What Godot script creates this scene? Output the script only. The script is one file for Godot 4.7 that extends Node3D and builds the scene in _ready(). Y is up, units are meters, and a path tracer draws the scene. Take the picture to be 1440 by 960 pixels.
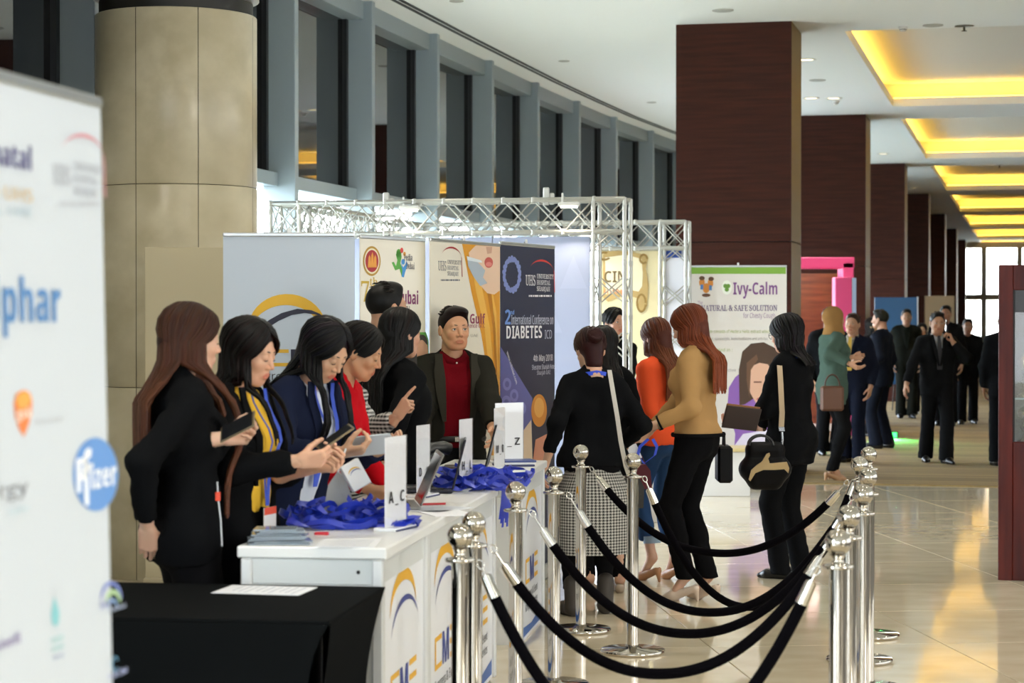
extends Node3D
# A registration desk in the lobby of a conference hall. Metres, y up; the camera stands at the origin's eye height and looks along -z.

const FPX := 3000.0            # focal length in pixels of a 1440 x 960 picture
const EYE := 1.65
const TURN := 0.23806          # the hall's axis runs this far to the right of the lens axis
var taken := {}
var mat_cache := {}
var rng := RandomNumberGenerator.new()
var fold := FastNoiseLite.new()
var cloth_bump: Texture2D
var knit_bump: Texture2D
var heads := {}
var hands := {}
var shoes := {}


# ---------------------------------------------------------------- places
func P(px: float, py: float, d: float) -> Vector3:
	return Vector3((px - 720.0) / FPX * d, EYE - (py - 450.0) / FPX * d, -d)

func G(u: float, d: float, y := 0.0) -> Vector3:
	return Vector3(u, y, -d)

func CW(a: float, b: float, y := 0.0) -> Vector3:    # the hall's own axes: a across to the right, b along
	return Vector3(cos(TURN) * a + sin(TURN) * b, y, -(cos(TURN) * b - sin(TURN) * a))

func hall_basis() -> Basis:                           # local x = across, local -z = along the hall
	return Basis(Vector3.UP, -TURN)


# ---------------------------------------------------------------- a mesh under construction
class MB:
	var v := PackedVector3Array()
	var n := PackedVector3Array()
	var uv := PackedVector2Array()
	var c := PackedColorArray()
	var ix := PackedInt32Array()
	var tinted := false

	func vert(p: Vector3, nn: Vector3, t := Vector2.ZERO, cc := Color.WHITE) -> int:
		v.append(p); n.append(nn); uv.append(t); c.append(cc)
		return v.size() - 1

	func tri(a: int, b: int, d: int) -> void:
		ix.append(a); ix.append(b); ix.append(d)

	func poly(pts: Array, nn: Vector3, cc := Color.WHITE) -> void:
		var first := v.size()
		for p in pts:
			vert(p, nn, Vector2(p.x, p.y), cc)
		for i in range(1, pts.size() - 1):
			tri(first, first + i, first + i + 1)

	func box(center: Vector3, size: Vector3, bevel := 0.004, basis := Basis()) -> void:
		var h := size * 0.5
		var b := minf(bevel, minf(h.x, minf(h.y, h.z)) * 0.9)
		var k := h - Vector3(b, b, b)
		for ax in 3:
			var a1 := (ax + 1) % 3
			var a2 := (ax + 2) % 3
			for s in [-1.0, 1.0]:
				var pts := []
				for q in [[-1, -1], [1, -1], [1, 1], [-1, 1]]:
					var p := Vector3.ZERO
					p[ax] = s * h[ax]; p[a1] = q[0] * k[a1]; p[a2] = q[1] * k[a2]
					pts.append(center + basis * p)
				var nn := Vector3.ZERO
				nn[ax] = s
				poly(pts, basis * nn)
			if b > 0.0:
				for s1 in [-1.0, 1.0]:
					for s2 in [-1.0, 1.0]:
						var pts := []
						for q in [[0, -1], [0, 1], [1, 1], [1, -1]]:
							var p := Vector3.ZERO
							p[ax] = q[1] * k[ax]
							p[a1] = s1 * (h[a1] if q[0] == 0 else k[a1])
							p[a2] = s2 * (k[a2] if q[0] == 0 else h[a2])
							pts.append(center + basis * p)
						var nn := Vector3.ZERO
						nn[a1] = s1; nn[a2] = s2
						poly(pts, (basis * nn).normalized())
		if b > 0.0:
			for sx in [-1.0, 1.0]:
				for sy in [-1.0, 1.0]:
					for sz in [-1.0, 1.0]:
						var s := Vector3(sx, sy, sz)
						poly([center + basis * (s * Vector3(h.x, k.y, k.z)), center + basis * (s * Vector3(k.x, h.y, k.z)), center + basis * (s * Vector3(k.x, k.y, h.z))], (basis * s).normalized())

	# a tube along pts; flat squeezes its second axis; caps close the ends
	func tube(pts: Array, radii: Array, sides := 10, flat := 1.0, caps := true, hint := Vector3.ZERO, col0 := Color.WHITE, col1 := Color.WHITE) -> void:
		var count := pts.size()
		var up := hint
		var first := v.size()
		var run := 0.0
		for i in count:
			var t: Vector3 = (pts[mini(i + 1, count - 1)] - pts[maxi(i - 1, 0)]).normalized()
			if up == Vector3.ZERO:
				up = Vector3.UP if absf(t.y) < 0.9 else Vector3.RIGHT
			var side := t.cross(up).normalized()
			if side == Vector3.ZERO:
				side = t.cross(Vector3(0.3, 0.5, 0.8)).normalized()
			up = side.cross(t).normalized()
			var r: float = radii[mini(i, radii.size() - 1)]
			if i:
				run += pts[i].distance_to(pts[i - 1])
			var cc := col0.lerp(col1, float(i) / maxf(1.0, count - 1))
			for j in sides + 1:
				var a := TAU * j / sides
				var off := side * cos(a) * r + up * sin(a) * r * flat
				var nn := (side * cos(a) * flat + up * sin(a)).normalized()
				vert(pts[i] + off, nn, Vector2(float(j) / sides, run), cc)
		for i in count - 1:
			for j in sides:
				var a := first + i * (sides + 1) + j
				tri(a, a + 1, a + sides + 1)
				tri(a + 1, a + sides + 2, a + sides + 1)
		if caps:
			for e in [0, count - 1]:
				var t: Vector3 = (pts[1] - pts[0]) if e == 0 else (pts[count - 1] - pts[count - 2])
				t = t.normalized() * (-1.0 if e == 0 else 1.0)
				var ring := []
				for j in sides:
					ring.append(v[first + e * (sides + 1) + j])
				poly(ring, t, col0 if e == 0 else col1)

	# profile of (radius, height) turned about y
	func lathe(profile: Array, segs := 24, at := Vector3.ZERO, basis := Basis(), from := 0.0, to := TAU) -> void:
		var m := profile.size()
		var dirs := []
		for i in m - 1:
			var e: Vector2 = profile[i + 1] - profile[i]
			dirs.append(Vector2(e.y, -e.x).normalized())
		for i in m - 1:
			var na: Vector2 = dirs[i]
			var nb: Vector2 = dirs[i]
			if i > 0 and dirs[i - 1].dot(dirs[i]) > 0.6:
				na = (dirs[i - 1] + dirs[i]).normalized()
			if i < m - 2 and dirs[i + 1].dot(dirs[i]) > 0.6:
				nb = (dirs[i + 1] + dirs[i]).normalized()
			var first := v.size()
			for j in segs + 1:
				var a := from + (to - from) * j / segs
				var dx := Vector3(cos(a), 0, sin(a))
				var pa: Vector2 = profile[i]
				var pb: Vector2 = profile[i + 1]
				vert(at + basis * (dx * pa.x + Vector3.UP * pa.y), basis * (dx * na.x + Vector3.UP * na.y), Vector2(a, pa.y))
				vert(at + basis * (dx * pb.x + Vector3.UP * pb.y), basis * (dx * nb.x + Vector3.UP * nb.y), Vector2(a, pb.y))
			for j in segs:
				var q := first + j * 2
				tri(q, q + 1, q + 2)
				tri(q + 1, q + 3, q + 2)

	func ball(at: Vector3, r: Vector3, segs := 16, rings := 10, basis := Basis(), cc := Color.WHITE) -> void:
		var first := v.size()
		for i in rings + 1:
			var el := PI * i / rings - PI / 2
			for j in segs + 1:
				var a := TAU * j / segs
				var d := Vector3(cos(el) * cos(a), sin(el), cos(el) * sin(a))
				vert(at + basis * (d * r), (basis * (d / r)).normalized(), Vector2(float(j) / segs, float(i) / rings), cc)
		for i in rings:
			for j in segs:
				var q := first + i * (segs + 1) + j
				tri(q, q + 1, q + segs + 1)
				tri(q + 1, q + segs + 2, q + segs + 1)

	# a flat outline given thickness along local z (z0 back, z1 front)
	func prism(outline: PackedVector2Array, z0: float, z1: float, xf := Transform3D(), cc := Color.WHITE, back := true) -> void:
		var t := Geometry2D.triangulate_polygon(outline)
		for side in ([0, 1] if back else [1]):
			var first := v.size()
			var nn := xf.basis * Vector3(0, 0, 1 if side else -1)
			for p in outline:
				vert(xf * Vector3(p.x, p.y, z1 if side else z0), nn, p, cc)
			for i in range(0, t.size(), 3):
				tri(first + t[i], first + t[i + 1], first + t[i + 2])
		if z1 > z0:
			var area := 0.0
			for i in outline.size():
				area += outline[i].cross(outline[(i + 1) % outline.size()])
			for i in outline.size():
				var a := outline[i]
				var b := outline[(i + 1) % outline.size()]
				var e := (b - a) * signf(area)
				var nn := xf.basis * Vector3(e.y, -e.x, 0).normalized()
				poly([xf * Vector3(a.x, a.y, z0), xf * Vector3(b.x, b.y, z0), xf * Vector3(b.x, b.y, z1), xf * Vector3(a.x, a.y, z1)], nn, cc)

	# a strip of cloth: centre line, across vectors (half width), thickness
	func strip(pts: Array, across: Array, thick: float, cc := Color.WHITE) -> void:
		var count := pts.size()
		var first := v.size()
		for i in count:
			var t: Vector3 = (pts[mini(i + 1, count - 1)] - pts[maxi(i - 1, 0)]).normalized()
			var w: Vector3 = across[mini(i, across.size() - 1)]
			var nn := w.cross(t).normalized()
			for s in [1.0, -1.0]:
				vert(pts[i] - w + nn * thick * s * 0.5, nn * s, Vector2(0, i), cc)
				vert(pts[i] + w + nn * thick * s * 0.5, nn * s, Vector2(1, i), cc)
		for i in count - 1:
			for s in 2:
				var q := first + i * 4 + s * 2
				tri(q, q + 1, q + 4)
				tri(q + 1, q + 5, q + 4)
			for s in 2:
				var a := first + i * 4 + s
				var w: Vector3 = across[mini(i, across.size() - 1)].normalized() * (1.0 if s else -1.0)
				poly([v[a], v[a + 2], v[a + 6], v[a + 4]], w, cc)

	func add(o: MB, xf := Transform3D(), tint := Color.WHITE) -> void:
		var first := v.size()
		var nb := xf.basis.inverse().transposed()
		for i in o.v.size():
			v.append(xf * o.v[i]); n.append((nb * o.n[i]).normalized()); uv.append(o.uv[i]); c.append(o.c[i] * tint)
		for i in o.ix:
			ix.append(first + i)
		tinted = tinted or o.tinted

	func arrays() -> Array:
		for i in range(0, ix.size(), 3):       # front faces run clockwise
			var a := v[ix[i]]
			if (v[ix[i + 1]] - a).cross(v[ix[i + 2]] - a).dot(n[ix[i]] + n[ix[i + 1]] + n[ix[i + 2]]) > 0.0:
				var k := ix[i + 1]
				ix[i + 1] = ix[i + 2]
				ix[i + 2] = k
		var out := []
		out.resize(Mesh.ARRAY_MAX)
		out[Mesh.ARRAY_VERTEX] = v
		out[Mesh.ARRAY_NORMAL] = n
		out[Mesh.ARRAY_TEX_UV] = uv
		if tinted:
			out[Mesh.ARRAY_COLOR] = c
		out[Mesh.ARRAY_INDEX] = ix
		return out


# ---------------------------------------------------------------- a distance field on a grid, meshed as surface nets
class SD:
	var o: Vector3
	var cs: float
	var nx: int
	var ny: int
	var nz: int
	var f := PackedFloat32Array()

	func _init(lo: Vector3, hi: Vector3, cell: float) -> void:
		o = lo
		cs = cell
		nx = int(ceil((hi.x - lo.x) / cell)) + 1
		ny = int(ceil((hi.y - lo.y) / cell)) + 1
		nz = int(ceil((hi.z - lo.z) / cell)) + 1
		f.resize(nx * ny * nz)
		f.fill(0.12)

	# tapered capsule; sz squeezes it along z; op 0 joins, 1 cuts away
	func cap(a: Vector3, b: Vector3, ra: float, rb: float, k: float, sz := 1.0, op := 0) -> void:
		var m := maxf(ra, rb) + k + cs * 2.5
		var mz := m / sz
		var x0 := clampi(int((minf(a.x, b.x) - m - o.x) / cs), 0, nx - 1)
		var x1 := clampi(int((maxf(a.x, b.x) + m - o.x) / cs) + 1, 0, nx - 1)
		var y0 := clampi(int((minf(a.y, b.y) - m - o.y) / cs), 0, ny - 1)
		var y1 := clampi(int((maxf(a.y, b.y) + m - o.y) / cs) + 1, 0, ny - 1)
		var z0 := clampi(int((minf(a.z, b.z) - mz - o.z) / cs), 0, nz - 1)
		var z1 := clampi(int((maxf(a.z, b.z) + mz - o.z) / cs) + 1, 0, nz - 1)
		var dx := b.x - a.x
		var dy := b.y - a.y
		var dz := (b.z - a.z) * sz
		var inv := 1.0 / maxf(dx * dx + dy * dy + dz * dz, 1e-9)
		var dr := rb - ra
		var ik := 0.25 / k
		for iz in range(z0, z1 + 1):
			var pz := (o.z + iz * cs - a.z) * sz
			for iy in range(y0, y1 + 1):
				var py := o.y + iy * cs - a.y
				var i := (iz * ny + iy) * nx + x0
				var part := py * dy + pz * dz
				var px := o.x + x0 * cs - a.x
				for q in x1 - x0 + 1:
					var t := clampf((px * dx + part) * inv, 0.0, 1.0)
					var qx := px - dx * t
					var qy := py - dy * t
					var qz := pz - dz * t
					var d := sqrt(qx * qx + qy * qy + qz * qz) - ra - dr * t
					var old := f[i]
					if op == 0:
						var h := k - absf(old - d)
						var r := minf(old, d)
						f[i] = r - h * h * ik if h > 0.0 else r
					else:
						var h := k - absf(old + d)
						var r := maxf(old, -d)
						f[i] = r + h * h * ik if h > 0.0 else r
					px += cs
					i += 1

	func ell(c: Vector3, r: Vector3, k: float, op := 0) -> void:
		var m := k + cs * 2.5
		var x0 := clampi(int((c.x - r.x - m - o.x) / cs), 0, nx - 1)
		var x1 := clampi(int((c.x + r.x + m - o.x) / cs) + 1, 0, nx - 1)
		var y0 := clampi(int((c.y - r.y - m - o.y) / cs), 0, ny - 1)
		var y1 := clampi(int((c.y + r.y + m - o.y) / cs) + 1, 0, ny - 1)
		var z0 := clampi(int((c.z - r.z - m - o.z) / cs), 0, nz - 1)
		var z1 := clampi(int((c.z + r.z + m - o.z) / cs) + 1, 0, nz - 1)
		var ik := 0.25 / k
		for iz in range(z0, z1 + 1):
			for iy in range(y0, y1 + 1):
				var i := (iz * ny + iy) * nx + x0
				for ixx in range(x0, x1 + 1):
					var p := Vector3(o.x + ixx * cs, o.y + iy * cs, o.z + iz * cs) - c
					var q := p / r
					var k0 := q.length()
					var d := k0 * (k0 - 1.0) / maxf((q / r).length(), 1e-6) if k0 > 0.001 else -minf(r.x, minf(r.y, r.z))
					var old := f[i]
					if op == 0:
						var h := k - absf(old - d)
						var rr := minf(old, d)
						f[i] = rr - h * h * ik if h > 0.0 else rr
					else:
						var h := k - absf(old + d)
						var rr := maxf(old, -d)
						f[i] = rr + h * h * ik if h > 0.0 else rr
					i += 1

	# cuts away what lies inside every plane of the list (normal, offset), within a box
	func carve(planes: Array, lo: Vector3, hi: Vector3) -> void:
		var x0 := clampi(int((lo.x - o.x) / cs), 0, nx - 1)
		var x1 := clampi(int((hi.x - o.x) / cs) + 1, 0, nx - 1)
		var y0 := clampi(int((lo.y - o.y) / cs), 0, ny - 1)
		var y1 := clampi(int((hi.y - o.y) / cs) + 1, 0, ny - 1)
		var z0 := clampi(int((lo.z - o.z) / cs), 0, nz - 1)
		var z1 := clampi(int((hi.z - o.z) / cs) + 1, 0, nz - 1)
		for iz in range(z0, z1 + 1):
			for iy in range(y0, y1 + 1):
				var i := (iz * ny + iy) * nx + x0
				for ixx in range(x0, x1 + 1):
					var p := Vector3(o.x + ixx * cs, o.y + iy * cs, o.z + iz * cs)
					var d := -9.0
					for pl in planes:
						d = maxf(d, pl.normal.dot(p) - pl.d)
					if -d > f[i]:
						f[i] = -d
					i += 1

	# cuts everything beyond a disc: a sleeve's or a trouser leg's end
	func disc(at: Vector3, dir: Vector3, r: float) -> void:
		var x0 := clampi(int((at.x - r - o.x) / cs), 0, nx - 1)
		var x1 := clampi(int((at.x + r - o.x) / cs) + 1, 0, nx - 1)
		var y0 := clampi(int((at.y - r - o.y) / cs), 0, ny - 1)
		var y1 := clampi(int((at.y + r - o.y) / cs) + 1, 0, ny - 1)
		var z0 := clampi(int((at.z - r - o.z) / cs), 0, nz - 1)
		var z1 := clampi(int((at.z + r - o.z) / cs) + 1, 0, nz - 1)
		for iz in range(z0, z1 + 1):
			for iy in range(y0, y1 + 1):
				var i := (iz * ny + iy) * nx + x0
				for ixx in range(x0, x1 + 1):
					var p := Vector3(o.x + ixx * cs, o.y + iy * cs, o.z + iz * cs) - at
					var d := maxf(-p.dot(dir), p.length() - r)
					if -d > f[i]:
						f[i] = -d
					i += 1

	func mesh(mb: MB, xf := Transform3D(), tint: Variant = null, noise: FastNoiseLite = null, amp := 0.0) -> void:
		var slot := PackedInt32Array()
		slot.resize(f.size())
		slot.fill(-1)
		var sy := nx
		var sz := nx * ny
		var rot := xf.basis.orthonormalized()
		for z in nz - 1:
			for y in ny - 1:
				var i := z * sz + y * sy
				var left := (1 if f[i] < 0.0 else 0) + (1 if f[i + sy] < 0.0 else 0) + (1 if f[i + sz] < 0.0 else 0) + (1 if f[i + sy + sz] < 0.0 else 0)
				for x in nx - 1:
					var right := (1 if f[i + 1] < 0.0 else 0) + (1 if f[i + 1 + sy] < 0.0 else 0) + (1 if f[i + 1 + sz] < 0.0 else 0) + (1 if f[i + 1 + sy + sz] < 0.0 else 0)
					var all := left + right
					left = right
					if all > 0 and all < 8:
						var g: Array[float] = [f[i], f[i + 1], f[i + sy], f[i + sy + 1], f[i + sz], f[i + sz + 1], f[i + sz + sy], f[i + sz + sy + 1]]
						var sum := Vector3.ZERO
						var hits := 0
						for e in EDGES:
							var a: float = g[e[0]]
							var b: float = g[e[1]]
							if (a < 0.0) != (b < 0.0):
								var t := a / (a - b)
								sum += CORNER[e[0]].lerp(CORNER[e[1]], t)
								hits += 1
						var nn := Vector3(g[1] + g[3] + g[5] + g[7] - g[0] - g[2] - g[4] - g[6], g[2] + g[3] + g[6] + g[7] - g[0] - g[1] - g[4] - g[5], g[4] + g[5] + g[6] + g[7] - g[0] - g[1] - g[2] - g[3]).normalized()
						var p := o + (Vector3(x, y, z) + sum / hits) * cs
						if noise:
							p += nn * noise.get_noise_3dv(p) * amp
						slot[i] = mb.v.size()
						var cc := Color.WHITE
						if tint != null:
							cc = tint.call(p)
						mb.v.append(xf * p)
						mb.n.append(rot * nn)
						mb.uv.append(Vector2(p.x, p.y))
						mb.c.append(cc)
					i += 1
		for z in range(1, nz - 1):
			for y in range(1, ny - 1):
				var i := z * sz + y * sy + 1
				for x in range(1, nx - 1):
					if slot[i] >= 0:
						var s0 := f[i] < 0.0
						if s0 != (f[i + 1] < 0.0):
							quad(mb, slot[i], slot[i - sy], slot[i - sy - sz], slot[i - sz])
						if s0 != (f[i + sy] < 0.0):
							quad(mb, slot[i], slot[i - 1], slot[i - 1 - sz], slot[i - sz])
						if s0 != (f[i + sz] < 0.0):
							quad(mb, slot[i], slot[i - 1], slot[i - 1 - sy], slot[i - sy])
					i += 1

	func quad(mb: MB, a: int, b: int, d: int, e: int) -> void:
		if a < 0 or b < 0 or d < 0 or e < 0:
			return
		mb.ix.append(a); mb.ix.append(b); mb.ix.append(d)
		mb.ix.append(a); mb.ix.append(d); mb.ix.append(e)

	const EDGES := [[0, 1], [2, 3], [4, 5], [6, 7], [0, 2], [1, 3], [4, 6], [5, 7], [0, 4], [1, 5], [2, 6], [3, 7]]
	const CORNER := [Vector3(0, 0, 0), Vector3(1, 0, 0), Vector3(0, 1, 0), Vector3(1, 1, 0), Vector3(0, 0, 1), Vector3(1, 0, 1), Vector3(0, 1, 1), Vector3(1, 1, 1)]


# ---------------------------------------------------------------- nodes
func numbered(called: String) -> String:
	var k: int = taken.get(called, -1) + 1
	taken[called] = k
	return called if k == 0 else "%s_%03d" % [called, k]

func tag(o: Node3D, label: String, category: String, group := "") -> Node3D:
	o.set_meta("label", label)
	o.set_meta("category", category)
	if group:
		o.set_meta("group", group)
	return o

func thing(called: String, label: String, category: String, at := Vector3.ZERO, turn := 0.0, group := "") -> Node3D:
	var t := Node3D.new()
	t.name = numbered(called)
	add_child(t, true)
	t.position = at
	t.rotation.y = turn
	return tag(t, label, category, group)

func part(called: String, mb: MB, m: Material, parent: Node3D = self, label := "") -> MeshInstance3D:
	var am := ArrayMesh.new()
	am.add_surface_from_arrays(Mesh.PRIMITIVE_TRIANGLES, mb.arrays())
	return put(called, am, m, parent, label)

func put(called: String, mesh: Mesh, m: Material, parent: Node3D = self, label := "") -> MeshInstance3D:
	var o := MeshInstance3D.new()
	o.name = numbered(called) if parent == self else called
	o.mesh = mesh
	if m:
		o.material_override = m
	o.cast_shadow = GeometryInstance3D.SHADOW_CASTING_SETTING_ON
	if label:
		o.set_meta("label", label)
	parent.add_child(o, true)
	return o

func struct(called: String, mb: MB, m: Material, parent: Node3D = self) -> MeshInstance3D:
	var o := part(called, mb, m, parent)
	if parent == self:
		o.set_meta("kind", "structure")
	return o

func facing(dir: Vector3) -> float:            # turn that brings local +z to dir
	return atan2(dir.x, dir.z)

func boxed(center: Vector3, size: Vector3, bevel := 0.004, basis := Basis()) -> MB:
	var mb := MB.new()
	mb.box(center, size, bevel, basis)
	return mb


# ---------------------------------------------------------------- materials
func mat(color: Color, rough := 0.6, metal := 0.0, more := {}) -> StandardMaterial3D:
	var key := "%s|%.3f|%.3f|%s" % [color.to_html(), rough, metal, str(more)]
	if mat_cache.has(key):
		return mat_cache[key]
	var m := StandardMaterial3D.new()
	m.albedo_color = color
	m.roughness = rough
	m.metallic = metal
	for k in more:
		m.set(k, more[k])
	mat_cache[key] = m
	return m

func hexm(h: String, rough := 0.6, metal := 0.0, more := {}) -> StandardMaterial3D:
	return mat(Color(h), rough, metal, more)

func glow(h: String, energy: float) -> StandardMaterial3D:
	return mat(Color(h), 0.5, 0.0, {"emission_enabled": true, "emission": Color(h), "emission_energy_multiplier": energy})

func noise_tex(freq: float, c0: Color, c1: Color, size := 256, kind := FastNoiseLite.TYPE_SIMPLEX_SMOOTH, octaves := 4, stretch := Vector2.ONE, seed_ := 3) -> ImageTexture:
	var nz := FastNoiseLite.new()
	nz.noise_type = kind
	nz.seed = seed_
	nz.frequency = freq
	nz.fractal_octaves = octaves
	var im := Image.create(size, size, false, Image.FORMAT_RGB8)
	var span := float(size)
	for y in size:
		for x in size:
			# two shifted copies are blended so that the tile repeats without a seam
			var fx := x / span
			var a := nz.get_noise_2d(x * stretch.x, y * stretch.y)
			var b := nz.get_noise_2d((x - span) * stretch.x, y * stretch.y)
			var e := nz.get_noise_2d(x * stretch.x, (y - span) * stretch.y)
			var g := nz.get_noise_2d((x - span) * stretch.x, (y - span) * stretch.y)
			var fy := y / span
			var val := lerpf(lerpf(a, b, fx), lerpf(e, g, fx), fy)
			im.set_pixel(x, y, c0.lerp(c1, clampf(val * 1.3 + 0.5, 0, 1)))
	return ImageTexture.create_from_image(im)

func fabric(h: String, rough := 0.92, more := {}) -> StandardMaterial3D:
	var all := {"rim_enabled": true, "rim": 0.05, "rim_tint": 0.9, "metallic_specular": 0.18, "heightmap_enabled": true, "heightmap_texture": cloth_bump, "heightmap_scale": 0.35, "uv1_triplanar": true, "uv1_scale": Vector3(5, 5, 5)}
	all.merge(more, true)
	return hexm(h, rough, 0.0, all)


# ---------------------------------------------------------------- people
func head_template(male: bool, shut: bool) -> MB:
	var key := "%s%s" % [male, shut]
	if heads.has(key):
		return heads[key]
	var w := 1.05 if male else 1.0
	var s := SD.new(Vector3(-0.105, -0.2, -0.125), Vector3(0.105, 0.14, 0.135), 0.0034)
	s.ell(Vector3(0, 0.03, -0.012), Vector3(0.074 * w, 0.084, 0.092), 0.01)
	s.ell(Vector3(0, -0.028, 0.028), Vector3(0.06 * w, 0.074, 0.06), 0.03)
	s.ell(Vector3(0, -0.074, 0.042), Vector3(0.043 * w, 0.032, 0.038), 0.03)
	s.ell(Vector3(0, -0.097, 0.066), Vector3(0.02 * w, 0.016, 0.016), 0.02)
	for x in [-1.0, 1.0]:
		s.cap(Vector3(x * 0.056 * w, -0.045, 0.005), Vector3(x * 0.03 * w, -0.09, 0.05), 0.014 * w, 0.016, 0.03)
		s.ell(Vector3(x * 0.036, -0.026, 0.062), Vector3(0.025, 0.022, 0.02), 0.02)
	s.cap(Vector3(-0.034, 0.023, 0.07), Vector3(0.034, 0.023, 0.07), 0.012, 0.012, 0.016)
	for x in [-1.0, 1.0]:
		s.ell(Vector3(x * 0.031, 0.003, 0.098), Vector3(0.018, 0.012, 0.017), 0.012, 1)
		s.ell(Vector3(x * 0.031, 0.003, 0.0735), Vector3(0.0155, 0.0145, 0.0145), 0.005)
		if not shut:
			s.ell(Vector3(x * 0.031, 0.002, 0.0885), Vector3(0.0125, 0.0052, 0.012), 0.002, 1)
	var nl := 0.107 if male else 0.103
	s.cap(Vector3(0, 0.016, 0.079), Vector3(0, -0.028, nl), 0.008, 0.0105 if male else 0.0092, 0.012)
	for x in [-1.0, 1.0]:
		s.ell(Vector3(x * 0.0125, -0.033, 0.092), Vector3(0.0085, 0.0075, 0.01), 0.007)
	s.ell(Vector3(0, -0.063, 0.078), Vector3(0.03, 0.016, 0.014), 0.012)
	s.cap(Vector3(-0.018, -0.0605, 0.0855), Vector3(0.018, -0.0605, 0.0855), 0.0055, 0.0055, 0.005)
	s.ell(Vector3(0, -0.07, 0.086), Vector3(0.018, 0.006, 0.0065), 0.005)
	s.cap(Vector3(-0.023, -0.0652, 0.095), Vector3(0.023, -0.0652, 0.095), 0.003, 0.003, 0.003, 1.0, 1)
	for x in [-1.0, 1.0]:
		s.ell(Vector3(x * 0.077 * w, -0.008, -0.006), Vector3(0.011, 0.03, 0.018), 0.008)
		s.ell(Vector3(x * 0.088 * w, -0.004, 0.0), Vector3(0.006, 0.017, 0.009), 0.004, 1)
	s.cap(Vector3(0, -0.05, -0.025), Vector3(0, -0.18, -0.04), 0.05 * (1.12 if male else 0.95), 0.054 * (1.12 if male else 0.95), 0.025)
	var mb := MB.new()
	mb.tinted = true
	var lips := Color(0.86, 0.6, 0.57) if male else Color(0.9, 0.5, 0.48)
	s.mesh(mb, Transform3D(), func(p: Vector3) -> Color:
		if p.z > 0.07 and absf(p.x) < 0.025 - absf(p.y + 0.0655) * 0.9 and p.y < -0.0545 and p.y > -0.0765:
			return lips
		return Color(1.0, 0.93, 0.9) if p.y < -0.02 and p.z > 0.05 else Color.WHITE)
	heads[key] = mb
	return mb

func hand_template(pose: String) -> MB:
	if hands.has(pose):
		return hands[pose]
	var bend: Array = {"relaxed": [22, 28, 16], "grip": [52, 58, 30], "hold": [38, 30, 15], "point": [72, 84, 50]}[pose]
	var s := SD.new(Vector3(-0.055, -0.1, -0.05), Vector3(0.085, 0.04, 0.2), 0.0034)
	s.cap(Vector3(-0.008, 0, -0.045), Vector3(-0.006, 0, 0.012), 0.0205, 0.0185, 0.01)
	s.cap(Vector3(0.009, 0, -0.045), Vector3(0.008, 0, 0.012), 0.0205, 0.0185, 0.01)
	var kx := [0.028, 0.0085, -0.0105, -0.0275]
	var kz := [0.088, 0.092, 0.086, 0.076]
	var seg := [[0.041, 0.025, 0.02], [0.045, 0.029, 0.021], [0.041, 0.027, 0.02], [0.032, 0.02, 0.018]]
	for i in 4:
		var k := Vector3(kx[i], 0, kz[i])
		s.cap(Vector3(kx[i] * 0.55, -0.001, 0.012), k, 0.0165, 0.0118 - 0.0008 * i, 0.012)
		var at := k
		var a := 0.0
		for j in 3:
			var b: float = bend[j] * (1.0 + 0.07 * (i - 1))
			if pose == "point" and i == 0:
				b = 6.0
			a += deg_to_rad(b)
			var to = at + Vector3((kx[i] * 0.12) / 3.0, -sin(a), cos(a)) * seg[i][j]
			var r := 0.0092 - 0.0009 * j - 0.0005 * i
			s.cap(at, to, r, r - 0.0009, 0.0035)
			at = to
	var td: Vector3 = {"relaxed": Vector3(0.62, -0.28, 0.73), "grip": Vector3(0.4, -0.72, 0.56), "hold": Vector3(0.55, -0.6, 0.6), "point": Vector3(0.3, -0.78, 0.55)}[pose]
	td = td.normalized()
	var t0 := Vector3(0.018, -0.006, 0.02)
	var t1 := t0 + td * 0.043
	var t2 := t1 + (td + Vector3(-0.12, -0.1, 0.35)).normalized() * 0.032
	var t3 := t2 + (td + Vector3(-0.3, -0.1, 0.6)).normalized() * 0.026
	s.cap(t0, t1, 0.0165, 0.0125, 0.012)
	s.cap(t1, t2, 0.0112, 0.0102, 0.004)
	s.cap(t2, t3, 0.01, 0.0078, 0.003)
	var mb := MB.new()
	mb.tinted = true
	s.mesh(mb)
	hands[pose] = mb
	return mb

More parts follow.
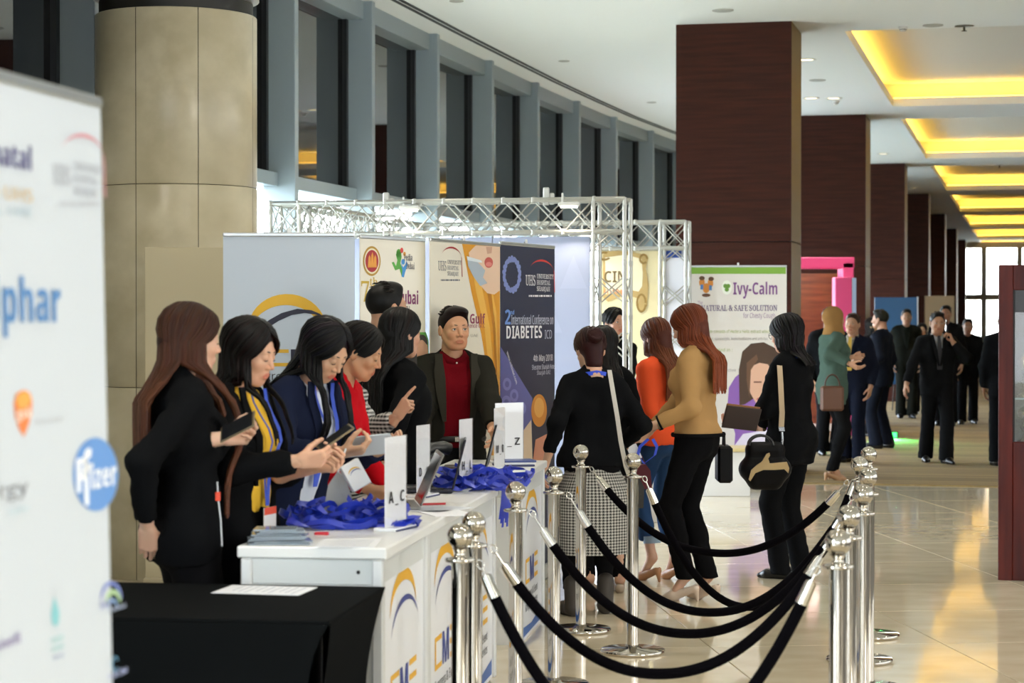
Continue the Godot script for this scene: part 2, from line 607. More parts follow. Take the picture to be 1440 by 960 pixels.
# feet point along +z, sole at y = 0, heel at z = -0.09
func shoe_template(kind: String) -> MB:
	if shoes.has(kind):
		return shoes[kind]
	var s := SD.new(Vector3(-0.07, -0.02, -0.13), Vector3(0.07, 0.36 if kind == "boot" else 0.17, 0.2), 0.0055)
	if kind == "pump":
		s.cap(Vector3(0, 0.088, -0.065), Vector3(0, 0.028, 0.075), 0.031, 0.034, 0.02)
		s.cap(Vector3(0, 0.028, 0.075), Vector3(0, 0.016, 0.145), 0.034, 0.014, 0.02)
		s.cap(Vector3(0, 0.07, -0.075), Vector3(0, 0.0, -0.088), 0.022, 0.0075, 0.012)
		s.ell(Vector3(0, 0.125, -0.012), Vector3(0.03, 0.055, 0.085), 0.012, 1)
	elif kind == "flat":
		s.cap(Vector3(0, 0.03, -0.07), Vector3(0, 0.028, 0.08), 0.033, 0.037, 0.02, 1.0)
		s.cap(Vector3(0, 0.026, 0.08), Vector3(0, 0.018, 0.14), 0.037, 0.018, 0.02)
		s.ell(Vector3(0, 0.09, 0.005), Vector3(0.028, 0.05, 0.085), 0.012, 1)
	elif kind == "boot":
		s.cap(Vector3(0, 0.04, -0.055), Vector3(0, 0.036, 0.08), 0.042, 0.042, 0.02)
		s.cap(Vector3(0, 0.034, 0.08), Vector3(0, 0.026, 0.14), 0.042, 0.024, 0.02)
		s.cap(Vector3(0, 0.06, -0.045), Vector3(0, 0.2, -0.04), 0.05, 0.055, 0.03)
	else:
		s.cap(Vector3(0, 0.04, -0.06), Vector3(0, 0.038, 0.08), 0.039, 0.041, 0.02)
		s.cap(Vector3(0, 0.036, 0.08), Vector3(0, 0.026, 0.16), 0.041, 0.02, 0.02)
		s.cap(Vector3(0, 0.06, -0.05), Vector3(0, 0.1, -0.045), 0.042, 0.04, 0.02)
	if kind != "pump":
		s.carve([Plane(Vector3.UP, 0.0)], Vector3(-0.07, -0.02, -0.13), Vector3(0.07, 0.03, 0.2))
	else:
		s.carve([Plane(Vector3.UP, 0.0)], Vector3(-0.07, -0.02, -0.13), Vector3(0.07, 0.01, 0.2))
	var mb := MB.new()
	s.mesh(mb)
	shoes[kind] = mb
	return mb

func two_bone(s: Vector3, w: Vector3, l1: float, l2: float, pole: Vector3) -> Array:
	var d := s.distance_to(w)
	var dir := (w - s) / maxf(d, 0.001)
	d = clampf(d, absf(l1 - l2) + 0.01, (l1 + l2) * 0.998)
	var a := (l1 * l1 - l2 * l2 + d * d) / (2.0 * d)
	var h := sqrt(maxf(0.0, l1 * l1 - a * a))
	var q := (pole - dir * pole.dot(dir)).normalized()
	return [s + dir * a + q * h, s + dir * d]

# everything a garment or the body is laid over: joints of one person, in the person's own axes (facing +z, left is +x)
func skeleton(q: Dictionary, root: Transform3D) -> Dictionary:
	var h: float = q.get("height", 1.65)
	var s := h / 1.7
	var male: bool = q.get("male", false)
	var wide: float = q.get("wide", 1.0)
	var lean: float = q.get("lean", 0.0)
	var heel: float = 0.075 if q.get("shoe", "") == "pump" else 0.0
	var hip := Vector3(0, 0.9 * s, 0)
	var turn := Basis(Vector3.RIGHT, lean)
	var j := {"s": s, "male": male, "wide": wide, "lean": lean}
	var up := func(p: Vector3) -> Vector3: return hip + turn * (Vector3(p.x, p.y, p.z) * s - hip)
	j.up = up
	var w := (0.168 if male else 0.138) * wide
	j.hip_y = hip.y
	j.neck = up.call(Vector3(0, 1.44, -0.012))
	var nod: float = q.get("nod", 0.0)
	var hb := Basis.from_euler(Vector3(nod, q.get("look", 0.0), q.get("tilt", 0.0)))
	var hs := 0.5 + 0.5 * s
	var pivot: Vector3 = up.call(Vector3(0, 1.485, 0.0))
	j.head = Transform3D(hb.scaled(Vector3(hs, hs, hs)), pivot + hb * Vector3(0, 0.1, 0.012) * hs)
	j.arms = []
	var list: Array = q.get("arms", [{}, {}])      # left arm, right arm
	for i in 2:
		var x := 1.0 if i == 0 else -1.0
		var a: Dictionary = list[i]
		var sh: Vector3 = up.call(Vector3(x * w, 1.362, -0.012))
		var wr: Vector3 = root.affine_inverse() * a.at if a.has("at") else sh + Vector3(x * 0.055, -0.5, 0.06) * s if not a.has("to") else a.to
		var el := two_bone(sh, wr, 0.285 * s, 0.25 * s, a.get("pole", Vector3(x * 0.5, -0.3, -1.0)))
		var fore: Vector3 = (el[1] - el[0]).normalized()
		j.arms.append({"x": x, "sh": sh, "el": el[0], "wr": el[1], "fore": fore, "pose": a.get("pose", "relaxed"), "palm": a.get("palm", Vector3(-x, 0, -0.15)), "fingers": a.get("fingers", fore), "sleeve": a.get("sleeve", 2.0)})
	j.legs = []
	var feet: Array = q.get("feet", [Vector3(0.09, 0, 0.03), Vector3(-0.09, 0, -0.02)])
	for i in 2:
		var x := 1.0 if i == 0 else -1.0
		var ft: Vector3 = feet[i]
		var hp := Vector3(x * 0.078 * s, 0.88 * s, 0)
		ft.y -= heel * s * 0.75
		var an := Vector3(ft.x, (0.085 + heel) * s + ft.y, ft.z - 0.02)
		var kn: Array = two_bone(hp, an, 0.41 * s, 0.405 * s, Vector3(x * 0.1, 0, 1.0))
		j.legs.append({"x": x, "hip": hp, "kn": kn[0], "an": an, "foot": ft, "splay": x * q.get("splay", 0.2)})
	return j

func torso_columns(d: SD, j: Dictionary, r: float, low: float, high := 2.0, flare := 0.0, sz := 1.2) -> void:
	var s: float = j.s
	var m: bool = j.male
	var wd: float = j.wide
	for x in [-1.0, 1.0]:
		var nodes := [
			[Vector3(x * (0.062 if m else 0.078) * wd, 0.9, -0.012), (0.098 if m else 0.1)],
			[Vector3(x * (0.062 if m else 0.05) * wd, 1.06, 0.0), (0.096 if m else 0.084)],
			[Vector3(x * (0.082 if m else 0.066) * wd, 1.25, 0.0), (0.108 if m else 0.095)],
			[Vector3(x * (0.122 if m else 0.098) * wd, 1.355, -0.012), (0.066 if m else 0.055)],
		]
		if low < 0.9:
			nodes.push_front([Vector3(x * (0.066 + flare) * wd, low + 0.03, -0.01), 0.098 + flare * 0.6])
		for i in nodes.size() - 1:
			if nodes[i][0].y < high:
				d.cap(j.up.call(nodes[i][0]), j.up.call(nodes[i + 1][0]), (nodes[i][1] + r) * s, (nodes[i + 1][1] + r) * s, 0.05 * s, sz)
		if not m:
			d.cap(j.up.call(Vector3(x * 0.066, 1.265, 0.058)), j.up.call(Vector3(x * 0.064, 1.24, 0.066)), (0.054 + r) * s, (0.056 + r) * s, 0.05 * s)
		if low < 0.95:
			d.cap(j.up.call(Vector3(x * 0.05, 0.91, -0.055)), j.up.call(Vector3(x * 0.05, 0.87, -0.05)), (0.072 + r) * s, (0.07 + r) * s, 0.05 * s)
	d.cap(j.up.call(Vector3(-0.08 * wd, 1.383, -0.015)), j.up.call(Vector3(0.08 * wd, 1.383, -0.015)), (0.05 + r) * s, (0.05 + r) * s, 0.05 * s, sz)
	d.cap(j.up.call(Vector3(0, 1.38, -0.02)), j.up.call(Vector3(0, 1.455, -0.018)), (0.085 + r) * s, (0.05 + r * 0.7) * s, 0.05 * s, 1.1)

func bounds(j: Dictionary, pad := 0.0) -> Array:
	var s: float = j.s
	var lo := Vector3(-0.26, -0.03, -0.22)
	var hi := Vector3(0.26, 1.56 * s, 0.24)
	for p in [j.neck, j.arms[0].el, j.arms[0].wr, j.arms[1].el, j.arms[1].wr, j.legs[0].kn, j.legs[1].kn, j.legs[0].an, j.legs[1].an, j.head.origin]:
		lo = lo.min(p - Vector3(0.15, 0.13, 0.15))
		hi = hi.max(p + Vector3(0.15, 0.1, 0.15))
	return [lo - Vector3.ONE * pad, hi + Vector3.ONE * pad]

func arm_caps(d: SD, j: Dictionary, i: int, r: float, upto: float, k := 0.03) -> void:
	var a: Dictionary = j.arms[i]
	var s: float = j.s
	var big := 1.22 if j.male else 1.0
	d.cap(a.sh, a.el, (0.047 * big + r) * s, (0.037 * big + r) * s, k)
	if upto > 1.0:
		var e: Vector3 = a.el.lerp(a.wr, minf(1.0, upto - 1.0))
		d.cap(a.el, e, (0.037 * big + r) * s, (0.0245 * big + r) * s, k * 0.7)

func body_mesh(j: Dictionary, q: Dictionary, cell: float) -> ArrayMesh:
	var s: float = j.s
	var b := bounds(j)
	var d := SD.new(b[0], b[1], cell)
	torso_columns(d, j, -0.02, 0.9)
	var neck_to: Vector3 = j.head * Vector3(0, -0.09, -0.022)
	d.cap(j.up.call(Vector3(0, 1.41, -0.02)), neck_to, (0.06 if j.male else 0.05) * s, (0.057 if j.male else 0.048) * s, 0.03)
	for i in 2:
		arm_caps(d, j, i, 0.0, 2.0)
		var l: Dictionary = j.legs[i]
		var thin := 0.74 if q.has("legs") else 1.0
		d.cap(l.hip, l.kn, 0.083 * s * thin, 0.052 * s * thin, 0.04)
		var calf: Vector3 = l.kn.lerp(l.an, 0.3) + Vector3(0, 0, -0.018 * thin)
		d.cap(l.kn, calf, 0.05 * s * thin, 0.053 * s * thin, 0.03)
		d.cap(calf, l.an, 0.052 * s * thin, 0.034 * s, 0.03)
		var heeled: bool = q.get("shoe", "") == "pump"
		d.cap(l.an, l.an + Vector3(sin(l.splay) * 0.6, -0.85 if heeled else -0.7, cos(l.splay) * 0.6).normalized() * (0.12 if heeled else 0.07) * s, 0.033 * s, 0.026 * s, 0.02)
	var mb := MB.new()
	mb.tinted = true
	d.mesh(mb)
	mb.add(head_template(j.male, q.get("shut", false)), j.head)
	var hsz := (1.0 if j.male else 0.93) * (0.4 + 0.6 * s)
	for a in j.arms:
		var z: Vector3 = a.fingers.normalized()
		var y: Vector3 = -a.palm
		y = (y - z * y.dot(z)).normalized()
		var x: Vector3 = y.cross(z) * (-1.0 if a.x > 0.0 else 1.0)
		mb.add(hand_template(a.pose), Transform3D(Basis(x, y, z).scaled_local(Vector3.ONE * hsz), a.wr))
	var am := ArrayMesh.new()
	var skin: Material = mat(Color(q.get("skin", "c89a7c")), 0.5, 0.0, {"vertex_color_use_as_albedo": true, "subsurf_scatter_enabled": true, "subsurf_scatter_strength": 0.12})
	am.add_surface_from_arrays(Mesh.PRIMITIVE_TRIANGLES, mb.arrays())
	am.surface_set_material(0, skin)
	var dark := MB.new()
	var white := MB.new()
	for x in [-1.0, 1.0]:
		var pts := []
		for k in 7:
			var t := k / 6.0
			var px := lerpf(0.014, 0.05, t)
			pts.append(j.head * Vector3(x * px, 0.0225 + 0.0045 * sin(PI * (0.2 + 0.68 * t)), 0.0862 - 0.018 * t * t - 0.002 * t))
		dark.tube(pts, [0.0022, 0.0032, 0.0034, 0.0032, 0.0027, 0.002, 0.001], 6, 0.8)
		if q.get("shut", false):
			var lash := []
			for k in 6:
				var t := k / 5.0
				lash.append(j.head * Vector3(x * lerpf(0.018, 0.045, t), -0.0045 - 0.003 * sin(t * PI), 0.0876 - 0.004 * absf(t - 0.45)))
			dark.tube(lash, [0.0012, 0.0019, 0.0019, 0.0019, 0.0016, 0.001], 5)
		else:
			var e: Vector3 = Vector3(x * 0.031, 0.003, 0.0735)
			white.ball(j.head * e, Vector3.ONE * 0.0128, 12, 8)
			dark.ball(j.head * (e + Vector3(q.get("glance", 0.0), -0.0006, 0.0102)), Vector3(0.0054, 0.0054, 0.0034), 10, 6, j.head.basis)
			var lash := []
			for k in 6:
				var t := k / 5.0
				lash.append(j.head * Vector3(x * lerpf(0.018, 0.045, t), 0.0045 + 0.0036 * sin(t * PI), 0.0868 - 0.005 * absf(t - 0.45)))
			dark.tube(lash, [0.001, 0.0016, 0.0017, 0.0017, 0.0015, 0.001], 5)
	am.add_surface_from_arrays(Mesh.PRIMITIVE_TRIANGLES, dark.arrays())
	am.surface_set_material(1, hexm("17110e", 0.5))
	if white.v.size():
		am.add_surface_from_arrays(Mesh.PRIMITIVE_TRIANGLES, white.arrays())
		am.surface_set_material(2, hexm("e4ddd4", 0.25))
	return am

# torso with sleeves: low hem, opening down the front, neck hole, sleeve ends
func top_mesh(j: Dictionary, g: Dictionary, cell: float) -> MB:
	var s: float = j.s
	var r: float = g.get("r", 0.014)
	var low: float = g.get("hem", 0.86)
	var b := bounds(j)
	b[0].y = low * s - 0.12
	var d := SD.new(b[0], b[1], cell)
	torso_columns(d, j, r, low, 2.0, g.get("flare", 0.0), g.get("sz", 1.15))
	if g.get("sleeves", true):
		for i in 2:
			arm_caps(d, j, i, g.get("sleeve_r", 0.013), g.get("sleeve", j.arms[i].sleeve), 0.04)
	if low < 0.95:
		d.carve([Plane(Vector3(0, 1, 0), low * s)], Vector3(-0.4, low * s - 0.2, -0.4), Vector3(0.4, low * s + 0.02, 0.4))
	else:
		d.carve([Plane(Vector3(0, 1, 0), low * s)], Vector3(-0.2, low * s - 0.3, -0.3), Vector3(0.2, low * s + 0.02, 0.3))
	if g.get("sleeves", true):
		for i in 2:
			var a: Dictionary = j.arms[i]
			var t: float = g.get("sleeve", a.sleeve)
			var at: Vector3 = a.el.lerp(a.wr, t - 1.0) if t > 1.0 else a.sh.lerp(a.el, t)
			var dir: Vector3 = a.fore if t > 1.0 else (a.el - a.sh).normalized()
			d.disc(at - dir * 0.004, dir, 0.075 * s)
	var nr: float = g.get("neck", 0.062)
	var top: Vector3 = j.up.call(Vector3(0, 1.46, 0.0))
	d.cap(j.up.call(Vector3(0, g.get("neck_y", 1.462), 0.03)), top + Vector3(0, 0.15, 0.02), nr * s, (nr + 0.03) * s, 0.01, 1.0, 1)
	if g.has("open"):                # [height where it closes, half width at the collar, half width at the hem]
		var apex: float = g.open[0]
		var half: float = g.open[1]
		var f0: Vector3 = j.up.call(Vector3(0, apex, 0))
		var f1: Vector3 = j.up.call(Vector3(0, 1.47, 0))
		var upd := (f1 - f0).normalized()
		var slope := half * s / f0.distance_to(f1)
		var fwd := Basis(Vector3.RIGHT, j.lean) * Vector3(0, 0, 1)
		var low_half: float = g.open[2] if g.open.size() > 2 else 0.0
		var planes := []
		for x in [-1.0, 1.0]:
			var nn := (Vector3(x, 0, 0) - upd * slope).normalized()
			planes.append(Plane(nn, nn.dot(f0 + Vector3(x * low_half, 0, 0))))
		planes.append(Plane(-fwd, -fwd.dot(f1 + fwd * 0.02)))
		d.carve(planes, Vector3(-0.3, b[0].y, -0.1), b[1])
	var mb := MB.new()
	d.mesh(mb, Transform3D(), null, fold, g.get("folds", 0.011))
	return mb

func trouser_mesh(j: Dictionary, g: Dictionary, cell: float) -> MB:
	var s: float = j.s
	var r: float = g.get("r", 0.012)
	var b := bounds(j)
	b[1].y = 1.08 * s
	var d := SD.new(b[0], b[1], cell)
	var ar: float = g.get("ankle", 0.05)
	var end: float = g.get("end", 0.05)
	var m: bool = j.male
	for x in [-1.0, 1.0]:
		d.cap(Vector3(x * 0.066, 0.93, -0.012) * s, Vector3(x * 0.05, 1.04, 0) * s, (0.098 + r) * s, (0.086 + r) * s, 0.05 * s, 1.18)
		d.cap(Vector3(x * 0.05, 0.9, -0.05) * s, Vector3(x * 0.05, 0.86, -0.045) * s, (0.072 + r) * s, (0.07 + r) * s, 0.05 * s)
	for l in j.legs:
		d.cap(l.hip, l.kn, (0.086 + r) * s, lerpf(0.056 + r, ar, 0.35) * s, 0.03)
		var to: Vector3 = l.an + Vector3(0, -0.05, 0)
		d.cap(l.kn, to, lerpf(0.056 + r, ar, 0.35) * s, ar * s, 0.02)
		if not g.get("wide", false):
			d.cap(l.kn.lerp(l.an, 0.1) + Vector3(0, 0, -0.012), l.kn.lerp(l.an, 0.42) + Vector3(0, 0, -0.016), 0.05 * s + r * 0.6, 0.05 * s + r * 0.5, 0.03)
		d.disc(Vector3(l.an.x, end, l.an.z), Vector3(0, -1, 0), 0.24)
	d.carve([Plane(Vector3(0, -1, 0), -1.03 * s)], Vector3(-0.4, 1.0 * s, -0.4), Vector3(0.4, 1.3 * s, 0.4))
	var mb := MB.new()
	d.mesh(mb, Transform3D(), null, fold, 0.006)
	return mb

func cap_hair(kind: String) -> MB:
	if heads.has("hair_" + kind):
		return heads["hair_" + kind]
	var s := SD.new(Vector3(-0.12, -0.16, -0.15), Vector3(0.12, 0.16, 0.15), 0.0045)
	if kind == "short":
		s.ell(Vector3(0, 0.035, -0.015), Vector3(0.083, 0.09, 0.1), 0.01)
		s.ell(Vector3(0.01, 0.098, 0.03), Vector3(0.06, 0.03, 0.05), 0.03)
		var nn := Vector3(0, -0.5, 0.866)
		s.carve([Plane(-nn, -0.018)], Vector3(-0.12, -0.16, -0.15), Vector3(0.12, 0.16, 0.15))
		s.carve([Plane(Vector3.UP, -0.062)], Vector3(-0.12, -0.16, -0.15), Vector3(0.12, 0, 0.15))
		for x in [-1.0, 1.0]:
			s.ell(Vector3(x * 0.085, -0.03, 0.005), Vector3(0.02, 0.038, 0.026), 0.006, 1)
	elif kind == "scarf":
		s.ell(Vector3(0, 0.03, -0.02), Vector3(0.094, 0.105, 0.112), 0.01)
		s.cap(Vector3(0, -0.06, -0.01), Vector3(0, -0.15, -0.01), 0.09, 0.115, 0.04)
		s.ell(Vector3(0, -0.022, 0.125), Vector3(0.056, 0.084, 0.085), 0.012, 1)
	else:
		s.ell(Vector3(0, 0.033, -0.016), Vector3(0.082, 0.093, 0.1), 0.01)
		s.cap(Vector3(0, -0.02, -0.06), Vector3(0, -0.1, -0.055), 0.062, 0.05, 0.03)
		s.ell(Vector3(0, -0.04, 0.11), Vector3(0.06, 0.115, 0.085), 0.01, 1)
	var mb := MB.new()
	mb.tinted = true
	s.mesh(mb)
	heads["hair_" + kind] = mb
	return mb

func torso_push(p: Vector3, j: Dictionary, pad: float, back: bool) -> Vector3:
	var s: float = j.s
	var y := p.y / s
	var rise := smoothstep(1.5, 1.36, y)
	if rise <= 0.0:
		return p
	var c: Vector3 = j.up.call(Vector3(0, y, -0.008))
	var ax: float = ((0.235 if j.male else 0.205) * j.wide * smoothstep(1.47, 1.37, y) + 0.075) * s
	var az := (0.075 * rise + 0.045 - 0.018 * smoothstep(1.2, 1.05, y)) * s + pad
	if not back and not j.male:
		az += 0.045 * exp(-pow((y - 1.25) / 0.085, 2)) * s
	var f := absf(p.x) / ax
	if f >= 1.0:
		return p
	var lim := az * sqrt(1.0 - f * f)
	var q := p
	if back:
		q.z = minf(p.z, c.z - lim)
	else:
		q.z = maxf(p.z, c.z + lim)
	return q

# many locks of hair from the parting over the skull and down
func locks(mb: MB, j: Dictionary, q: Dictionary) -> void:
	var r := RandomNumberGenerator.new()
	r.seed = q.get("seed", 5)
	var many: int = q.get("locks", 130)
	var s: float = j.s
	var base := Color(q.color)
	var tip := Color(q.get("tip", q.color))
	var a0: float = q.get("front", 0.95)
	var ends: float = q.get("ends", 1.1) * s
	var sides: int = q.get("sides", 5)
	var vol: float = q.get("volume", 1.0)
	for i in many:
		var x := 1.0 if i % 2 else -1.0
		var t := (i + r.randf()) / many
		var phi := lerpf(a0, PI, t)
		var zr := lerpf(0.066, -0.055, t)
		var root := Vector3(q.get("parting", 0.0) + x * 0.003, 0.035 + 0.094 * sqrt(maxf(0.0, 1.0 - pow((zr + 0.014) / 0.106, 2))), zr)
		var e := Vector3(x * sin(phi) * 0.087, -0.015, cos(phi) * 0.104 - 0.014)
		var c0 := Vector3(0, 0.033, -0.014)
		var pts := []
		var swell := vol * (1.0 + r.randf_range(-0.015, 0.05))
		for k in 6:
			var kt := k / 5.0
			var dir := (root - c0).normalized().slerp((e - c0).normalized(), kt)
			var rad := 1.0 / sqrt(pow(dir.x / 0.086, 2) + pow(dir.y / 0.097, 2) + pow(dir.z / 0.104, 2))
			pts.append(j.head * (c0 + dir * rad * lerpf(1.0, swell, minf(1.0, kt * 2.0))))
		var ep: Vector3 = pts[5]
		var hc: Vector3 = j.head * Vector3(0, -0.03, -0.02)
		var stop: float = ends + r.randf_range(-0.045, 0.03) * s + (q.get("step", 0.0) * s if phi < 1.7 else 0.0)
		if ep.y > stop + 0.02:
			var ph := r.randf() * TAU
			var rlift := r.randf() * 0.012
			for k in range(1, 9):
				var kt := k / 8.0
				var y := lerpf(ep.y, stop, kt)
				var o := Vector2(ep.x - hc.x, ep.z - hc.z)
				var fall := (ep.y - y)
				o *= 1.0 + q.get("spread", 0.25) * fall - q.get("tuck", 0.0) * kt * kt
				if o.x * x > 0.16 * s:
					o.x = x * 0.16 * s
				var wave: float = q.get("wave", 0.004) * sin(ph + fall * 22.0)
				var p := Vector3(hc.x + o.x + wave, y, hc.z + o.y + wave * 0.6 + q.get("drift", 0.0) * fall)
				pts.append(torso_push(p, j, q.get("pad", 0.03) + rlift, phi > q.get("front_fall", 0.0)))
		var shade := r.randf_range(0.72, 1.25)
		var rr: float = q.get("thick", 0.0085) * r.randf_range(0.7, 1.15)
		var radii := []
		for k in pts.size():
			radii.append(rr * (0.55 if k == 0 else 1.0 - 0.55 * pow(float(k) / (pts.size() - 1), 3.0)))
		mb.tube(pts, radii, sides, 0.62, true, Vector3.ZERO, base.srgb_to_linear() * shade, tip.srgb_to_linear() * shade)

func person(q: Dictionary, label: String) -> Node3D:
	var root := thing("person", label, "person", q.at, facing(q.dir), q.get("group", ""))
	var j := skeleton(q, root.transform)
	if q.get("shoe", "") == "pump":
		root.position.y = 0.075 * j.s * 0.75
	var cell: float = q.get("cell", 0.014)
	put("body", body_mesh(j, q, cell * 1.1), null, root)
	for g in q.get("tops", []):
		part(g.get("name", "jacket"), top_mesh(j, g, cell), g.mat, root)
		if g.has("lapel"):
			lapels(j, g, root)
		if g.has("collar"):
			var mb := MB.new()
			var pts := []
			for k in 13:
				var a := TAU * k / 12.0 + PI / 2
				pts.append(j.up.call(Vector3(cos(a) * 0.07, 1.445 - 0.045 * maxf(0.0, sin(a)) * maxf(0.0, sin(a)), sin(a) * 0.07 - 0.012)))
			mb.tube(pts, [0.014 * j.s], 8, 1.6, true, Vector3.UP)
			part("collar", mb, g.collar, root)
	if q.has("legs"):
		part(q.legs.get("name", "trousers"), trouser_mesh(j, q.legs, cell), q.legs.mat, root)
	if q.has("skirt"):
		skirt(j, q.skirt, root)
	for l in j.legs:
		var o := part("shoe", shoe_template(q.get("shoe", "shoe")), q.shoe_mat, root)
		o.transform = Transform3D(Basis(Vector3.UP, l.splay).scaled(Vector3(1, 1, 1) * (0.93 if not j.male else 1.06) * (0.5 + 0.5 * j.s)), Vector3(l.foot.x, l.foot.y + 0.001, l.foot.z))
		if l.foot.y > 0.02:
			o.rotate_object_local(Vector3.RIGHT, 0.5)
	var hair: Dictionary = q.get("hair", {})
	if hair:
		var mb := MB.new()
		mb.tinted = true
		var k: String = hair.get("kind", "long")
		mb.add(cap_hair("short" if k == "short" else "scarf" if k == "scarf" else "long"), j.head, Color(hair.color).srgb_to_linear())
		if k == "long":
			locks(mb, j, hair)
		if k == "bun":
			locks(mb, j, hair.merged({"ends": 1.9, "locks": 90, "volume": 1.02}))
			var at: Vector3 = j.head * Vector3(0.0, 0.04, -0.128)
			mb.ball(at, Vector3(0.05, 0.05, 0.04), 14, 10, j.head.basis, Color(hair.color).srgb_to_linear())
			for n in 9:
				var pts := []
				for m in 12:
					var a := TAU * m / 11.0
					var tilt := Basis(Vector3(0.3 * sin(n * 1.3), 0.3 * cos(n * 2.1), 1).normalized(), n * 0.7)
					pts.append(at + j.head.basis * (tilt * Vector3(cos(a) * 0.036, sin(a) * 0.034, 0.012 * sin(n * 2.0) - 0.014 + n * 0.003)))
				mb.tube(pts, [0.012, 0.014, 0.013], 6, 0.8, true, Vector3.ZERO, Color(hair.color).srgb_to_linear() * (0.8 + 0.06 * n), Color(hair.color).srgb_to_linear())
		if k == "short":
			var r := RandomNumberGenerator.new()
			r.seed = 11
			for n in hair.get("tufts", 70):           # short tufts combed back and up
				var az := r.randf_range(-1.9, 1.9)
				var el := r.randf_range(0.35, 1.35)
				var dir := Vector3(cos(el) * sin(az), sin(el), cos(el) * cos(az) * 0.72 - 0.1)
				var b := Vector3(0, 0.037, -0.012) + dir * Vector3(0.082, 0.094, 0.098)
				var sweep := Vector3(dir.x * 0.25 + 0.15, 0.05, -0.8).normalized()
				mb.tube([j.head * b, j.head * (b + sweep * 0.018 + dir * 0.001), j.head * (b + sweep * 0.034 - dir * 0.006)], [0.006, 0.006, 0.002], 5, 0.7, true, Vector3.ZERO, Color(hair.color).srgb_to_linear(), Color(hair.color).srgb_to_linear() * 1.3)
		var hm: Material = hair.get("mat", mat(Color.WHITE, 0.46, 0.0, {"vertex_color_use_as_albedo": true, "metallic_specular": 0.3}))
		part("headscarf" if k == "scarf" else "hair", mb, hm, root)
	if q.has("lanyard"):
		lanyard(j, q.lanyard, root)
	root.set_meta("joints", j)
	return root

# the front of the chest at a height, pushed out to the cloth's surface
func chest(j: Dictionary, x: float, y: float, pad: float) -> Vector3:
	var s: float = j.s
	var deep := 0.0
	if j.male:
		deep = lerpf(0.1, 0.112, smoothstep(0.95, 1.25, y)) - 0.05 * smoothstep(1.3, 1.44, y)
	else:
		deep = 0.085 + 0.045 * exp(-pow((y - 1.25) / 0.075, 2)) - 0.035 * smoothstep(1.3, 1.44, y)
	var ww: float = (0.2 if j.male else 0.165) * j.wide
	deep *= sqrt(maxf(0.05, 1.0 - pow(x / ww, 2)))
	return j.up.call(Vector3(x, y, deep + pad))

func lapels(j: Dictionary, g: Dictionary, root: Node3D) -> void:
	var apex: float = g.open[0]
	var half: float = g.open[1]
	var lowh: float = g.open[2] if g.open.size() > 2 else 0.0
	for x in [-1.0, 1.0]:
		var mb := MB.new()
		var pts := []
		var across := []
		for k in 9:
			var t := k / 8.0
			var y := lerpf(maxf(apex + 0.02, 1.08), 1.45, t)
			var edge := lowh + (y - apex) / (1.47 - apex) * half
			var w: float = g.lapel * (0.35 + 0.65 * sin(minf(1.0, t * 1.25) * PI * 0.62)) * (1.0 if t < 0.8 else 0.75)
			pts.append(chest(j, x * (edge + w * 0.42), y, g.get("r", 0.014) + 0.016 - 0.008 * t))
			across.append(Vector3(x * w * 0.55, 0, -w * 0.2))
		mb.strip(pts, across, 0.011)
		part("lapel", mb, g.get("lapel_mat", g.mat), root)

func skirt(j: Dictionary, g: Dictionary, root: Node3D) -> void:
	var s: float = j.s
	var mb := MB.new()
	var rows := 12
	var cols := 40
	for i in rows + 1:
		var t := float(i) / rows
		var y := lerpf(g.top, g.low, t) * s
		for k in cols + 1:
			var a := TAU * k / cols
			var wx := lerpf(0.145, g.wide, smoothstep(0.1, 0.5, t)) * s
			var wz := lerpf(0.09, g.deep, smoothstep(0.1, 0.5, t)) * s
			var wob := 1.0 + 0.025 * sin(a * 7.0 + 1.0) * t
			mb.vert(Vector3(cos(a) * wx * wob, y, sin(a) * wz * wob - 0.012), Vector3(cos(a) / wx, 0, sin(a) / wz).normalized(), Vector2(float(k) / cols, t))
	for i in rows:
		for k in cols:
			var q := i * (cols + 1) + k
			mb.tri(q, q + 1, q + cols + 1)
			mb.tri(q + 1, q + cols + 2, q + cols + 1)
	part("skirt", mb, g.mat, root)

func lanyard(j: Dictionary, g: Dictionary, root: Node3D) -> void:
	var mb := MB.new()
	if g.get("back", false):
		var pts := []
		for k in 11:
			var a := -0.3 + (PI + 0.6) * k / 10.0
			pts.append(j.up.call(Vector3(cos(a) * 0.086, 1.445 - 0.015 * absf(cos(a)), -sin(a) * 0.09 - 0.014)))
		mb.strip(pts, [Vector3(0, 0.011, 0.003)], 0.002)
		part("lanyard", mb, g.mat, root)
		return
	for x in [-1.0, 1.0]:
		var pts := []
		for k in 10:
			var t := k / 9.0
			var y := lerpf(1.44, g.low, t)
			pts.append(chest(j, x * lerpf(0.06, 0.004, t) + g.get("dx", 0.0) * t, y, g.get("pad", 0.026)))
		mb.strip(pts, [Vector3(0.009, 0, 0.002 * x)], 0.002)
	part("lanyard", mb, g.mat, root)
	if g.has("badge"):
		var at := chest(j, g.get("dx", 0.0), g.low, g.get("pad", 0.026) + 0.012)
		var bd := boxed(at + Vector3(0, -0.075, 0), Vector3(0.1, 0.14, 0.004), 0.001)
		part("badge", bd, hexm("dcdde0", 0.35), root)
		part("badge_header", boxed(at + Vector3(0, -0.018, 0.0028), Vector3(0.098, 0.026, 0.0012), 0.0), g.badge, root, "coloured strip across the top of the badge")
		part("badge_code", boxed(at + Vector3(0.01, -0.11, 0.0028), Vector3(0.04, 0.018, 0.001), 0.0), hexm("5c5a58", 0.5), root)


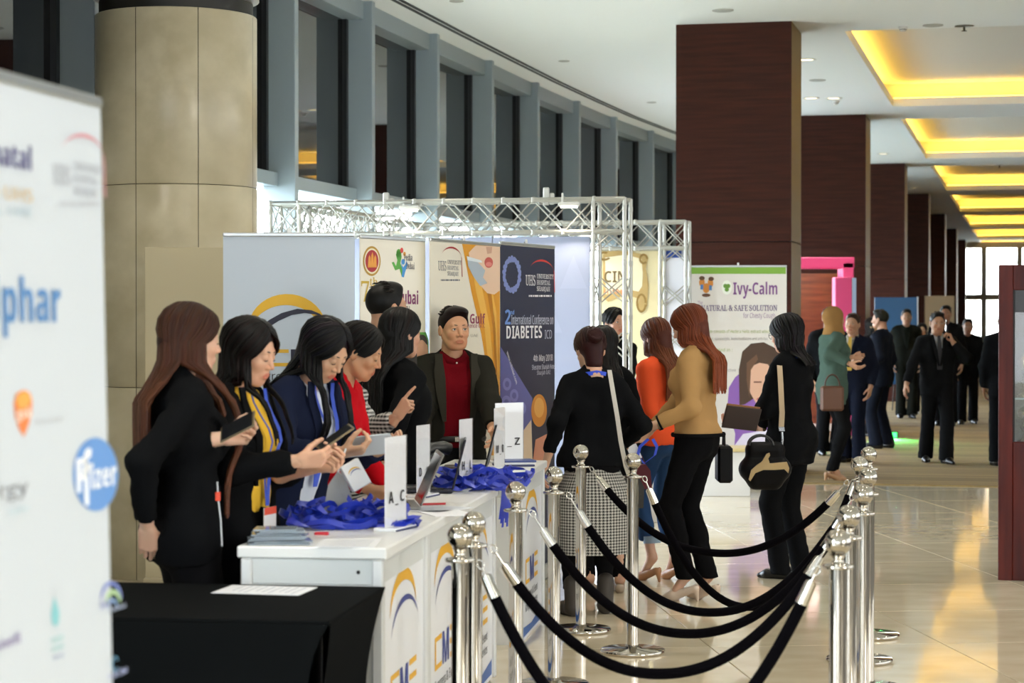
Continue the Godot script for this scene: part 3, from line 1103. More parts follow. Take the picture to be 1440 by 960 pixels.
# ---------------------------------------------------------------- printed boards
func board_at(called: String, label: String, category: String, left: Vector3, right: Vector3, low: float, high: float, lean := 0.0, thick := 0.006) -> Node3D:
	var t := thing(called, label, category)
	var x := (right - left).normalized()
	var y := Vector3.UP
	var z := x.cross(y)
	t.transform = Transform3D(Basis(x, y, z) * Basis(Vector3.RIGHT, -lean), left)
	t.set_meta("size", Vector4(left.distance_to(right), low, high, thick))
	return t

# where the line of sight through a picture point meets the board, in the board's own axes
func bp(b: Node3D, px: float, py: float) -> Vector2:
	var xf := b.transform
	var eye := Vector3(0, EYE, 0)
	var ray := Vector3((px - 720.0) / FPX, -(py - 450.0) / FPX, -1.0)
	var zf := xf.basis.z
	var t := zf.dot(xf.origin - eye) / zf.dot(ray)
	var p := xf.affine_inverse() * (eye + ray * t)
	return Vector2(p.x, p.y)

func ink(b: Node3D, color: String, layer: int, shapes: Array, called := "print") -> MeshInstance3D:
	var mb := MB.new()
	for s in shapes:
		mb.prism(s, 0.0, 0.0, Transform3D(Basis(), Vector3(0, 0, 0.0035 + 0.0006 * layer)), Color.WHITE, false)
	return part(called, mb, hexm(color, 0.45), b)

func pts_on(b: Node3D, list: Array) -> PackedVector2Array:
	var out := PackedVector2Array()
	for p in list:
		out.append(bp(b, p[0], p[1]))
	return out

func oval(b: Node3D, cx: float, cy: float, rx: float, ry: float, a0 := 0.0, a1 := 360.0, tilt := 0.0) -> PackedVector2Array:
	var out := PackedVector2Array()
	for k in 28:
		var a := deg_to_rad(lerpf(a0, a1, k / (27.0 if a1 - a0 < 359.0 else 28.0)))
		var p := Vector2(cos(a) * rx, -sin(a) * ry).rotated(tilt)
		out.append(bp(b, cx + p.x, cy + p.y))
	return out

# a crescent stroke: an elliptic arc that swells in the middle
func swoosh(b: Node3D, cx: float, cy: float, rx: float, ry: float, a0: float, a1: float, w: float, even := false, skew := 0.5) -> PackedVector2Array:
	var outer := []
	var inner := []
	for k in 21:
		var t := k / 20.0
		var a := deg_to_rad(lerpf(a0, a1, t))
		var ww := w * (1.0 if even else pow(sin(PI * pow(t, 0.5 / skew * 0.5 + 0.5)), 0.7) + 0.05)
		outer.append([cx + cos(a) * (rx + ww * 0.5), cy - sin(a) * (ry + ww * 0.5)])
		inner.push_front([cx + cos(a) * (rx - ww * 0.5), cy - sin(a) * (ry - ww * 0.5)])
	return pts_on(b, outer + inner)

func rect(b: Node3D, x0: float, y0: float, x1: float, y1: float) -> PackedVector2Array:
	return pts_on(b, [[x0, y1], [x1, y1], [x1, y0], [x0, y0]])

func font(bold: bool, serif: bool) -> SystemFont:
	var f := SystemFont.new()
	f.font_names = PackedStringArray(["Droid Serif" if serif else "Droid Sans"])
	f.font_weight = 700 if bold else 400
	return f

# lettering from a left base point to a right end, cap height given in picture points
func words(b: Node3D, s: String, pxl: float, py: float, pxr: float, cap_px: float, color: String, bold := false, serif := false, layer := 3, roll := 0.0) -> void:
	var a := bp(b, pxl, py)
	var e := bp(b, pxr, py)
	var up := bp(b, pxl, py - cap_px)
	write(b, s, a, e.x - a.x, up.y - a.y, color, bold, serif, layer, roll)

func write(b: Node3D, s: String, at: Vector2, width: float, cap_m: float, color: String, bold := false, serif := false, layer := 3, roll := 0.0) -> MeshInstance3D:
	var tm := TextMesh.new()
	tm.font = font(bold, serif)
	tm.font_size = 48
	tm.pixel_size = 1.0 / 48.0
	tm.depth = 0.02
	tm.curve_step = 2.0
	tm.horizontal_alignment = HORIZONTAL_ALIGNMENT_LEFT
	tm.text = "H"
	var hb := tm.get_aabb()
	tm.text = s
	var bb := tm.get_aabb()
	var sy := cap_m / hb.size.y
	var sx := width / bb.size.x if width > 0.0 else sy
	var o := put("lettering", tm, hexm(color, 0.5), b)
	o.transform = Transform3D(Basis(Vector3(0, 0, 1), roll) * Basis.from_scale(Vector3(sx, sy, 0.02)), Vector3(at.x, at.y, 0.0036 + 0.0006 * layer)) * Transform3D(Basis(), Vector3(-bb.position.x, -hb.position.y, 0))
	return o

func sheet(b: Node3D, color: String, called := "banner_sheet", rough := 0.42) -> void:
	var z: Vector4 = b.get_meta("size")
	part(called, boxed(Vector3(z.x / 2, (z.y + z.z) / 2, 0), Vector3(z.x, z.z - z.y, z.w), 0.0), hexm(color, rough), b)

func roll_up(b: Node3D, metal := "b9bcbd") -> void:     # rail, cassette and pole of a roll-up stand
	var z: Vector4 = b.get_meta("size")
	part("top_rail", boxed(Vector3(z.x / 2, z.z + 0.008, 0), Vector3(z.x + 0.004, 0.022, 0.016), 0.005), hexm(metal, 0.3, 0.9), b)
	part("cassette", boxed(Vector3(z.x / 2, z.y - 0.05, -0.01), Vector3(z.x + 0.03, 0.1, 0.11), 0.02), hexm(metal, 0.3, 0.9), b)
	var mb := MB.new()
	mb.tube([Vector3(z.x / 2, 0.02, -0.03), Vector3(z.x / 2, z.z + 0.03, -0.02)], [0.009], 8)
	part("pole", mb, hexm("8d9092", 0.3, 0.9), b)
	part("pole_hook", boxed(Vector3(z.x / 2, z.z + 0.025, -0.012), Vector3(0.02, 0.04, 0.012), 0.004), hexm("e6e8e8", 0.4), b)


# ---------------------------------------------------------------- the hall
func hall_box(a0: float, a1: float, b0: float, b1: float, y0: float, y1: float, bevel := 0.0) -> MB:
	return boxed(CW((a0 + a1) / 2, (b0 + b1) / 2, (y0 + y1) / 2), Vector3(a1 - a0, y1 - y0, b1 - b0), bevel, hall_basis())

func area(called: String, xf: Transform3D, size: Vector2, color: String, energy: float) -> void:
	var l := AreaLight3D.new()
	l.name = called
	l.area_size = size
	l.light_color = Color(color)
	l.light_energy = energy
	l.shadow_enabled = true
	l.set("area_range", 60.0)
	add_child(l, true)
	l.transform = xf

const COVE_A0 := -1.97
const COVE_A1 := 2.2
const COVE_B := 23.5
const COVE_LEN := 8.45
const STEP := 10.48
const CEIL := 4.8

func lamps() -> void:          # daylight through the lobby's own glass walls beside and behind the camera
	var key := Transform3D(hall_basis() * Basis(Vector3.UP, PI / 2), CW(7.9, 1.2, 2.55))
	area("lobby_window_light", key, Vector2(3.2, 2.4), "fffaf2", KEY)
	var back := Transform3D(hall_basis() * Basis(Vector3.UP, PI), CW(0.5, -8.9, 2.4))
	area("entrance_window_light", back, Vector2(9.0, 3.6), "f4f8ff", FILL)
	var side := Transform3D(hall_basis() * Basis(Vector3.UP, PI / 2), CW(7.9, 13.0, 2.3))
	area("garden_window_light", side, Vector2(14.0, 3.2), "f7faff", SIDE)

const KEY := 50.0
const FILL := 12.0
const SIDE := 18.0
const DOWN := 4.4
const COVE_GLOW := 3.8

func hall() -> void:
	# floor: polished stone squares, then carpet
	var bed := boxed(Vector3(1.5, -0.06, -6.0), Vector3(26, 0.1, 46), 0.0)
	tag(struct("floor", bed, hexm("5a5346", 0.6)), "floor of cream polished stone squares under the whole lobby", "floor")
	var floor_node: MeshInstance3D = get_node("floor")
	var stones := []
	for k in 4:
		stones.append(mat(Color.WHITE, 0.07, 0.0, {"albedo_texture": noise_tex(0.012, Color([0.775, 0.765, 0.785, 0.77][k], [0.725, 0.715, 0.735, 0.72][k], [0.62, 0.61, 0.63, 0.615][k]), Color([0.825, 0.815, 0.835, 0.825][k], [0.78, 0.77, 0.79, 0.78][k], [0.685, 0.675, 0.695, 0.68][k]), 192, FastNoiseLite.TYPE_SIMPLEX_SMOOTH, 5, Vector2(1, 1.6), 20 + k), "metallic_specular": 0.62}))
	var tile := boxed(Vector3(0, -0.005, 0), Vector3(1.196, 0.012, 1.196), 0.002)
	for i in tile.v.size():
		tile.uv[i] = Vector2(tile.v[i].x, tile.v[i].z) / 1.2
	var am := ArrayMesh.new()
	am.add_surface_from_arrays(Mesh.PRIMITIVE_TRIANGLES, tile.arrays())
	var tb := Basis(Vector3.UP, 0.1)
	for i in range(-8, 9):
		for k in range(0, 21):
			var p := tb * Vector3(i * 1.2 + 0.27, 0, -k * 1.2 - 0.4)
			var d := -p.z
			var bb := sin(TURN) * p.x + cos(TURN) * d
			if bb < 22.2 and absf(p.x) < 1.4 + d * 0.3 and d > -0.5:
				var o := put("tile", am, stones[rng.randi() % 4], floor_node)
				o.transform = Transform3D(tb, p + Vector3(0, 0.0 if bb < 20.9 else -0.0, 0))
	var cm := mat(Color.WHITE, 0.96, 0.0, {"albedo_texture": carpet_tex(), "uv1_scale": Vector3(0.5, 0.5, 1)})
	var carpet := hall_box(-4.3, 9, 21.6, 96, -0.05, 0.012)
	var cb := hall_basis().inverse()
	for i in carpet.v.size():
		var q := cb * carpet.v[i]
		carpet.uv[i] = Vector2(q.x, q.z)
	tag(struct("floor_carpet", carpet, cm), "tan striped carpet running down the long hall", "carpet")

	tag(struct("floor_aisle", hall_box(-6.8, -4.3, 22.3, 96, -0.05, 0.004), stones[0]), "polished stone aisle along the glass wall behind the stand", "floor")
	# ceiling with lit recesses
	var cw := hexm("e6e8e4", 0.85)
	var cmb := MB.new()
	var hb := hall_basis()
	cmb.add(hall_box(-6.75, COVE_A0, -9.2, 96, CEIL, CEIL + 0.12))
	cmb.add(hall_box(COVE_A1, 8.3, -9.2, 96, CEIL, CEIL + 0.12))
	cmb.add(hall_box(COVE_A0, COVE_A1, -9.2, COVE_B, CEIL, CEIL + 0.12))
	for k in 7:
		var b0 := COVE_B + STEP * k + COVE_LEN
		cmb.add(hall_box(COVE_A0, COVE_A1, b0, minf(b0 + STEP - COVE_LEN, 96.0) if k < 6 else 96.0, CEIL, CEIL + 0.12))
	tag(struct("ceiling", cmb, cw), "pale grey plaster ceiling over the hall", "ceiling")
	for k in 7:
		cove(k)
	# the long diffuser slot along the glass wall's head
	var fl := facade_line()
	var slot := MB.new()
	for off in [0.2, 0.27]:
		var pts := []
		for i in fl.size():
			var w := facade_in(i)
			pts.append(fl[i] + w * (0.32 + off) + Vector3(0, CEIL - 0.002, 0))
		slot.strip(pts, [Vector3(0.022, 0, 0.006)], 0.006)
	part("ceiling_slot", slot, hexm("2b2e2e", 0.6), get_node("ceiling"))

	# walls that close the room beside and behind the camera
	var wallm := hexm("c9c4b6", 0.8)
	var wr := MB.new()
	wr.add(hall_box(8.0, 8.3, -9.2, -0.4, 0, CEIL))
	wr.add(hall_box(8.0, 8.3, 2.8, 6.0, 0, CEIL))
	wr.add(hall_box(8.0, 8.3, 6.0, 20.0, 0, 0.7))
	wr.add(hall_box(8.0, 8.3, 6.0, 20.0, 3.9, CEIL))
	wr.add(hall_box(8.0, 8.3, 20.0, 96, 0, CEIL))
	wr.add(hall_box(8.0, 8.3, -0.4, 2.8, 0, 1.35))
	wr.add(hall_box(8.0, 8.3, -0.4, 2.8, 3.75, CEIL))
	tag(struct("wall_right", wr, wallm), "plain plaster wall closing the right side of the lobby", "wall")
	tag(struct("window_1", hall_box(7.97, 8.0, -0.4, 2.8, 1.35, 3.75), glow("fffaf2", 2.0)), "bright lobby window in the right wall", "window")
	tag(struct("window_28", hall_box(7.97, 8.0, 6.0, 20.0, 0.7, 3.9), glow("f7faff", 1.2)), "long bright garden window in the right wall", "window")
	var wb := MB.new()
	wb.add(hall_box(-10.5, -4.0, -9.3, -9.0, 0, CEIL))
	wb.add(hall_box(5.0, 8.3, -9.3, -9.0, 0, CEIL))
	wb.add(hall_box(-4.0, 5.0, -9.3, -9.0, 0, 0.6))
	wb.add(hall_box(-4.0, 5.0, -9.3, -9.0, 4.2, CEIL))
	tag(struct("wall_back", wb, wallm), "entrance wall of the lobby", "wall")
	tag(struct("window_2", hall_box(-4.0, 5.0, -9.0, -8.97, 0.6, 4.2), glow("f4f8ff", 1.6)), "wide bright entrance window", "window")
	facade()
	far_end()
	columns()
	fittings()

func carpet_tex() -> ImageTexture:
	var r := RandomNumberGenerator.new()
	r.seed = 8
	var im := Image.create(128, 512, false, Image.FORMAT_RGB8)
	var y := 0
	while y < 512:
		var h := r.randi_range(6, 34)
		var t := r.randf()
		for yy in range(y, mini(512, y + h)):
			for x in 128:
				var c := Color(0.41, 0.32, 0.17).lerp(Color(0.57, 0.48, 0.29), clampf(t + r.randf_range(-0.18, 0.18), 0, 1))
				im.set_pixel(x, yy, c)
		y += h
	return ImageTexture.create_from_image(im)

func cove(k: int) -> void:
	var b0 := COVE_B + STEP * k
	var b1 := b0 + COVE_LEN
	var t := thing("ceiling_recess", ["lit ceiling recess nearest in the hall, widest in the picture", "second lit ceiling recess down the hall, just past the nearest", "third lit ceiling recess down the hall", "fourth lit ceiling recess down the hall", "fifth lit ceiling recess down the hall", "sixth lit ceiling recess down the hall", "seventh and farthest lit ceiling recess, by the end windows"][k], "ceiling recess", Vector3.ZERO, 0.0, "lit ceiling recesses along the hall")
	var m := 0.34
	var top := CEIL + 0.36
	part("recess_slab", hall_box(COVE_A0 - m, COVE_A1 + m, b0 - m, b1 + m, top, top + 0.08), hexm("d5d3ca", 0.6), t)
	var side := MB.new()
	side.add(hall_box(COVE_A0 - m - 0.04, COVE_A0 - m, b0 - m, b1 + m, CEIL + 0.12, top))
	side.add(hall_box(COVE_A1 + m, COVE_A1 + m + 0.04, b0 - m, b1 + m, CEIL + 0.12, top))
	side.add(hall_box(COVE_A0 - m, COVE_A1 + m, b0 - m - 0.04, b0 - m, CEIL + 0.12, top))
	side.add(hall_box(COVE_A0 - m, COVE_A1 + m, b1 + m, b1 + m + 0.04, CEIL + 0.12, top))
	part("recess_side", side, hexm("cfc8b4", 0.7), t)
	var g := glow("ffcb55", 6.0)
	var e := 0.2
	part("strip_light", hall_box(COVE_A0 - e, COVE_A0 - e + 0.05, b0, b1, CEIL + 0.12, CEIL + 0.15), g, t)
	part("strip_light", hall_box(COVE_A1 + e - 0.05, COVE_A1 + e, b0, b1, CEIL + 0.12, CEIL + 0.15), g, t)
	part("strip_light", hall_box(COVE_A0, COVE_A1, b0 - e, b0 - e + 0.05, CEIL + 0.12, CEIL + 0.15), g, t)
	part("strip_light", hall_box(COVE_A0, COVE_A1, b1 + e - 0.05, b1 + e, CEIL + 0.12, CEIL + 0.15), g, t)
	var hb := hall_basis()
	var upx := hb * Basis(Vector3.RIGHT, PI / 2)
	var y := CEIL + 0.16
	area("recess_light", Transform3D(upx, CW(COVE_A0 - e + 0.025, (b0 + b1) / 2, y)), Vector2(0.05, COVE_LEN), "ffcb55", COVE_GLOW)
	area("recess_light", Transform3D(upx, CW(COVE_A1 + e - 0.025, (b0 + b1) / 2, y)), Vector2(0.05, COVE_LEN), "ffcb55", COVE_GLOW)
	area("recess_light", Transform3D(upx, CW((COVE_A0 + COVE_A1) / 2, b0 - e + 0.025, y)), Vector2(COVE_A1 - COVE_A0, 0.05), "ffcb55", COVE_GLOW * 0.5)
	area("recess_light", Transform3D(upx, CW((COVE_A0 + COVE_A1) / 2, b1 + e - 0.025, y)), Vector2(COVE_A1 - COVE_A0, 0.05), "ffcb55", COVE_GLOW * 0.5)

func facade_line() -> Array:
	var out := []
	for p in [[-5.0, 3.0], [-4.6, 5.3], [-4.2, 7.6], [-3.83, 9.9], [-3.46, 12.15], [-3.08, 14.4], [-2.66, 16.6], [-2.19, 18.9], [-1.66, 21.2], [-1.1, 23.6], [-0.52, 26.0], [0.065, 28.4], [0.69, 30.8], [1.34, 33.2], [2.07, 35.6], [2.82, 38.0], [3.6, 40.3], [4.4, 42.6], [5.25, 44.9]]:
		out.append(Vector3(p[0], 0, -p[1]))
	return out

func facade_in(i: int) -> Vector3:           # from the glass into the room
	var f := facade_line()
	var t: Vector3 = (f[mini(i + 1, f.size() - 1)] - f[maxi(i - 1, 0)]).normalized()
	return Vector3(-t.z, 0, t.x)

func facade() -> void:
	var f := facade_line()
	var steel := hexm("94a1a7", 0.42, 0.1)
	var black := hexm("14171a", 0.4)
	var dark := mat(Color(0.03, 0.037, 0.045), 0.02, 0.0, {"metallic_specular": 0.75})
	var clear := mat(Color(0.85, 0.95, 0.93, 0.12), 0.02, 0.0, {"transparency": BaseMaterial3D.TRANSPARENCY_ALPHA})
	var w := Node3D.new()
	w.name = "wall_left"
	add_child(w, true)
	w.set_meta("kind", "structure")
	tag(w, "long curved glass wall with grey steel fins", "glass wall")
	for i in f.size():
		var into := facade_in(i)
		var along := Vector3(into.z, 0, -into.x)
		var b := Basis(into, Vector3.UP, along)
		part("fin", boxed(f[i] + into * 0.15 + Vector3(0, CEIL / 2, 0), Vector3(0.3, CEIL, 0.1), 0.006, b), steel, w)
		if i == f.size() - 1:
			continue
		var a: Vector3 = f[i]
		var e: Vector3 = f[i + 1]
		var mid := (a + e) / 2
		var len := a.distance_to(e)
		var t := (e - a).normalized()
		var nn := Vector3(-t.z, 0, t.x)
		var wb := Basis(nn, Vector3.UP, -t)
		var win := Node3D.new()
		win.name = "window_%d" % (i + 3)
		add_child(win, true)
		win.set_meta("kind", "structure")
		tag(win, "tall window bay of the curved glass wall, %s of its nineteen fins" % ["before the first", "by the first"][0 if i < 1 else 1] if i < 2 else "tall dark window bay of the curved glass wall between two steel fins", "window", "window bays of the curved glass wall")
		part("pane", boxed(mid + Vector3(0, (2.95 + 4.62) / 2, 0), Vector3(0.02, 4.62 - 2.95, len - 0.1), 0.0, wb), dark, win, "dark tinted upper pane")
		part("pane", boxed(mid + Vector3(0, 1.5, 0), Vector3(0.012, 2.66, len - 0.1), 0.0, wb), clear, win, "clear lower pane")
		var tr := MB.new()
		tr.box(mid + nn * 0.06 + Vector3(0, 2.89, 0), Vector3(0.16, 0.12, len - 0.1), 0.004, wb)
		tr.box(mid + nn * 0.06 + Vector3(0, 0.09, 0), Vector3(0.16, 0.18, len - 0.1), 0.004, wb)
		part("transom", tr, steel, win)
		if i <= 4:
			part("roller_blind", boxed(mid + nn * 0.03 + Vector3(0, 1.5, 0), Vector3(0.004, 2.66, len - 0.12), 0.0, wb), mat(Color("cfcfc6"), 0.9, 0.0, {"backlight_enabled": true, "backlight": Color(0.35, 0.35, 0.34)}), win, "pale roller blind drawn down over the lower pane")
		part("head_band", boxed(mid + nn * 0.1 + Vector3(0, 4.71, 0), Vector3(0.22, 0.18, len - 0.1), 0.004, wb), steel, win)
		part("gasket", boxed(e - t * 0.085 + nn * 0.03 + Vector3(0, 3.78, 0), Vector3(0.05, 1.68, 0.06), 0.0, wb), black, win)
	# what lies outside: a paved forecourt and a dark canopy above the upper panes
	tag(struct("ground_outside", hall_box(-60, -6.9, -30, 140, -0.2, -0.02), hexm("c9ccc6", 0.9)), "pale paved forecourt outside the glass wall", "ground")

func far_end() -> void:
	var frame := hexm("6f736f", 0.5)
	var b := 88.0
	var wl := MB.new()
	wl.add(hall_box(-14, -3.2, b, b + 0.3, 0, CEIL))
	wl.add(hall_box(-3.2, 8.3, b, b + 0.3, 4.55, CEIL))
	tag(struct("wall_front", wl, hexm("a59b88", 0.8)), "end wall of the hall around its bright windows", "wall")
	var clear := mat(Color(0.92, 0.97, 1.0, 0.1), 0.02, 0.0, {"transparency": BaseMaterial3D.TRANSPARENCY_ALPHA})
	var k := 0
	var a := -3.2
	while a < 7.9:
		var win := Node3D.new()
		win.name = "window_%d" % (30 + k)
		add_child(win, true)
		win.set_meta("kind", "structure")
		tag(win, ["bright end window above the glass door, first from the columns", "bright window at the far end of the hall"][0 if k == 0 else 1], "window", "" if k == 0 else "end windows of the hall")
		part("pane", hall_box(a + 0.05, a + 1.35, b + 0.1, b + 0.12, 2.65, 4.55), clear, win)
		part("pane", hall_box(a + 0.05, a + 1.35, b + 0.1, b + 0.12, 0.05, 2.5), clear, win)
		var fr := MB.new()
		fr.add(hall_box(a - 0.11, a + 0.11, b, b + 0.2, 0, 4.55))
		fr.add(hall_box(a + 0.11, a + 1.29, b, b + 0.2, 2.45, 2.7))
		part("window_frame", fr, frame, win)
		a += 1.4
		k += 1
	tag(struct("ground_beyond", hall_box(-14, 30, 88.4, 160, -0.2, -0.02), hexm("d8dad6", 0.9)), "sunlit paving outside the end windows", "ground")
	var sf := MB.new()
	sf.add(hall_box(-6.75, -6.45, 46.2, 88.3, 0, CEIL))
	sf.add(hall_box(-6.45, -5.3, 46.0, 46.3, 0, CEIL))
	tag(struct("wall_inner", sf, hexm("8f8371", 0.8)), "inner wall behind the far columns", "wall")

func wood_tex() -> ImageTexture:
	return noise_tex(0.035, Color(0.195, 0.088, 0.058), Color(0.27, 0.122, 0.08), 256, FastNoiseLite.TYPE_SIMPLEX_SMOOTH, 5, Vector2(0.16, 2.6), 9)

func columns() -> void:
	var wood := mat(Color.WHITE, 0.45, 0.0, {"albedo_texture": wood_tex(), "uv1_triplanar": true, "uv1_scale": Vector3(0.7, 0.7, 0.7), "metallic_specular": 0.3})
	var brass := hexm("7a6433", 0.6, 0.8)
	var joint := hexm("1a0d09", 0.7)
	var names := ["dark veneered square column nearest the camera, behind the herbal cough banner", "second veneered column down the hall, behind the pink stand", "third veneered column in the row", "fourth veneered column in the row", "fifth veneered column in the row", "sixth veneered column in the row", "seventh and last veneered column, by the end windows"]
	for k in 7:
		var b := 22.56 + STEP * k
		var t := thing("column", names[k], "column", CW(-3.06, b + 0.5, 0), -TURN, "veneered columns along the hall")
		t.set_meta("kind", "structure")
		part("core", boxed(Vector3(0, CEIL / 2, 0), Vector3(1.19, CEIL, 0.96), 0.0), joint, t)
		for z in [[0.0, 2.475], [2.485, CEIL]]:
			var h: float = z[1] - z[0]
			var y: float = (z[0] + z[1]) / 2
			part("veneer_panel", boxed(Vector3(0, y, 0.49), Vector3(1.23, h, 0.02), 0.003), wood, t)
			part("veneer_panel", boxed(Vector3(0, y, -0.49), Vector3(1.23, h, 0.02), 0.003), wood, t)
			part("metal_panel", boxed(Vector3(0.605, y, 0), Vector3(0.02, h, 0.958), 0.003), brass, t, "bronze side panel")
			part("metal_panel", boxed(Vector3(-0.605, y, 0), Vector3(0.02, h, 0.958), 0.003), brass, t, "bronze side panel")
	# the round stone column by the glass
	var stone := mat(Color.WHITE, 0.28, 0.0, {"albedo_texture": noise_tex(0.02, Color(0.7, 0.655, 0.54), Color(0.81, 0.77, 0.66), 256, FastNoiseLite.TYPE_SIMPLEX_SMOOTH, 5, Vector2(1, 1), 15), "uv1_triplanar": true, "uv1_scale": Vector3(0.6, 0.6, 0.6)})
	var t := thing("stone_column", "thick round cream stone column by the glass wall", "column", G(-2.2, 14.0))
	t.set_meta("kind", "structure")
	var core := MB.new()
	core.lathe([Vector2(0.0, 0), Vector2(0.505, 0), Vector2(0.505, 3.62), Vector2(0.4, 3.62), Vector2(0.4, CEIL), Vector2(0, CEIL)], 48)
	part("core", core, hexm("3a372f", 0.8), t)
	var cuts := [12.0, 66.0, 110.0, 164.0, 218.0, 265.0, 319.0, 372.0]
	for r in [[0.0, 1.22], [1.224, 2.51], [2.514, 3.63]]:
		for i in 7:
			var mb := MB.new()
			mb.lathe([Vector2(0.5, r[0]), Vector2(0.521, r[0]), Vector2(0.525, r[0] + 0.004), Vector2(0.525, r[1] - 0.004), Vector2(0.521, r[1]), Vector2(0.5, r[1])], 14, Vector3.ZERO, Basis(), deg_to_rad(cuts[i] + 0.25), deg_to_rad(cuts[i + 1] - 0.25))
			part("stone_panel", mb, stone, t)
	var ring := MB.new()
	ring.lathe([Vector2(0.4, 3.63), Vector2(0.5, 3.632), Vector2(0.5, 3.72), Vector2(0.4, 3.72)], 40)
	part("dark_ring", ring, hexm("17150f", 0.5), t)
	var cap := MB.new()
	cap.lathe([Vector2(0.42, 3.73), Vector2(0.54, 3.74), Vector2(0.54, 4.1), Vector2(0.42, 4.12)], 40)
	part("capital", cap, hexm("c9c7be", 0.6), t)
	var sl := thing("stone_screen", "flat beige stone slab standing in front of the round column", "stone slab", G(-2.02, 13.2))
	part("slab", boxed(Vector3(0, 1.05, 0), Vector3(0.5, 2.1, 0.03), 0.004), hexm("c3b797", 0.5), sl)
	part("foot", boxed(Vector3(0, 0.03, 0), Vector3(0.5, 0.06, 0.2), 0.004), hexm("b0a68a", 0.6), sl)

func ceiling_lamps() -> void:      # the rows of downlights over the lobby, ahead of and above the camera
	var rim := hexm("d9d7ce", 0.5)
	var lit := glow("fff0d2", 5.0)
	for i in 4:
		for k in 5:
			var p := CW([-5.2, -3.3, -0.9, 1.1][i], 2.0 + 4.1 * k, CEIL)
			var t := thing("downlight", "round ceiling downlight over the lobby floor, above the top of the picture", "downlight", p, 0.0, "lobby downlights")
			var mb := MB.new()
			mb.lathe([Vector2(0.085, 0.0), Vector2(0.1, -0.012), Vector2(0.12, -0.008), Vector2(0.125, 0.0)], 24)
			part("rim", mb, rim, t)
			var gl := MB.new()
			gl.lathe([Vector2(0.0, -0.004), Vector2(0.086, -0.003), Vector2(0.086, 0.0)], 24)
			part("lens", gl, lit, t)
			beam_down("lobby_beam", p + Vector3(0, -0.03, 0), DOWN, 62.0)

func beam_down(called: String, at: Vector3, energy: float, angle: float) -> void:
	var sp := SpotLight3D.new()
	sp.name = called
	sp.light_color = Color("fff4e2")
	sp.light_energy = energy
	sp.light_size = 0.09
	sp.spot_angle = angle
	sp.spot_range = 30.0
	sp.spot_attenuation = 2.0
	sp.shadow_enabled = true
	add_child(sp, true)
	sp.position = at
	sp.rotation_degrees = Vector3(-90, 0, 0)

func fittings() -> void:
	ceiling_lamps()
	var rim := hexm("d9d7ce", 0.5)
	var lit := glow("ffe9b8", 5.0)
	var spots := [[1133, 84, "between the two nearest veneered columns"], [1140, 138, "next to the second veneered column, left one of a pair"], [1172, 138, "next to the second veneered column, right one of a pair"], [1242, 216, "beside the third veneered column"], [1285, 264, "beside the fourth veneered column"], [1314, 296, "beside the fifth veneered column"]]
	for s in spots:
		var d: float = (CEIL - EYE) * FPX / (450.0 - s[1])
		var t := thing("downlight", "small round ceiling downlight " + s[2], "downlight", P(s[0], s[1], d), 0.0, "ceiling downlights")
		var mb := MB.new()
		mb.lathe([Vector2(0.085, 0.0), Vector2(0.1, -0.012), Vector2(0.12, -0.008), Vector2(0.125, 0.0)], 24)
		part("rim", mb, rim, t)
		var gl := MB.new()
		gl.lathe([Vector2(0.0, -0.004), Vector2(0.086, -0.003), Vector2(0.086, 0.0)], 24)
		part("lens", gl, lit, t)
		beam_down("downlight_beam", t.position + Vector3(0, -0.03, 0), 6.0, 60.0)
	var discs := [[1016, 15, "flat grey ceiling speaker above the nearest veneered column"], [1149, 113, "flat grey ceiling speaker behind the nearest veneered column"], [1311, 36, "flat grey ceiling speaker before the nearest lit recess"], [642, 2, "small ceiling speaker at the very top of the picture by the glass wall"], [793, 86, "small ceiling speaker in the middle of the plain ceiling"], [916, 144, "small ceiling speaker close to the nearest veneered column's left edge"]]
	for s in discs:
		var d: float = (CEIL - EYE) * FPX / (450.0 - s[1])
		var t := thing("ceiling_speaker", s[2], "ceiling speaker", P(s[0], s[1], d), 0.0, "ceiling speakers")
		var mb := MB.new()
		var r: float = 0.11 if s[0] > 950 else 0.07
		mb.lathe([Vector2(0.0, -0.012), Vector2(r - 0.02, -0.012), Vector2(r, -0.006), Vector2(r, 0.0)], 28)
		part("grille", mb, hexm("a9a89f", 0.7), t)
	var small := [[1269, 38, "white smoke detector before the nearest lit recess", "smoke detector"], [1355, 37, "chrome sprinkler head before the nearest lit recess", "sprinkler"], [1175, 142, "small white detector below the paired downlights", "smoke detector"], [1405, 232, "small chrome sprinkler between two lit recesses", "sprinkler"]]
	for s in small:
		var d: float = (CEIL - EYE) * FPX / (450.0 - s[1])
		var t := thing("smoke_detector" if s[3] == "smoke detector" else "sprinkler_head", s[2], s[3], P(s[0], s[1], d))
		var mb := MB.new()
		if s[3] == "smoke detector":
			mb.lathe([Vector2(0.0, -0.055), Vector2(0.03, -0.055), Vector2(0.036, -0.03), Vector2(0.05, -0.025), Vector2(0.05, 0.0)], 20)
			part("housing", mb, hexm("dcdad2", 0.5), t)
			var b2 := MB.new()
			b2.lathe([Vector2(0.037, -0.036), Vector2(0.0385, -0.036), Vector2(0.0385, -0.031), Vector2(0.037, -0.031)], 20)
			part("vent_ring", b2, hexm("24221f", 0.6), t)
		else:
			mb.lathe([Vector2(0.0, -0.012), Vector2(0.1, -0.006), Vector2(0.1, 0.0)], 24)
			part("plate", mb, hexm("9c9a92", 0.3, 0.8), t)
			var b2 := MB.new()
			b2.lathe([Vector2(0.0, -0.06), Vector2(0.03, -0.058), Vector2(0.03, -0.052), Vector2(0.012, -0.05), Vector2(0.012, -0.01), Vector2(0, -0.01)], 16)
			part("head", b2, hexm("4d4a44", 0.3, 0.9), t)


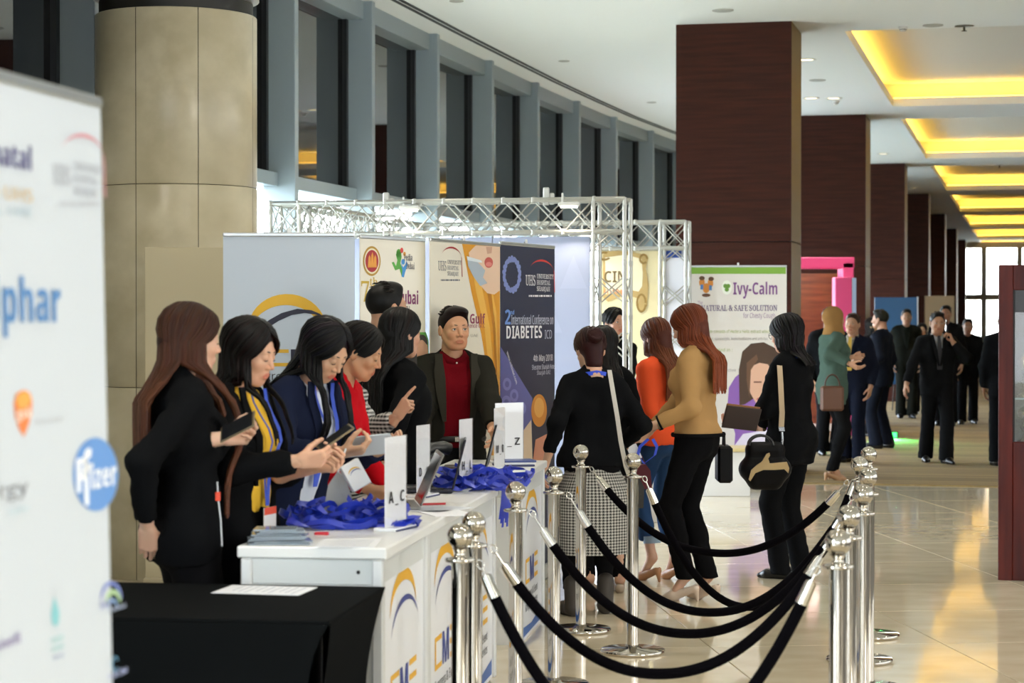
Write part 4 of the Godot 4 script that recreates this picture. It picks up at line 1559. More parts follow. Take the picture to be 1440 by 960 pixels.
# ---------------------------------------------------------------- the exhibition stand
func truss() -> void:
	var al := hexm("adada6", 0.32, 0.65)
	var t := thing("truss_frame", "silver lattice truss frame of the stand behind the banners", "truss")
	var fl := G(-1.82, 17.5)
	var fr := G(0.79, 16.85)
	var br := G(1.58, 20.7)
	var bl := fl + (br - fr)
	beam(t, fl, fr, al)
	beam(t, bl, br, al)
	beam(t, fl, bl, al)
	for p in [fl, fr, br, bl]:
		leg(t, p, (fr - fl).normalized(), al)
	# clamps and floodlights hanging from the chords
	for s in [[543, 283, 17.3, "floodlight at the left of the front truss beam"], [768, 276, 16.9, "floodlight above the tall banners on the front truss beam"]]:
		var p := P(s[0], s[1], s[2])
		var c := boxed(p + Vector3(0, 0.0, 0), Vector3(0.05, 0.14, 0.06), 0.008)
		c.box(p + Vector3(0.045, -0.02, 0), Vector3(0.04, 0.09, 0.05), 0.008)
		part("clamp", c, hexm("c4c5c0", 0.4, 0.4), t)
	var lit := glow("fff4dc", 8.0)
	for s in [[800, 289, 16.7, "white floodlight hung near the right end of the front truss beam"], [576, 294, 17.1, "white floodlight hung in the middle of the front truss beam"], [543, 306, 17.9, "white floodlight under the left part of the truss"], [826, 331, 20.6, "white floodlight on the rear truss beam"]]:
		var p := P(s[0], s[1], s[2])
		var f := thing("floodlight", s[3], "floodlight", p, 0.0, "floodlights on the truss")
		part("housing", boxed(Vector3(0, 0.01, 0), Vector3(0.17, 0.03, 0.12), 0.01), hexm("d5d6d2", 0.4), f)
		part("lens", boxed(Vector3(0, -0.012, 0.01), Vector3(0.13, 0.012, 0.08), 0.002), lit, f)
		part("arm", boxed(Vector3(-0.05, 0.05, -0.03), Vector3(0.015, 0.1, 0.015), 0.003), hexm("d5d6d2", 0.4), f)
		var sp := SpotLight3D.new()
		sp.name = "flood_beam"
		sp.light_color = Color("fff0da")
		sp.light_energy = 0.5
		sp.light_size = 0.06
		sp.spot_angle = 62.0
		sp.spot_range = 20.0
		sp.spot_attenuation = 2.0
		sp.shadow_enabled = true
		add_child(sp, true)
		sp.position = p + Vector3(0, -0.04, 0.01)
		sp.look_at(sp.position + Vector3(0.05, -1.0, -0.35), Vector3.RIGHT)

const TR_LOW := 2.345
const TR_HIGH := 2.6
func beam(t: Node3D, a: Vector3, b: Vector3, m: Material) -> void:
	var d := (b - a).normalized()
	var side := d.cross(Vector3.UP).normalized() * 0.125
	var len := a.distance_to(b) + 0.25
	var s := a - d * 0.125
	for sd in [-1.0, 1.0]:
		for y in [TR_LOW, TR_HIGH]:
			var mb := MB.new()
			mb.tube([s + side * sd + Vector3(0, y, 0), s + d * len + side * sd + Vector3(0, y, 0)], [0.019], 10)
			part("chord", mb, m, t)
	var bays := int(round(len / 0.25))
	var step := len / bays
	for i in bays:
		var p := s + d * step * i
		var q := s + d * step * (i + 1)
		for sd in [-1.0, 1.0]:
			var mb := MB.new()
			mb.tube([p + side * sd + Vector3(0, TR_LOW, 0), q + side * sd + Vector3(0, TR_HIGH, 0)], [0.0065], 6)
			mb.tube([p + side * sd + Vector3(0, TR_HIGH, 0), q + side * sd + Vector3(0, TR_LOW, 0)], [0.0065], 6)
			mb.box((p + q) / 2 + side * sd + Vector3(0, (TR_LOW + TR_HIGH) / 2, 0), Vector3(0.02, 0.02, 0.012), 0.003)
			part("brace", mb, m, t)
		for sd in [-1.0, 1.0]:
			for y in [TR_LOW, TR_HIGH]:
				clamp_at(t, p + side * sd + Vector3(0, y, 0), m)

func clamp_at(t: Node3D, at: Vector3, m: Material) -> void:
	if not mat_cache.has("clamp_mesh"):
		var am := ArrayMesh.new()
		am.add_surface_from_arrays(Mesh.PRIMITIVE_TRIANGLES, boxed(Vector3.ZERO, Vector3(0.036, 0.05, 0.036), 0.008).arrays())
		mat_cache["clamp_mesh"] = am
	put("node_clamp", mat_cache["clamp_mesh"], m, t).position = at

func leg(t: Node3D, at: Vector3, d: Vector3, m: Material) -> void:
	var e := d.cross(Vector3.UP)
	var c := []
	for k in [[-1, -1], [1, -1], [1, 1], [-1, 1]]:
		c.append(at + (d * k[0] + e * k[1]) * 0.125)
	for k in 4:
		var mb := MB.new()
		mb.tube([c[k] + Vector3(0, 0.02, 0), c[k] + Vector3(0, TR_HIGH + 0.01, 0)], [0.017], 10)
		part("leg_tube", mb, m, t)
	for i in 6:
		var y0 := 0.06 + i * 0.43
		for k in 4:
			var p: Vector3 = c[k]
			var q: Vector3 = c[(k + 1) % 4]
			var mb := MB.new()
			mb.tube([p + Vector3(0, y0, 0), q + Vector3(0, y0 + 0.215, 0)], [0.006], 6)
			mb.tube([q + Vector3(0, y0, 0), p + Vector3(0, y0 + 0.215, 0)], [0.006], 6)
			part("brace", mb, m, t)
		for k in 4:
			clamp_at(t, c[k] + Vector3(0, y0 + 0.32, 0), m)
	part("foot_plate", boxed(at + Vector3(0, 0.01, 0), Vector3(0.4, 0.02, 0.4), 0.004), m, t)

func arc_logo(b: Node3D, x0: float, y0: float, sx: float, sy: float, white: bool, pale := 1.0) -> void:
	# grey or white hospital wordmark under a red arc: x0, y0 the lower left of the big letters
	var c := "f2f2f4" if white else ("7d8088" if pale > 0.5 else "b5b9c2")
	var red := "d4342c" if white else ("a8252c" if pale > 0.5 else "cc8a96")
	words(b, "UHS", x0, y0, x0 + 18 * sx, 15 * sy, c, false, true)
	words(b, "UNIVERSITY", x0 + 21 * sx, y0 - 10 * sy, x0 + 52 * sx, 6.5 * sy, c, false, true)
	words(b, "HOSPITAL", x0 + 21 * sx, y0 - 1 * sy, x0 + 46 * sx, 6.5 * sy, c, false, true)
	words(b, "SHARJAH", x0 + 21 * sx, y0 + 8 * sy, x0 + 45 * sx, 6.5 * sy, c, false, true)
	var dash := []
	var x := x0 + 6 * sx
	for w in [2, 5, 3, 8, 2, 6, 4, 9, 3]:
		dash.append(rect(b, x, y0 + 14 * sy, x + w * 0.8 * sx, y0 + 16.5 * sy))
		x += (w + 1) * sx * 0.85
	ink(b, c, 3, dash)
	var pts := []
	for k in 15:
		var a := lerpf(2.5, 0.25, k / 14.0)
		pts.append([x0 + (29 + 25 * cos(a)) * sx, y0 - (13 + 24 * sin(a)) * sy])
	pts.append([x0 + 54.5 * sx, y0 + 10 * sy])
	pts.append([x0 + 53 * sx, y0 + 10 * sy])
	for k in 14:
		var a := lerpf(0.25, 2.5, k / 13.0)
		var th := 2.6 * sin(PI * clampf(k / 13.0, 0.05, 1.0)) + 0.3
		pts.append([x0 + (29 + 25 * cos(a)) * sx - (1.2 * sx if k == 0 else 0.0), y0 - (13 + (24 - th) * sin(a)) * sy])
	ink(b, red, 3, [pts_on(b, pts)])

func banners() -> void:
	# the sponsor banner close to the lens
	var b := board_at("sponsor_banner", "white sponsor roll-up banner close to the lens at the left edge", "banner", G(-0.905, 3.1), G(-0.735, 4.0), 0.1, 2.05, 0.02)
	sheet(b, "c2cad2", "banner_sheet", 0.6)
	roll_up(b, "aeb4b8")
	words(b, "natal", -14, 231, 41, 34, "5b5a86", true)
	words(b, "Conference UHS", -130, 262, 42, 20, "d3b787")
	words(b, "Dubai, UAE", -58, 294, 42, 14, "b8cbd6")
	arc_logo(b, 72, 258, 1.35, 1.9, false, 0.2)
	words(b, "Julphar", -62, 453, 82, 66, "4a7fb8", true)
	words(b, "energy", -60, 712, 36, 22, "8d9096")
	words(b, "care", 8, 724, 36, 9, "bdd4de")
	ink(b, "5c8fd0", 1, [oval(b, 131, 667, 32, 52, 0, 360)])
	words(b, "P", 104, 693, 121, 48, "eef2f8", true)
	words(b, "f", 112, 712, 126, 76, "eef2f8", true)
	words(b, "izer", 124, 688, 160, 34, "eef2f8", true)
	ink(b, "e07a35", 1, [pts_on(b, [[16, 566], [20, 553], [29, 548], [38, 551], [42, 562], [41, 582], [36, 600], [30, 614], [24, 604], [18, 588]])])
	ink(b, "efa245", 2, [pts_on(b, [[18, 563], [22, 554], [30, 550], [37, 553], [40, 562], [34, 572], [24, 576]])])
	words(b, "gsk", 19, 589, 40, 14, "f6e3d2", true)
	words(b, "GlaxoSmithKline", 45, 597, 85, 9, "ccd0d6")
	ink(b, "6e7fc4", 1, [swoosh(b, 153, 848, 15, 28, 10, 175, 5)])
	ink(b, "a9c99a", 1, [swoosh(b, 156, 852, 10, 20, 10, 175, 6)])
	ink(b, "86a8d6", 1, [swoosh(b, 155, 856, 6, 12, 10, 175, 4)])
	words(b, "SAT", 136, 858, 152, 11, "8d93c4")
	words(b, "medical", 148, 862, 172, 6, "a9b3cc")
	ink(b, "7fbfc8", 1, [pts_on(b, [[68, 862], [73, 838], [80, 862], [79, 876], [74, 882], [69, 876]])])
	words(b, "Green", 68, 905, 84, 9, "a5d2d2")
	words(b, "Crescent", 68, 917, 85, 7, "a5d2d2")
	words(b, "Pharmacy", 70, 929, 85, 7, "b9c2d8")
	words(b, "Sanofi", -22, 920, 24, 15, "9a93b8", true)
	words(b, "health", 4, 908, 24, 7, "b7b9cc")
	ink(b, "5e93b4", 1, [swoosh(b, 158, 934, 4, 10, 30, 330, 2, true)])
	words(b, "Al Ain Clinic", 148, 957, 175, 9, "a8aed0")

	# light blue-grey society banner with the yellow arc
	b = board_at("society_banner", "wide pale grey banner with a yellow arc behind the registration staff", "banner", G(-1.547, 11.43), G(-0.845, 11.46), 0.1, 2.1, 0.0)
	sheet(b, "c0ccda")
	roll_up(b)
	ink(b, "e0b021", 1, [swoosh(b, 403, 469, 53, 48, -8, 172, 15)])
	ink(b, "14132e", 2, [pts_on(b, [[366, 462], [378, 450], [396, 440], [418, 434], [438, 436], [450, 441], [457, 447], [444, 442], [428, 440], [410, 443], [392, 451], [378, 460], [370, 469]])])
	ink(b, "e0b021", 1, [rect(b, 340, 491, 376, 496), rect(b, 340, 510, 376, 515), rect(b, 340, 491, 345, 515), rect(b, 384, 491, 406, 496), rect(b, 384, 510, 406, 515)])
	words(b, "M", 409, 515, 440, 24, "14132e", true)
	ink(b, "e0b021", 1, [rect(b, 446, 491, 470, 496), rect(b, 446, 501, 466, 506), rect(b, 446, 510, 470, 515)])
	words(b, "Congress & Event", 345, 534, 470, 11, "1c1c26")
	words(b, "Management services", 345, 552, 470, 10, "1c1c26")

	# cream banner of the seventh conference
	b = board_at("conference_banner", "cream banner headed 7th with a round red seal beside the wide grey one", "banner", G(-0.82, 11.5), G(-0.492, 12.05), 0.1, 2.093, 0.0)
	sheet(b, "ebe6d8")
	roll_up(b)
	ink(b, "b18a2c", 1, [oval(b, 522, 367, 12.5, 21)])
	ink(b, "ebe0c0", 2, [oval(b, 522, 367, 10.6, 18)])
	ink(b, "a8252a", 3, [oval(b, 522, 367, 9.2, 15.6)])
	ink(b, "e09a3a", 4, [pts_on(b, [[516, 376], [517, 362], [518.5, 358], [520, 362], [521, 376]]), pts_on(b, [[520.5, 376], [521, 359], [522.5, 354], [524, 359], [524.5, 376]]), pts_on(b, [[524, 376], [525, 362], [526.5, 358], [528, 362], [528.5, 376]])])
	ink(b, "58a843", 1, [pts_on(b, [[550, 369], [553, 368], [556, 374], [558, 366], [556, 358], [559, 352], [563, 354], [564, 361], [562, 370], [566, 380], [567, 388], [564, 388], [561, 378], [555, 380]]), oval(b, 560, 356, 3.4, 6)])
	ink(b, "3f8fd0", 2, [pts_on(b, [[563, 370], [566, 376], [569, 372], [571, 366], [572, 373], [569, 382], [567, 390], [564, 389], [565, 380]]), oval(b, 566, 368, 2.4, 4)])
	ink(b, "d83a34", 2, [oval(b, 564, 352, 2.2, 3.8)])
	ink(b, "e8a130", 2, [oval(b, 568, 357, 1.8, 3.0)])
	words(b, "Pedia", 567, 366, 579, 9, "4a4a58", false, true)
	words(b, "Dubai", 570, 378, 582, 9, "4a4a58", false, true)
	words(b, "7", 507, 424, 518, 30, "c9a93a", false, true)
	words(b, "th", 519, 402, 530, 12, "c9a93a", false, true)
	words(b, "Pedia Dubai", 524, 427, 587, 19, "7c2160", true)
	words(b, "INTERNATIONAL", 524, 435, 577, 5.5, "7d6a76")
	ink(b, "e0a23a", 1, [rect(b, 530, 441, 585, 449)])
	words(b, "CONFERENCE", 540, 448, 584, 6, "f7efdf")
	ink(b, "2c97a4", 1, [rect(b, 530, 451, 585, 459)])
	words(b, "EXHIBITION", 540, 458, 584, 5.5, "e8f3f3")
	ink(b, "5aa846", 1, [pts_on(b, [[545, 470], [584, 467], [598, 467], [602, 478], [602, 520], [545, 520]])])
	ink(b, "dca98a", 2, [oval(b, 592, 493, 9, 19)])
	ink(b, "2a211c", 3, [swoosh(b, 592, 490, 8, 16, 20, 160, 7)])

	# cream and gold banner with a face, then the dark blue one
	b = board_at("clinic_banner", "cream and gold banner with printed lips and gloved hand, behind the man in red", "banner", G(-0.462, 11.98), G(-0.075, 12.92), 0.1, 2.095, 0.0)
	sheet(b, "e9e3d2")
	roll_up(b)
	arc_logo(b, 615, 380, 0.63, 0.9, false)
	ink(b, "dd9a26", 1, [pts_on(b, [[649, 343], [702, 346], [702, 640], [690, 640], [687, 540], [676, 470], [662, 410]])])
	ink(b, "edb74e", 2, [pts_on(b, [[662, 372], [676, 400], [688, 460], [695, 540], [697, 640], [692, 640], [688, 530], [680, 460], [668, 408]]), pts_on(b, [[690, 400], [697, 440], [700, 520], [701, 600], [698, 520], [693, 450]])])
	ink(b, "c27f1c", 2, [pts_on(b, [[684, 410], [692, 460], [696, 540], [697, 640], [700, 640], [699, 530], [695, 450], [688, 405]])])
	ink(b, "eac9ad", 3, [pts_on(b, [[668, 345], [702, 347], [702, 408], [694, 414], [684, 412], [675, 402], [668, 390], [660, 370], [658, 355]])])
	ink(b, "c9564e", 4, [oval(b, 686, 369, 6, 7.5)])
	ink(b, "e08a80", 5, [oval(b, 686, 371.5, 4.4, 3.2)])
	ink(b, "d2a68c", 4, [pts_on(b, [[682, 347], [691, 347], [690, 356], [684, 357]])])
	ink(b, "aab8c4", 4, [pts_on(b, [[656, 362], [668, 366], [676, 374], [681, 380], [678, 390], [684, 398], [674, 402], [664, 388], [657, 374]])])
	ink(b, "dfe8ee", 5, [pts_on(b, [[655, 360], [675, 366], [677, 369], [672, 369], [656, 366]])])
	words(b, "Derma Gulf", 622, 455, 681, 14, "8a2a52", true)
	ink(b, "d9a03a", 4, [rect(b, 622, 441, 640, 444)])
	words(b, "Annual Conference GCC", 624, 461, 681, 6, "a04c64")
	words(b, "Dubai - UAE", 640, 474, 671, 4, "9a9488")
	ink(b, "f3efe6", 1, [rect(b, 615, 520, 640, 640)])

	b = board_at("diabetes_banner", "dark navy banner announcing a diabetes conference, right of the gold one", "banner", G(-0.072, 12.93), G(0.272, 13.75), 0.1, 2.11, 0.0)
	sheet(b, "1a2140")
	roll_up(b)
	var ringp := []
	for k in 40:
		var a := TAU * k / 40.0
		var rr := 1.0 + 0.07 * sin(k * 2.7)
		ringp.append(oval(b, 719 + cos(a) * 11 * rr, 386 - sin(a) * 22 * rr, 2.0, 3.6))
	ink(b, "8f9fdc", 1, ringp)
	arc_logo(b, 738, 401, 0.76, 0.98, true)
	words(b, "2", 709, 456, 717, 21, "6f97dc", true)
	words(b, "nd", 717, 442, 722, 6, "6f97dc", true)
	words(b, "International Conference on", 718, 456, 777, 13, "c9cfe2")
	words(b, "DIABETES", 711, 476, 761, 18, "f4f5f8", true)
	words(b, "ICD", 765, 476, 775, 12, "c9cfe2")
	words(b, "4th May 2018", 749, 508, 776, 9, "e6e8f0")
	words(b, "Sheraton Sharjah Hotel,", 747, 520, 780, 7, "c9cfe2")
	words(b, "Sharjah UAE", 754, 527, 773, 6, "c9cfe2")
	ink(b, "5d63a8", 1, [pts_on(b, [[703, 487], [748, 560], [746, 640], [703, 640]])])
	ink(b, "7f86c8", 2, [oval(b, 712, 540, 6, 9, 0, 360), oval(b, 722, 556, 6, 9), oval(b, 711, 566, 7, 10), oval(b, 733, 574, 6, 9), oval(b, 721, 590, 7, 10), oval(b, 709, 600, 6, 9)])
	ink(b, "5d63a8", 3, [oval(b, 712, 540, 3, 4.5, 0, 360), oval(b, 722, 556, 3, 4.5), oval(b, 711, 566, 3.5, 5), oval(b, 733, 574, 3, 4.5), oval(b, 721, 590, 3.5, 5), oval(b, 709, 600, 3, 4.5)])
	words(b, "www.icdsuae.com", 711, 496, 733, 6, "e6e8f0", false, false, 5, -0.92)
	ink(b, "d58f2e", 3, [oval(b, 757, 577, 11, 23)])
	ink(b, "e9b458", 4, [oval(b, 757, 573, 7, 14)])
	ink(b, "e8d3b4", 3, [pts_on(b, [[735, 605], [746, 590], [748, 650], [735, 650]])])
	ink(b, "d9987a", 3, [pts_on(b, [[752, 618], [772, 608], [772, 650], [748, 650]])])

	# the cough syrup banner at the next stand
	b = board_at("herbal_banner", "white and purple cough syrup banner with a green head strip, before the nearest wooden column", "banner", G(1.75, 21.0), G(2.69, 20.9), 0.12, 2.17, 0.0)
	sheet(b, "dcd8d2")
	roll_up(b)
	ink(b, "7aa83a", 1, [rect(b, 970, 374, 1105, 385)])
	words(b, "Ivy-Calm", 1031, 414, 1093, 17, "7a4a86", true)
	ink(b, "e7ece0", 1, [oval(b, 1022, 404, 7, 10)])
	ink(b, "6a9a3c", 2, [oval(b, 1020, 402, 3, 3), oval(b, 1024, 402, 3, 3), oval(b, 1022, 407, 3, 3)])
	ink(b, "c9822e", 2, [oval(b, 987, 397, 4, 6), oval(b, 999, 398, 4, 6), oval(b, 993, 405, 5, 7)])
	ink(b, "5a3a22", 3, [oval(b, 987, 391, 4, 3), oval(b, 1000, 392, 4, 3), oval(b, 993, 415, 6, 2.5)])
	ink(b, "4a78b0", 3, [rect(b, 985, 400, 989, 407), rect(b, 997, 401, 1001, 408)])
	words(b, "The", 981, 428, 988, 5, "9a7a9c")
	words(b, "NATURAL & SAFE SOLUTION", 986, 437, 1093, 8, "5d4a78", true, true)
	words(b, "for Chesty Cough", 1045, 447, 1090, 7, "a287a8")
	words(b, "Ivy-Calm consists of Hedera Helix extract which is", 984, 468, 1088, 4.5, "a3b26c")
	words(b, "mucolytic, spasmolytic, bronchodilators and anti-bac", 986, 478, 1080, 4, "96918e")
	words(b, "It's indicated in :", 984, 494, 1030, 4.5, "a3b26c")
	words(b, "Acute RTI", 990, 503, 1014, 4, "96918e")
	words(b, "chronic obstructive", 986, 522, 1035, 4, "96918e")
	words(b, "lung disease", 986, 531, 1018, 4, "96918e")
	ink(b, "8e62b4", 1, [pts_on(b, [[1023, 570], [1025, 545], [1034, 530], [1044, 522], [1060, 515], [1100, 520], [1103, 665], [1030, 665], [1034, 610]])])
	ink(b, "e3dcec", 2, [pts_on(b, [[1023, 640], [1045, 610], [1104, 600], [1104, 668], [1023, 668]])])
	ink(b, "4a3526", 3, [pts_on(b, [[1040, 570], [1039, 520], [1044, 494], [1056, 483], [1074, 481], [1096, 492], [1103, 520], [1100, 575], [1060, 560], [1048, 568]])])
	ink(b, "d9ad93", 4, [pts_on(b, [[1051, 525], [1056, 515], [1068, 510], [1080, 512], [1090, 530], [1086, 556], [1074, 571], [1064, 568], [1055, 552]])])
	ink(b, "6b4d38", 5, [pts_on(b, [[1050, 535], [1050, 510], [1064, 498], [1066, 505], [1056, 520], [1054, 560]])])
	ink(b, "6e4434", 5, [rect(b, 1060, 536, 1071, 538), rect(b, 1077, 537, 1085, 539)])
	ink(b, "b85a5a", 5, [oval(b, 1068, 561, 4, 2.2)])
	ink(b, "5e2f7a", 3, [rect(b, 970, 654, 1104, 677)])
	words(b, "Herbal Medical Device", 1000, 669, 1050, 5, "d8c8e0")
	words(b, "a natural product of the ivy leaf", 1010, 648, 1060, 3.5, "96918e")

func stand_walls() -> void:
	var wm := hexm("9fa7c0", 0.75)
	var t := thing("stand_wall", "white fabric panel wall hung under the front truss beam", "stand wall")
	var a := G(-1.7, 17.42)
	var e := G(0.62, 16.82)
	for k in 3:
		var p := a.lerp(e, k / 3.0)
		var q := a.lerp(e, (k + 1) / 3.0)
		var d := (q - p).normalized()
		var bb := Basis(d, Vector3.UP, d.cross(Vector3.UP))
		part("fabric_panel", boxed((p + q) / 2 + Vector3(0, 1.16, 0), Vector3(p.distance_to(q) - 0.006, 2.3, 0.02), 0.004, bb), wm, t)
	var d := (e - a).normalized()
	var bb := Basis(d, Vector3.UP, d.cross(Vector3.UP))
	var tri := MB.new()
	for k in 4:
		var y := 1.55 + (k % 2) * 0.35
		var x := 1.55 + 0.2 * k
		tri.prism(PackedVector2Array([Vector2(x, y), Vector2(x + 0.22, y), Vector2(x + 0.11, y + 0.26)]), 0, 0, Transform3D(bb, a + bb.z * 0.0115), Color.WHITE, false)
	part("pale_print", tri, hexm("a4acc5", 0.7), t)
	# next stand's panels seen between the truss legs
	var b := board_at("scroll_panel", "parchment coloured poster panel with a drawn scroll, seen through the truss leg", "poster panel", G(0.86, 20.95), G(1.5, 20.85), 0.02, 2.33, 0.0, 0.03)
	part("panel", boxed(Vector3(0.32, 1.175, -0.02), Vector3(0.64, 2.31, 0.03), 0.004), hexm("dccfa4", 0.6), b)
	ink(b, "b59a62", 1, [pts_on(b, [[848, 358], [856, 352], [886, 354], [906, 358], [911, 364], [908, 378], [912, 400], [910, 430], [902, 440], [896, 434], [899, 420], [880, 414], [855, 424], [848, 418]])])
	ink(b, "e9dfbe", 2, [pts_on(b, [[851, 362], [880, 358], [902, 364], [904, 384], [903, 402], [898, 410], [880, 406], [852, 414]])])
	ink(b, "8f7238", 3, [swoosh(b, 902, 426, 6, 12, 0, 350, 3, true), swoosh(b, 850, 360, 8, 5, 60, 330, 3, true), swoosh(b, 905, 364, 5, 6, 0, 320, 3, true)])
	words(b, "CIN", 850, 397, 880, 16, "6a5a38", true)
	words(b, "mmyc", 850, 413, 884, 8, "d98a62", true)
	b = board_at("white_stand_panel", "plain white lit panel at the right end of the truss frame", "stand panel", G(1.505, 20.86), G(1.72, 20.82), 0.02, 2.33, 0.0, 0.03)
	part("panel", boxed(Vector3(0.11, 1.175, -0.02), Vector3(0.22, 2.31, 0.03), 0.004), hexm("dfe1ea", 0.6), b)
	part("blue_header", boxed(Vector3(0.06, 2.3, 0.0), Vector3(0.18, 0.08, 0.012), 0.003), hexm("274a9c", 0.5), b)
	# the small desk of the next stand, its plinth and what lies on it
	var dk := thing("stand_desk", "small white stand desk behind the truss leg", "desk", G(1.03, 17.6))
	part("desk_top", boxed(Vector3(0, 1.02, 0), Vector3(0.6, 0.03, 0.5), 0.006), hexm("d7d5cf", 0.4), dk)
	part("desk_body", boxed(Vector3(0, 0.5, 0), Vector3(0.54, 1.0, 0.44), 0.006), hexm("cfcdc8", 0.5), dk)
	var hm := MB.new()
	hm.ball(Vector3.ZERO, Vector3(0.09, 0.075, 0.1), 18, 12)
	hm.ball(Vector3(-0.06, -0.02, 0.05), Vector3(0.05, 0.045, 0.05), 12, 8)
	var jug := part("water_jug", hm, hexm("8fa3b4", 0.3))
	jug.position = G(1.05, 17.55, 1.035 + 0.075)
	tag(jug, "rounded grey-blue vessel on the small stand desk", "vessel")
	var pl := thing("display_plinth", "low white plinth with a pale wooden top by the cough banner", "plinth", G(1.98, 20.2))
	part("plinth_body", boxed(Vector3(0, 0.21, 0), Vector3(0.5, 0.42, 0.5), 0.006), hexm("d9d9d6", 0.5), pl)
	part("plinth_top", boxed(Vector3(0.0, 0.435, 0), Vector3(0.56, 0.03, 0.56), 0.006), hexm("cdbb84", 0.5), pl)
	# pink arch of a stand between the columns
	var pk := thing("pink_arch", "bright pink square arch of a stand past the nearest column", "stand arch")
	var pm := hexm("d8417a", 0.5)
	part("top_bar", boxed(P(1160, 370, 31.0), Vector3(0.78, 0.16, 0.5), 0.01), pm, pk)
	part("outer_post", boxed(Vector3(P(1189, 500, 31.0).x, 1.24, -31.0), Vector3(0.16, 2.48, 0.5), 0.01), pm, pk)
	part("inner_post", boxed(Vector3(P(1184, 500, 30.4).x, 1.13, -30.4), Vector3(0.24, 2.26, 0.3), 0.01), pm, pk)
	part("side_print", boxed(Vector3(P(1200, 500, 30.3).x, 1.5, -30.4), Vector3(0.07, 1.5, 0.28), 0.004), hexm("9fb6d6", 0.5), pk)
	var lt := part("bar_light", boxed(P(1150, 376, 30.85), Vector3(0.34, 0.02, 0.08), 0.004), glow("fff2e2", 5.0), pk)
	lt.name = "lamp_strip"
	area("arch_light", Transform3D(Basis(Vector3.RIGHT, -PI / 2), P(1150, 377.5, 30.85)), Vector2(0.34, 0.08), "fff0e0", 0.6)
	var wd := thing("wood_stand_wall", "orange-brown wooden back wall of the pink stand", "stand wall")
	part("wood_panel", boxed(Vector3(P(1152, 450, 31.6).x, 1.17, -31.6), Vector3(0.74, 2.34, 0.05), 0.006), mat(Color.WHITE, 0.4, 0.0, {"albedo_texture": noise_tex(0.03, Color(0.36, 0.2, 0.11), Color(0.5, 0.3, 0.17), 192, FastNoiseLite.TYPE_SIMPLEX_SMOOTH, 4, Vector2(0.2, 2.0), 4), "uv1_triplanar": true}), wd)
	part("skirting", boxed(Vector3(P(1152, 450, 31.5).x, 0.06, -31.55), Vector3(0.74, 0.12, 0.05), 0.006), hexm("c9c4b8", 0.5), wd)
	# blue poster stand farther down
	b = board_at("blue_poster", "blue poster stand beyond the men in the hall", "poster", G(6.52, 38.3), G(7.28, 38.3), 0.5, 2.06, 0.03, 0.03)
	sheet(b, "27557f")
	ink(b, "3f7fae", 1, [rect(b, 1233, 432, 1290, 446)])
	ink(b, "b9cfe0", 2, [rect(b, 1240, 420, 1252, 423), rect(b, 1276, 422, 1288, 425), rect(b, 1262, 449, 1288, 452)])
	ink(b, "c08a5a", 2, [oval(b, 1258, 423, 4, 2.5)])
	ink(b, "e0e8ea", 2, [oval(b, 1268, 453, 5, 4)])
	part("poster_frame", boxed(Vector3(0.772, 1.28, 0), Vector3(0.02, 1.58, 0.04), 0.003), hexm("cdd2d4", 0.4), b)
	var mb := MB.new()
	mb.tube([Vector3(0.1, 0.6, -0.05), Vector3(0.05, 0.0, 0.12)], [0.012], 6)
	mb.tube([Vector3(0.66, 0.6, -0.05), Vector3(0.71, 0.0, 0.12)], [0.012], 6)
	mb.tube([Vector3(0.38, 0.9, -0.03), Vector3(0.38, 0.0, -0.4)], [0.012], 6)
	part("easel_legs", mb, hexm("30302e", 0.5), b)
	var bg := thing("cream_partition", "small cream partition between the far columns", "partition", P(1321, 425, 52.0) * Vector3(1, 0, 1))
	part("panel", boxed(Vector3(0, 1.12, 0), Vector3(0.72, 2.24, 0.06), 0.006), hexm("a89c86", 0.6), bg)
	part("foot", boxed(Vector3(0, 0.03, 0), Vector3(0.6, 0.06, 0.4), 0.006), hexm("5a564e", 0.6), bg)
	# green floor lamp and low blue box among the people in the hall
	var gl := thing("floor_spot", "small floor lamp throwing a green glow on the carpet", "floor lamp", G(5.25, 29.6))
	part("case", boxed(Vector3(0, 0.06, 0), Vector3(0.2, 0.1, 0.14), 0.01), hexm("1c201c", 0.5), gl)
	part("lens", boxed(Vector3(0, 0.06, 0.074), Vector3(0.16, 0.07, 0.008), 0.002), glow("3cff6a", 4.0), gl)
	var sp := SpotLight3D.new()
	sp.name = "green_beam"
	sp.light_color = Color("3cff6a")
	sp.light_energy = 6.0
	sp.light_size = 0.06
	sp.spot_angle = 60.0
	sp.spot_range = 20.0
	sp.spot_attenuation = 2.0
	sp.shadow_enabled = true
	add_child(sp, true)
	sp.position = G(5.25, 29.6, 0.08) + Vector3(0, 0, 0.1)
	sp.rotation_degrees = Vector3(-25, 0, 0)
	sp.rotate_y(PI)

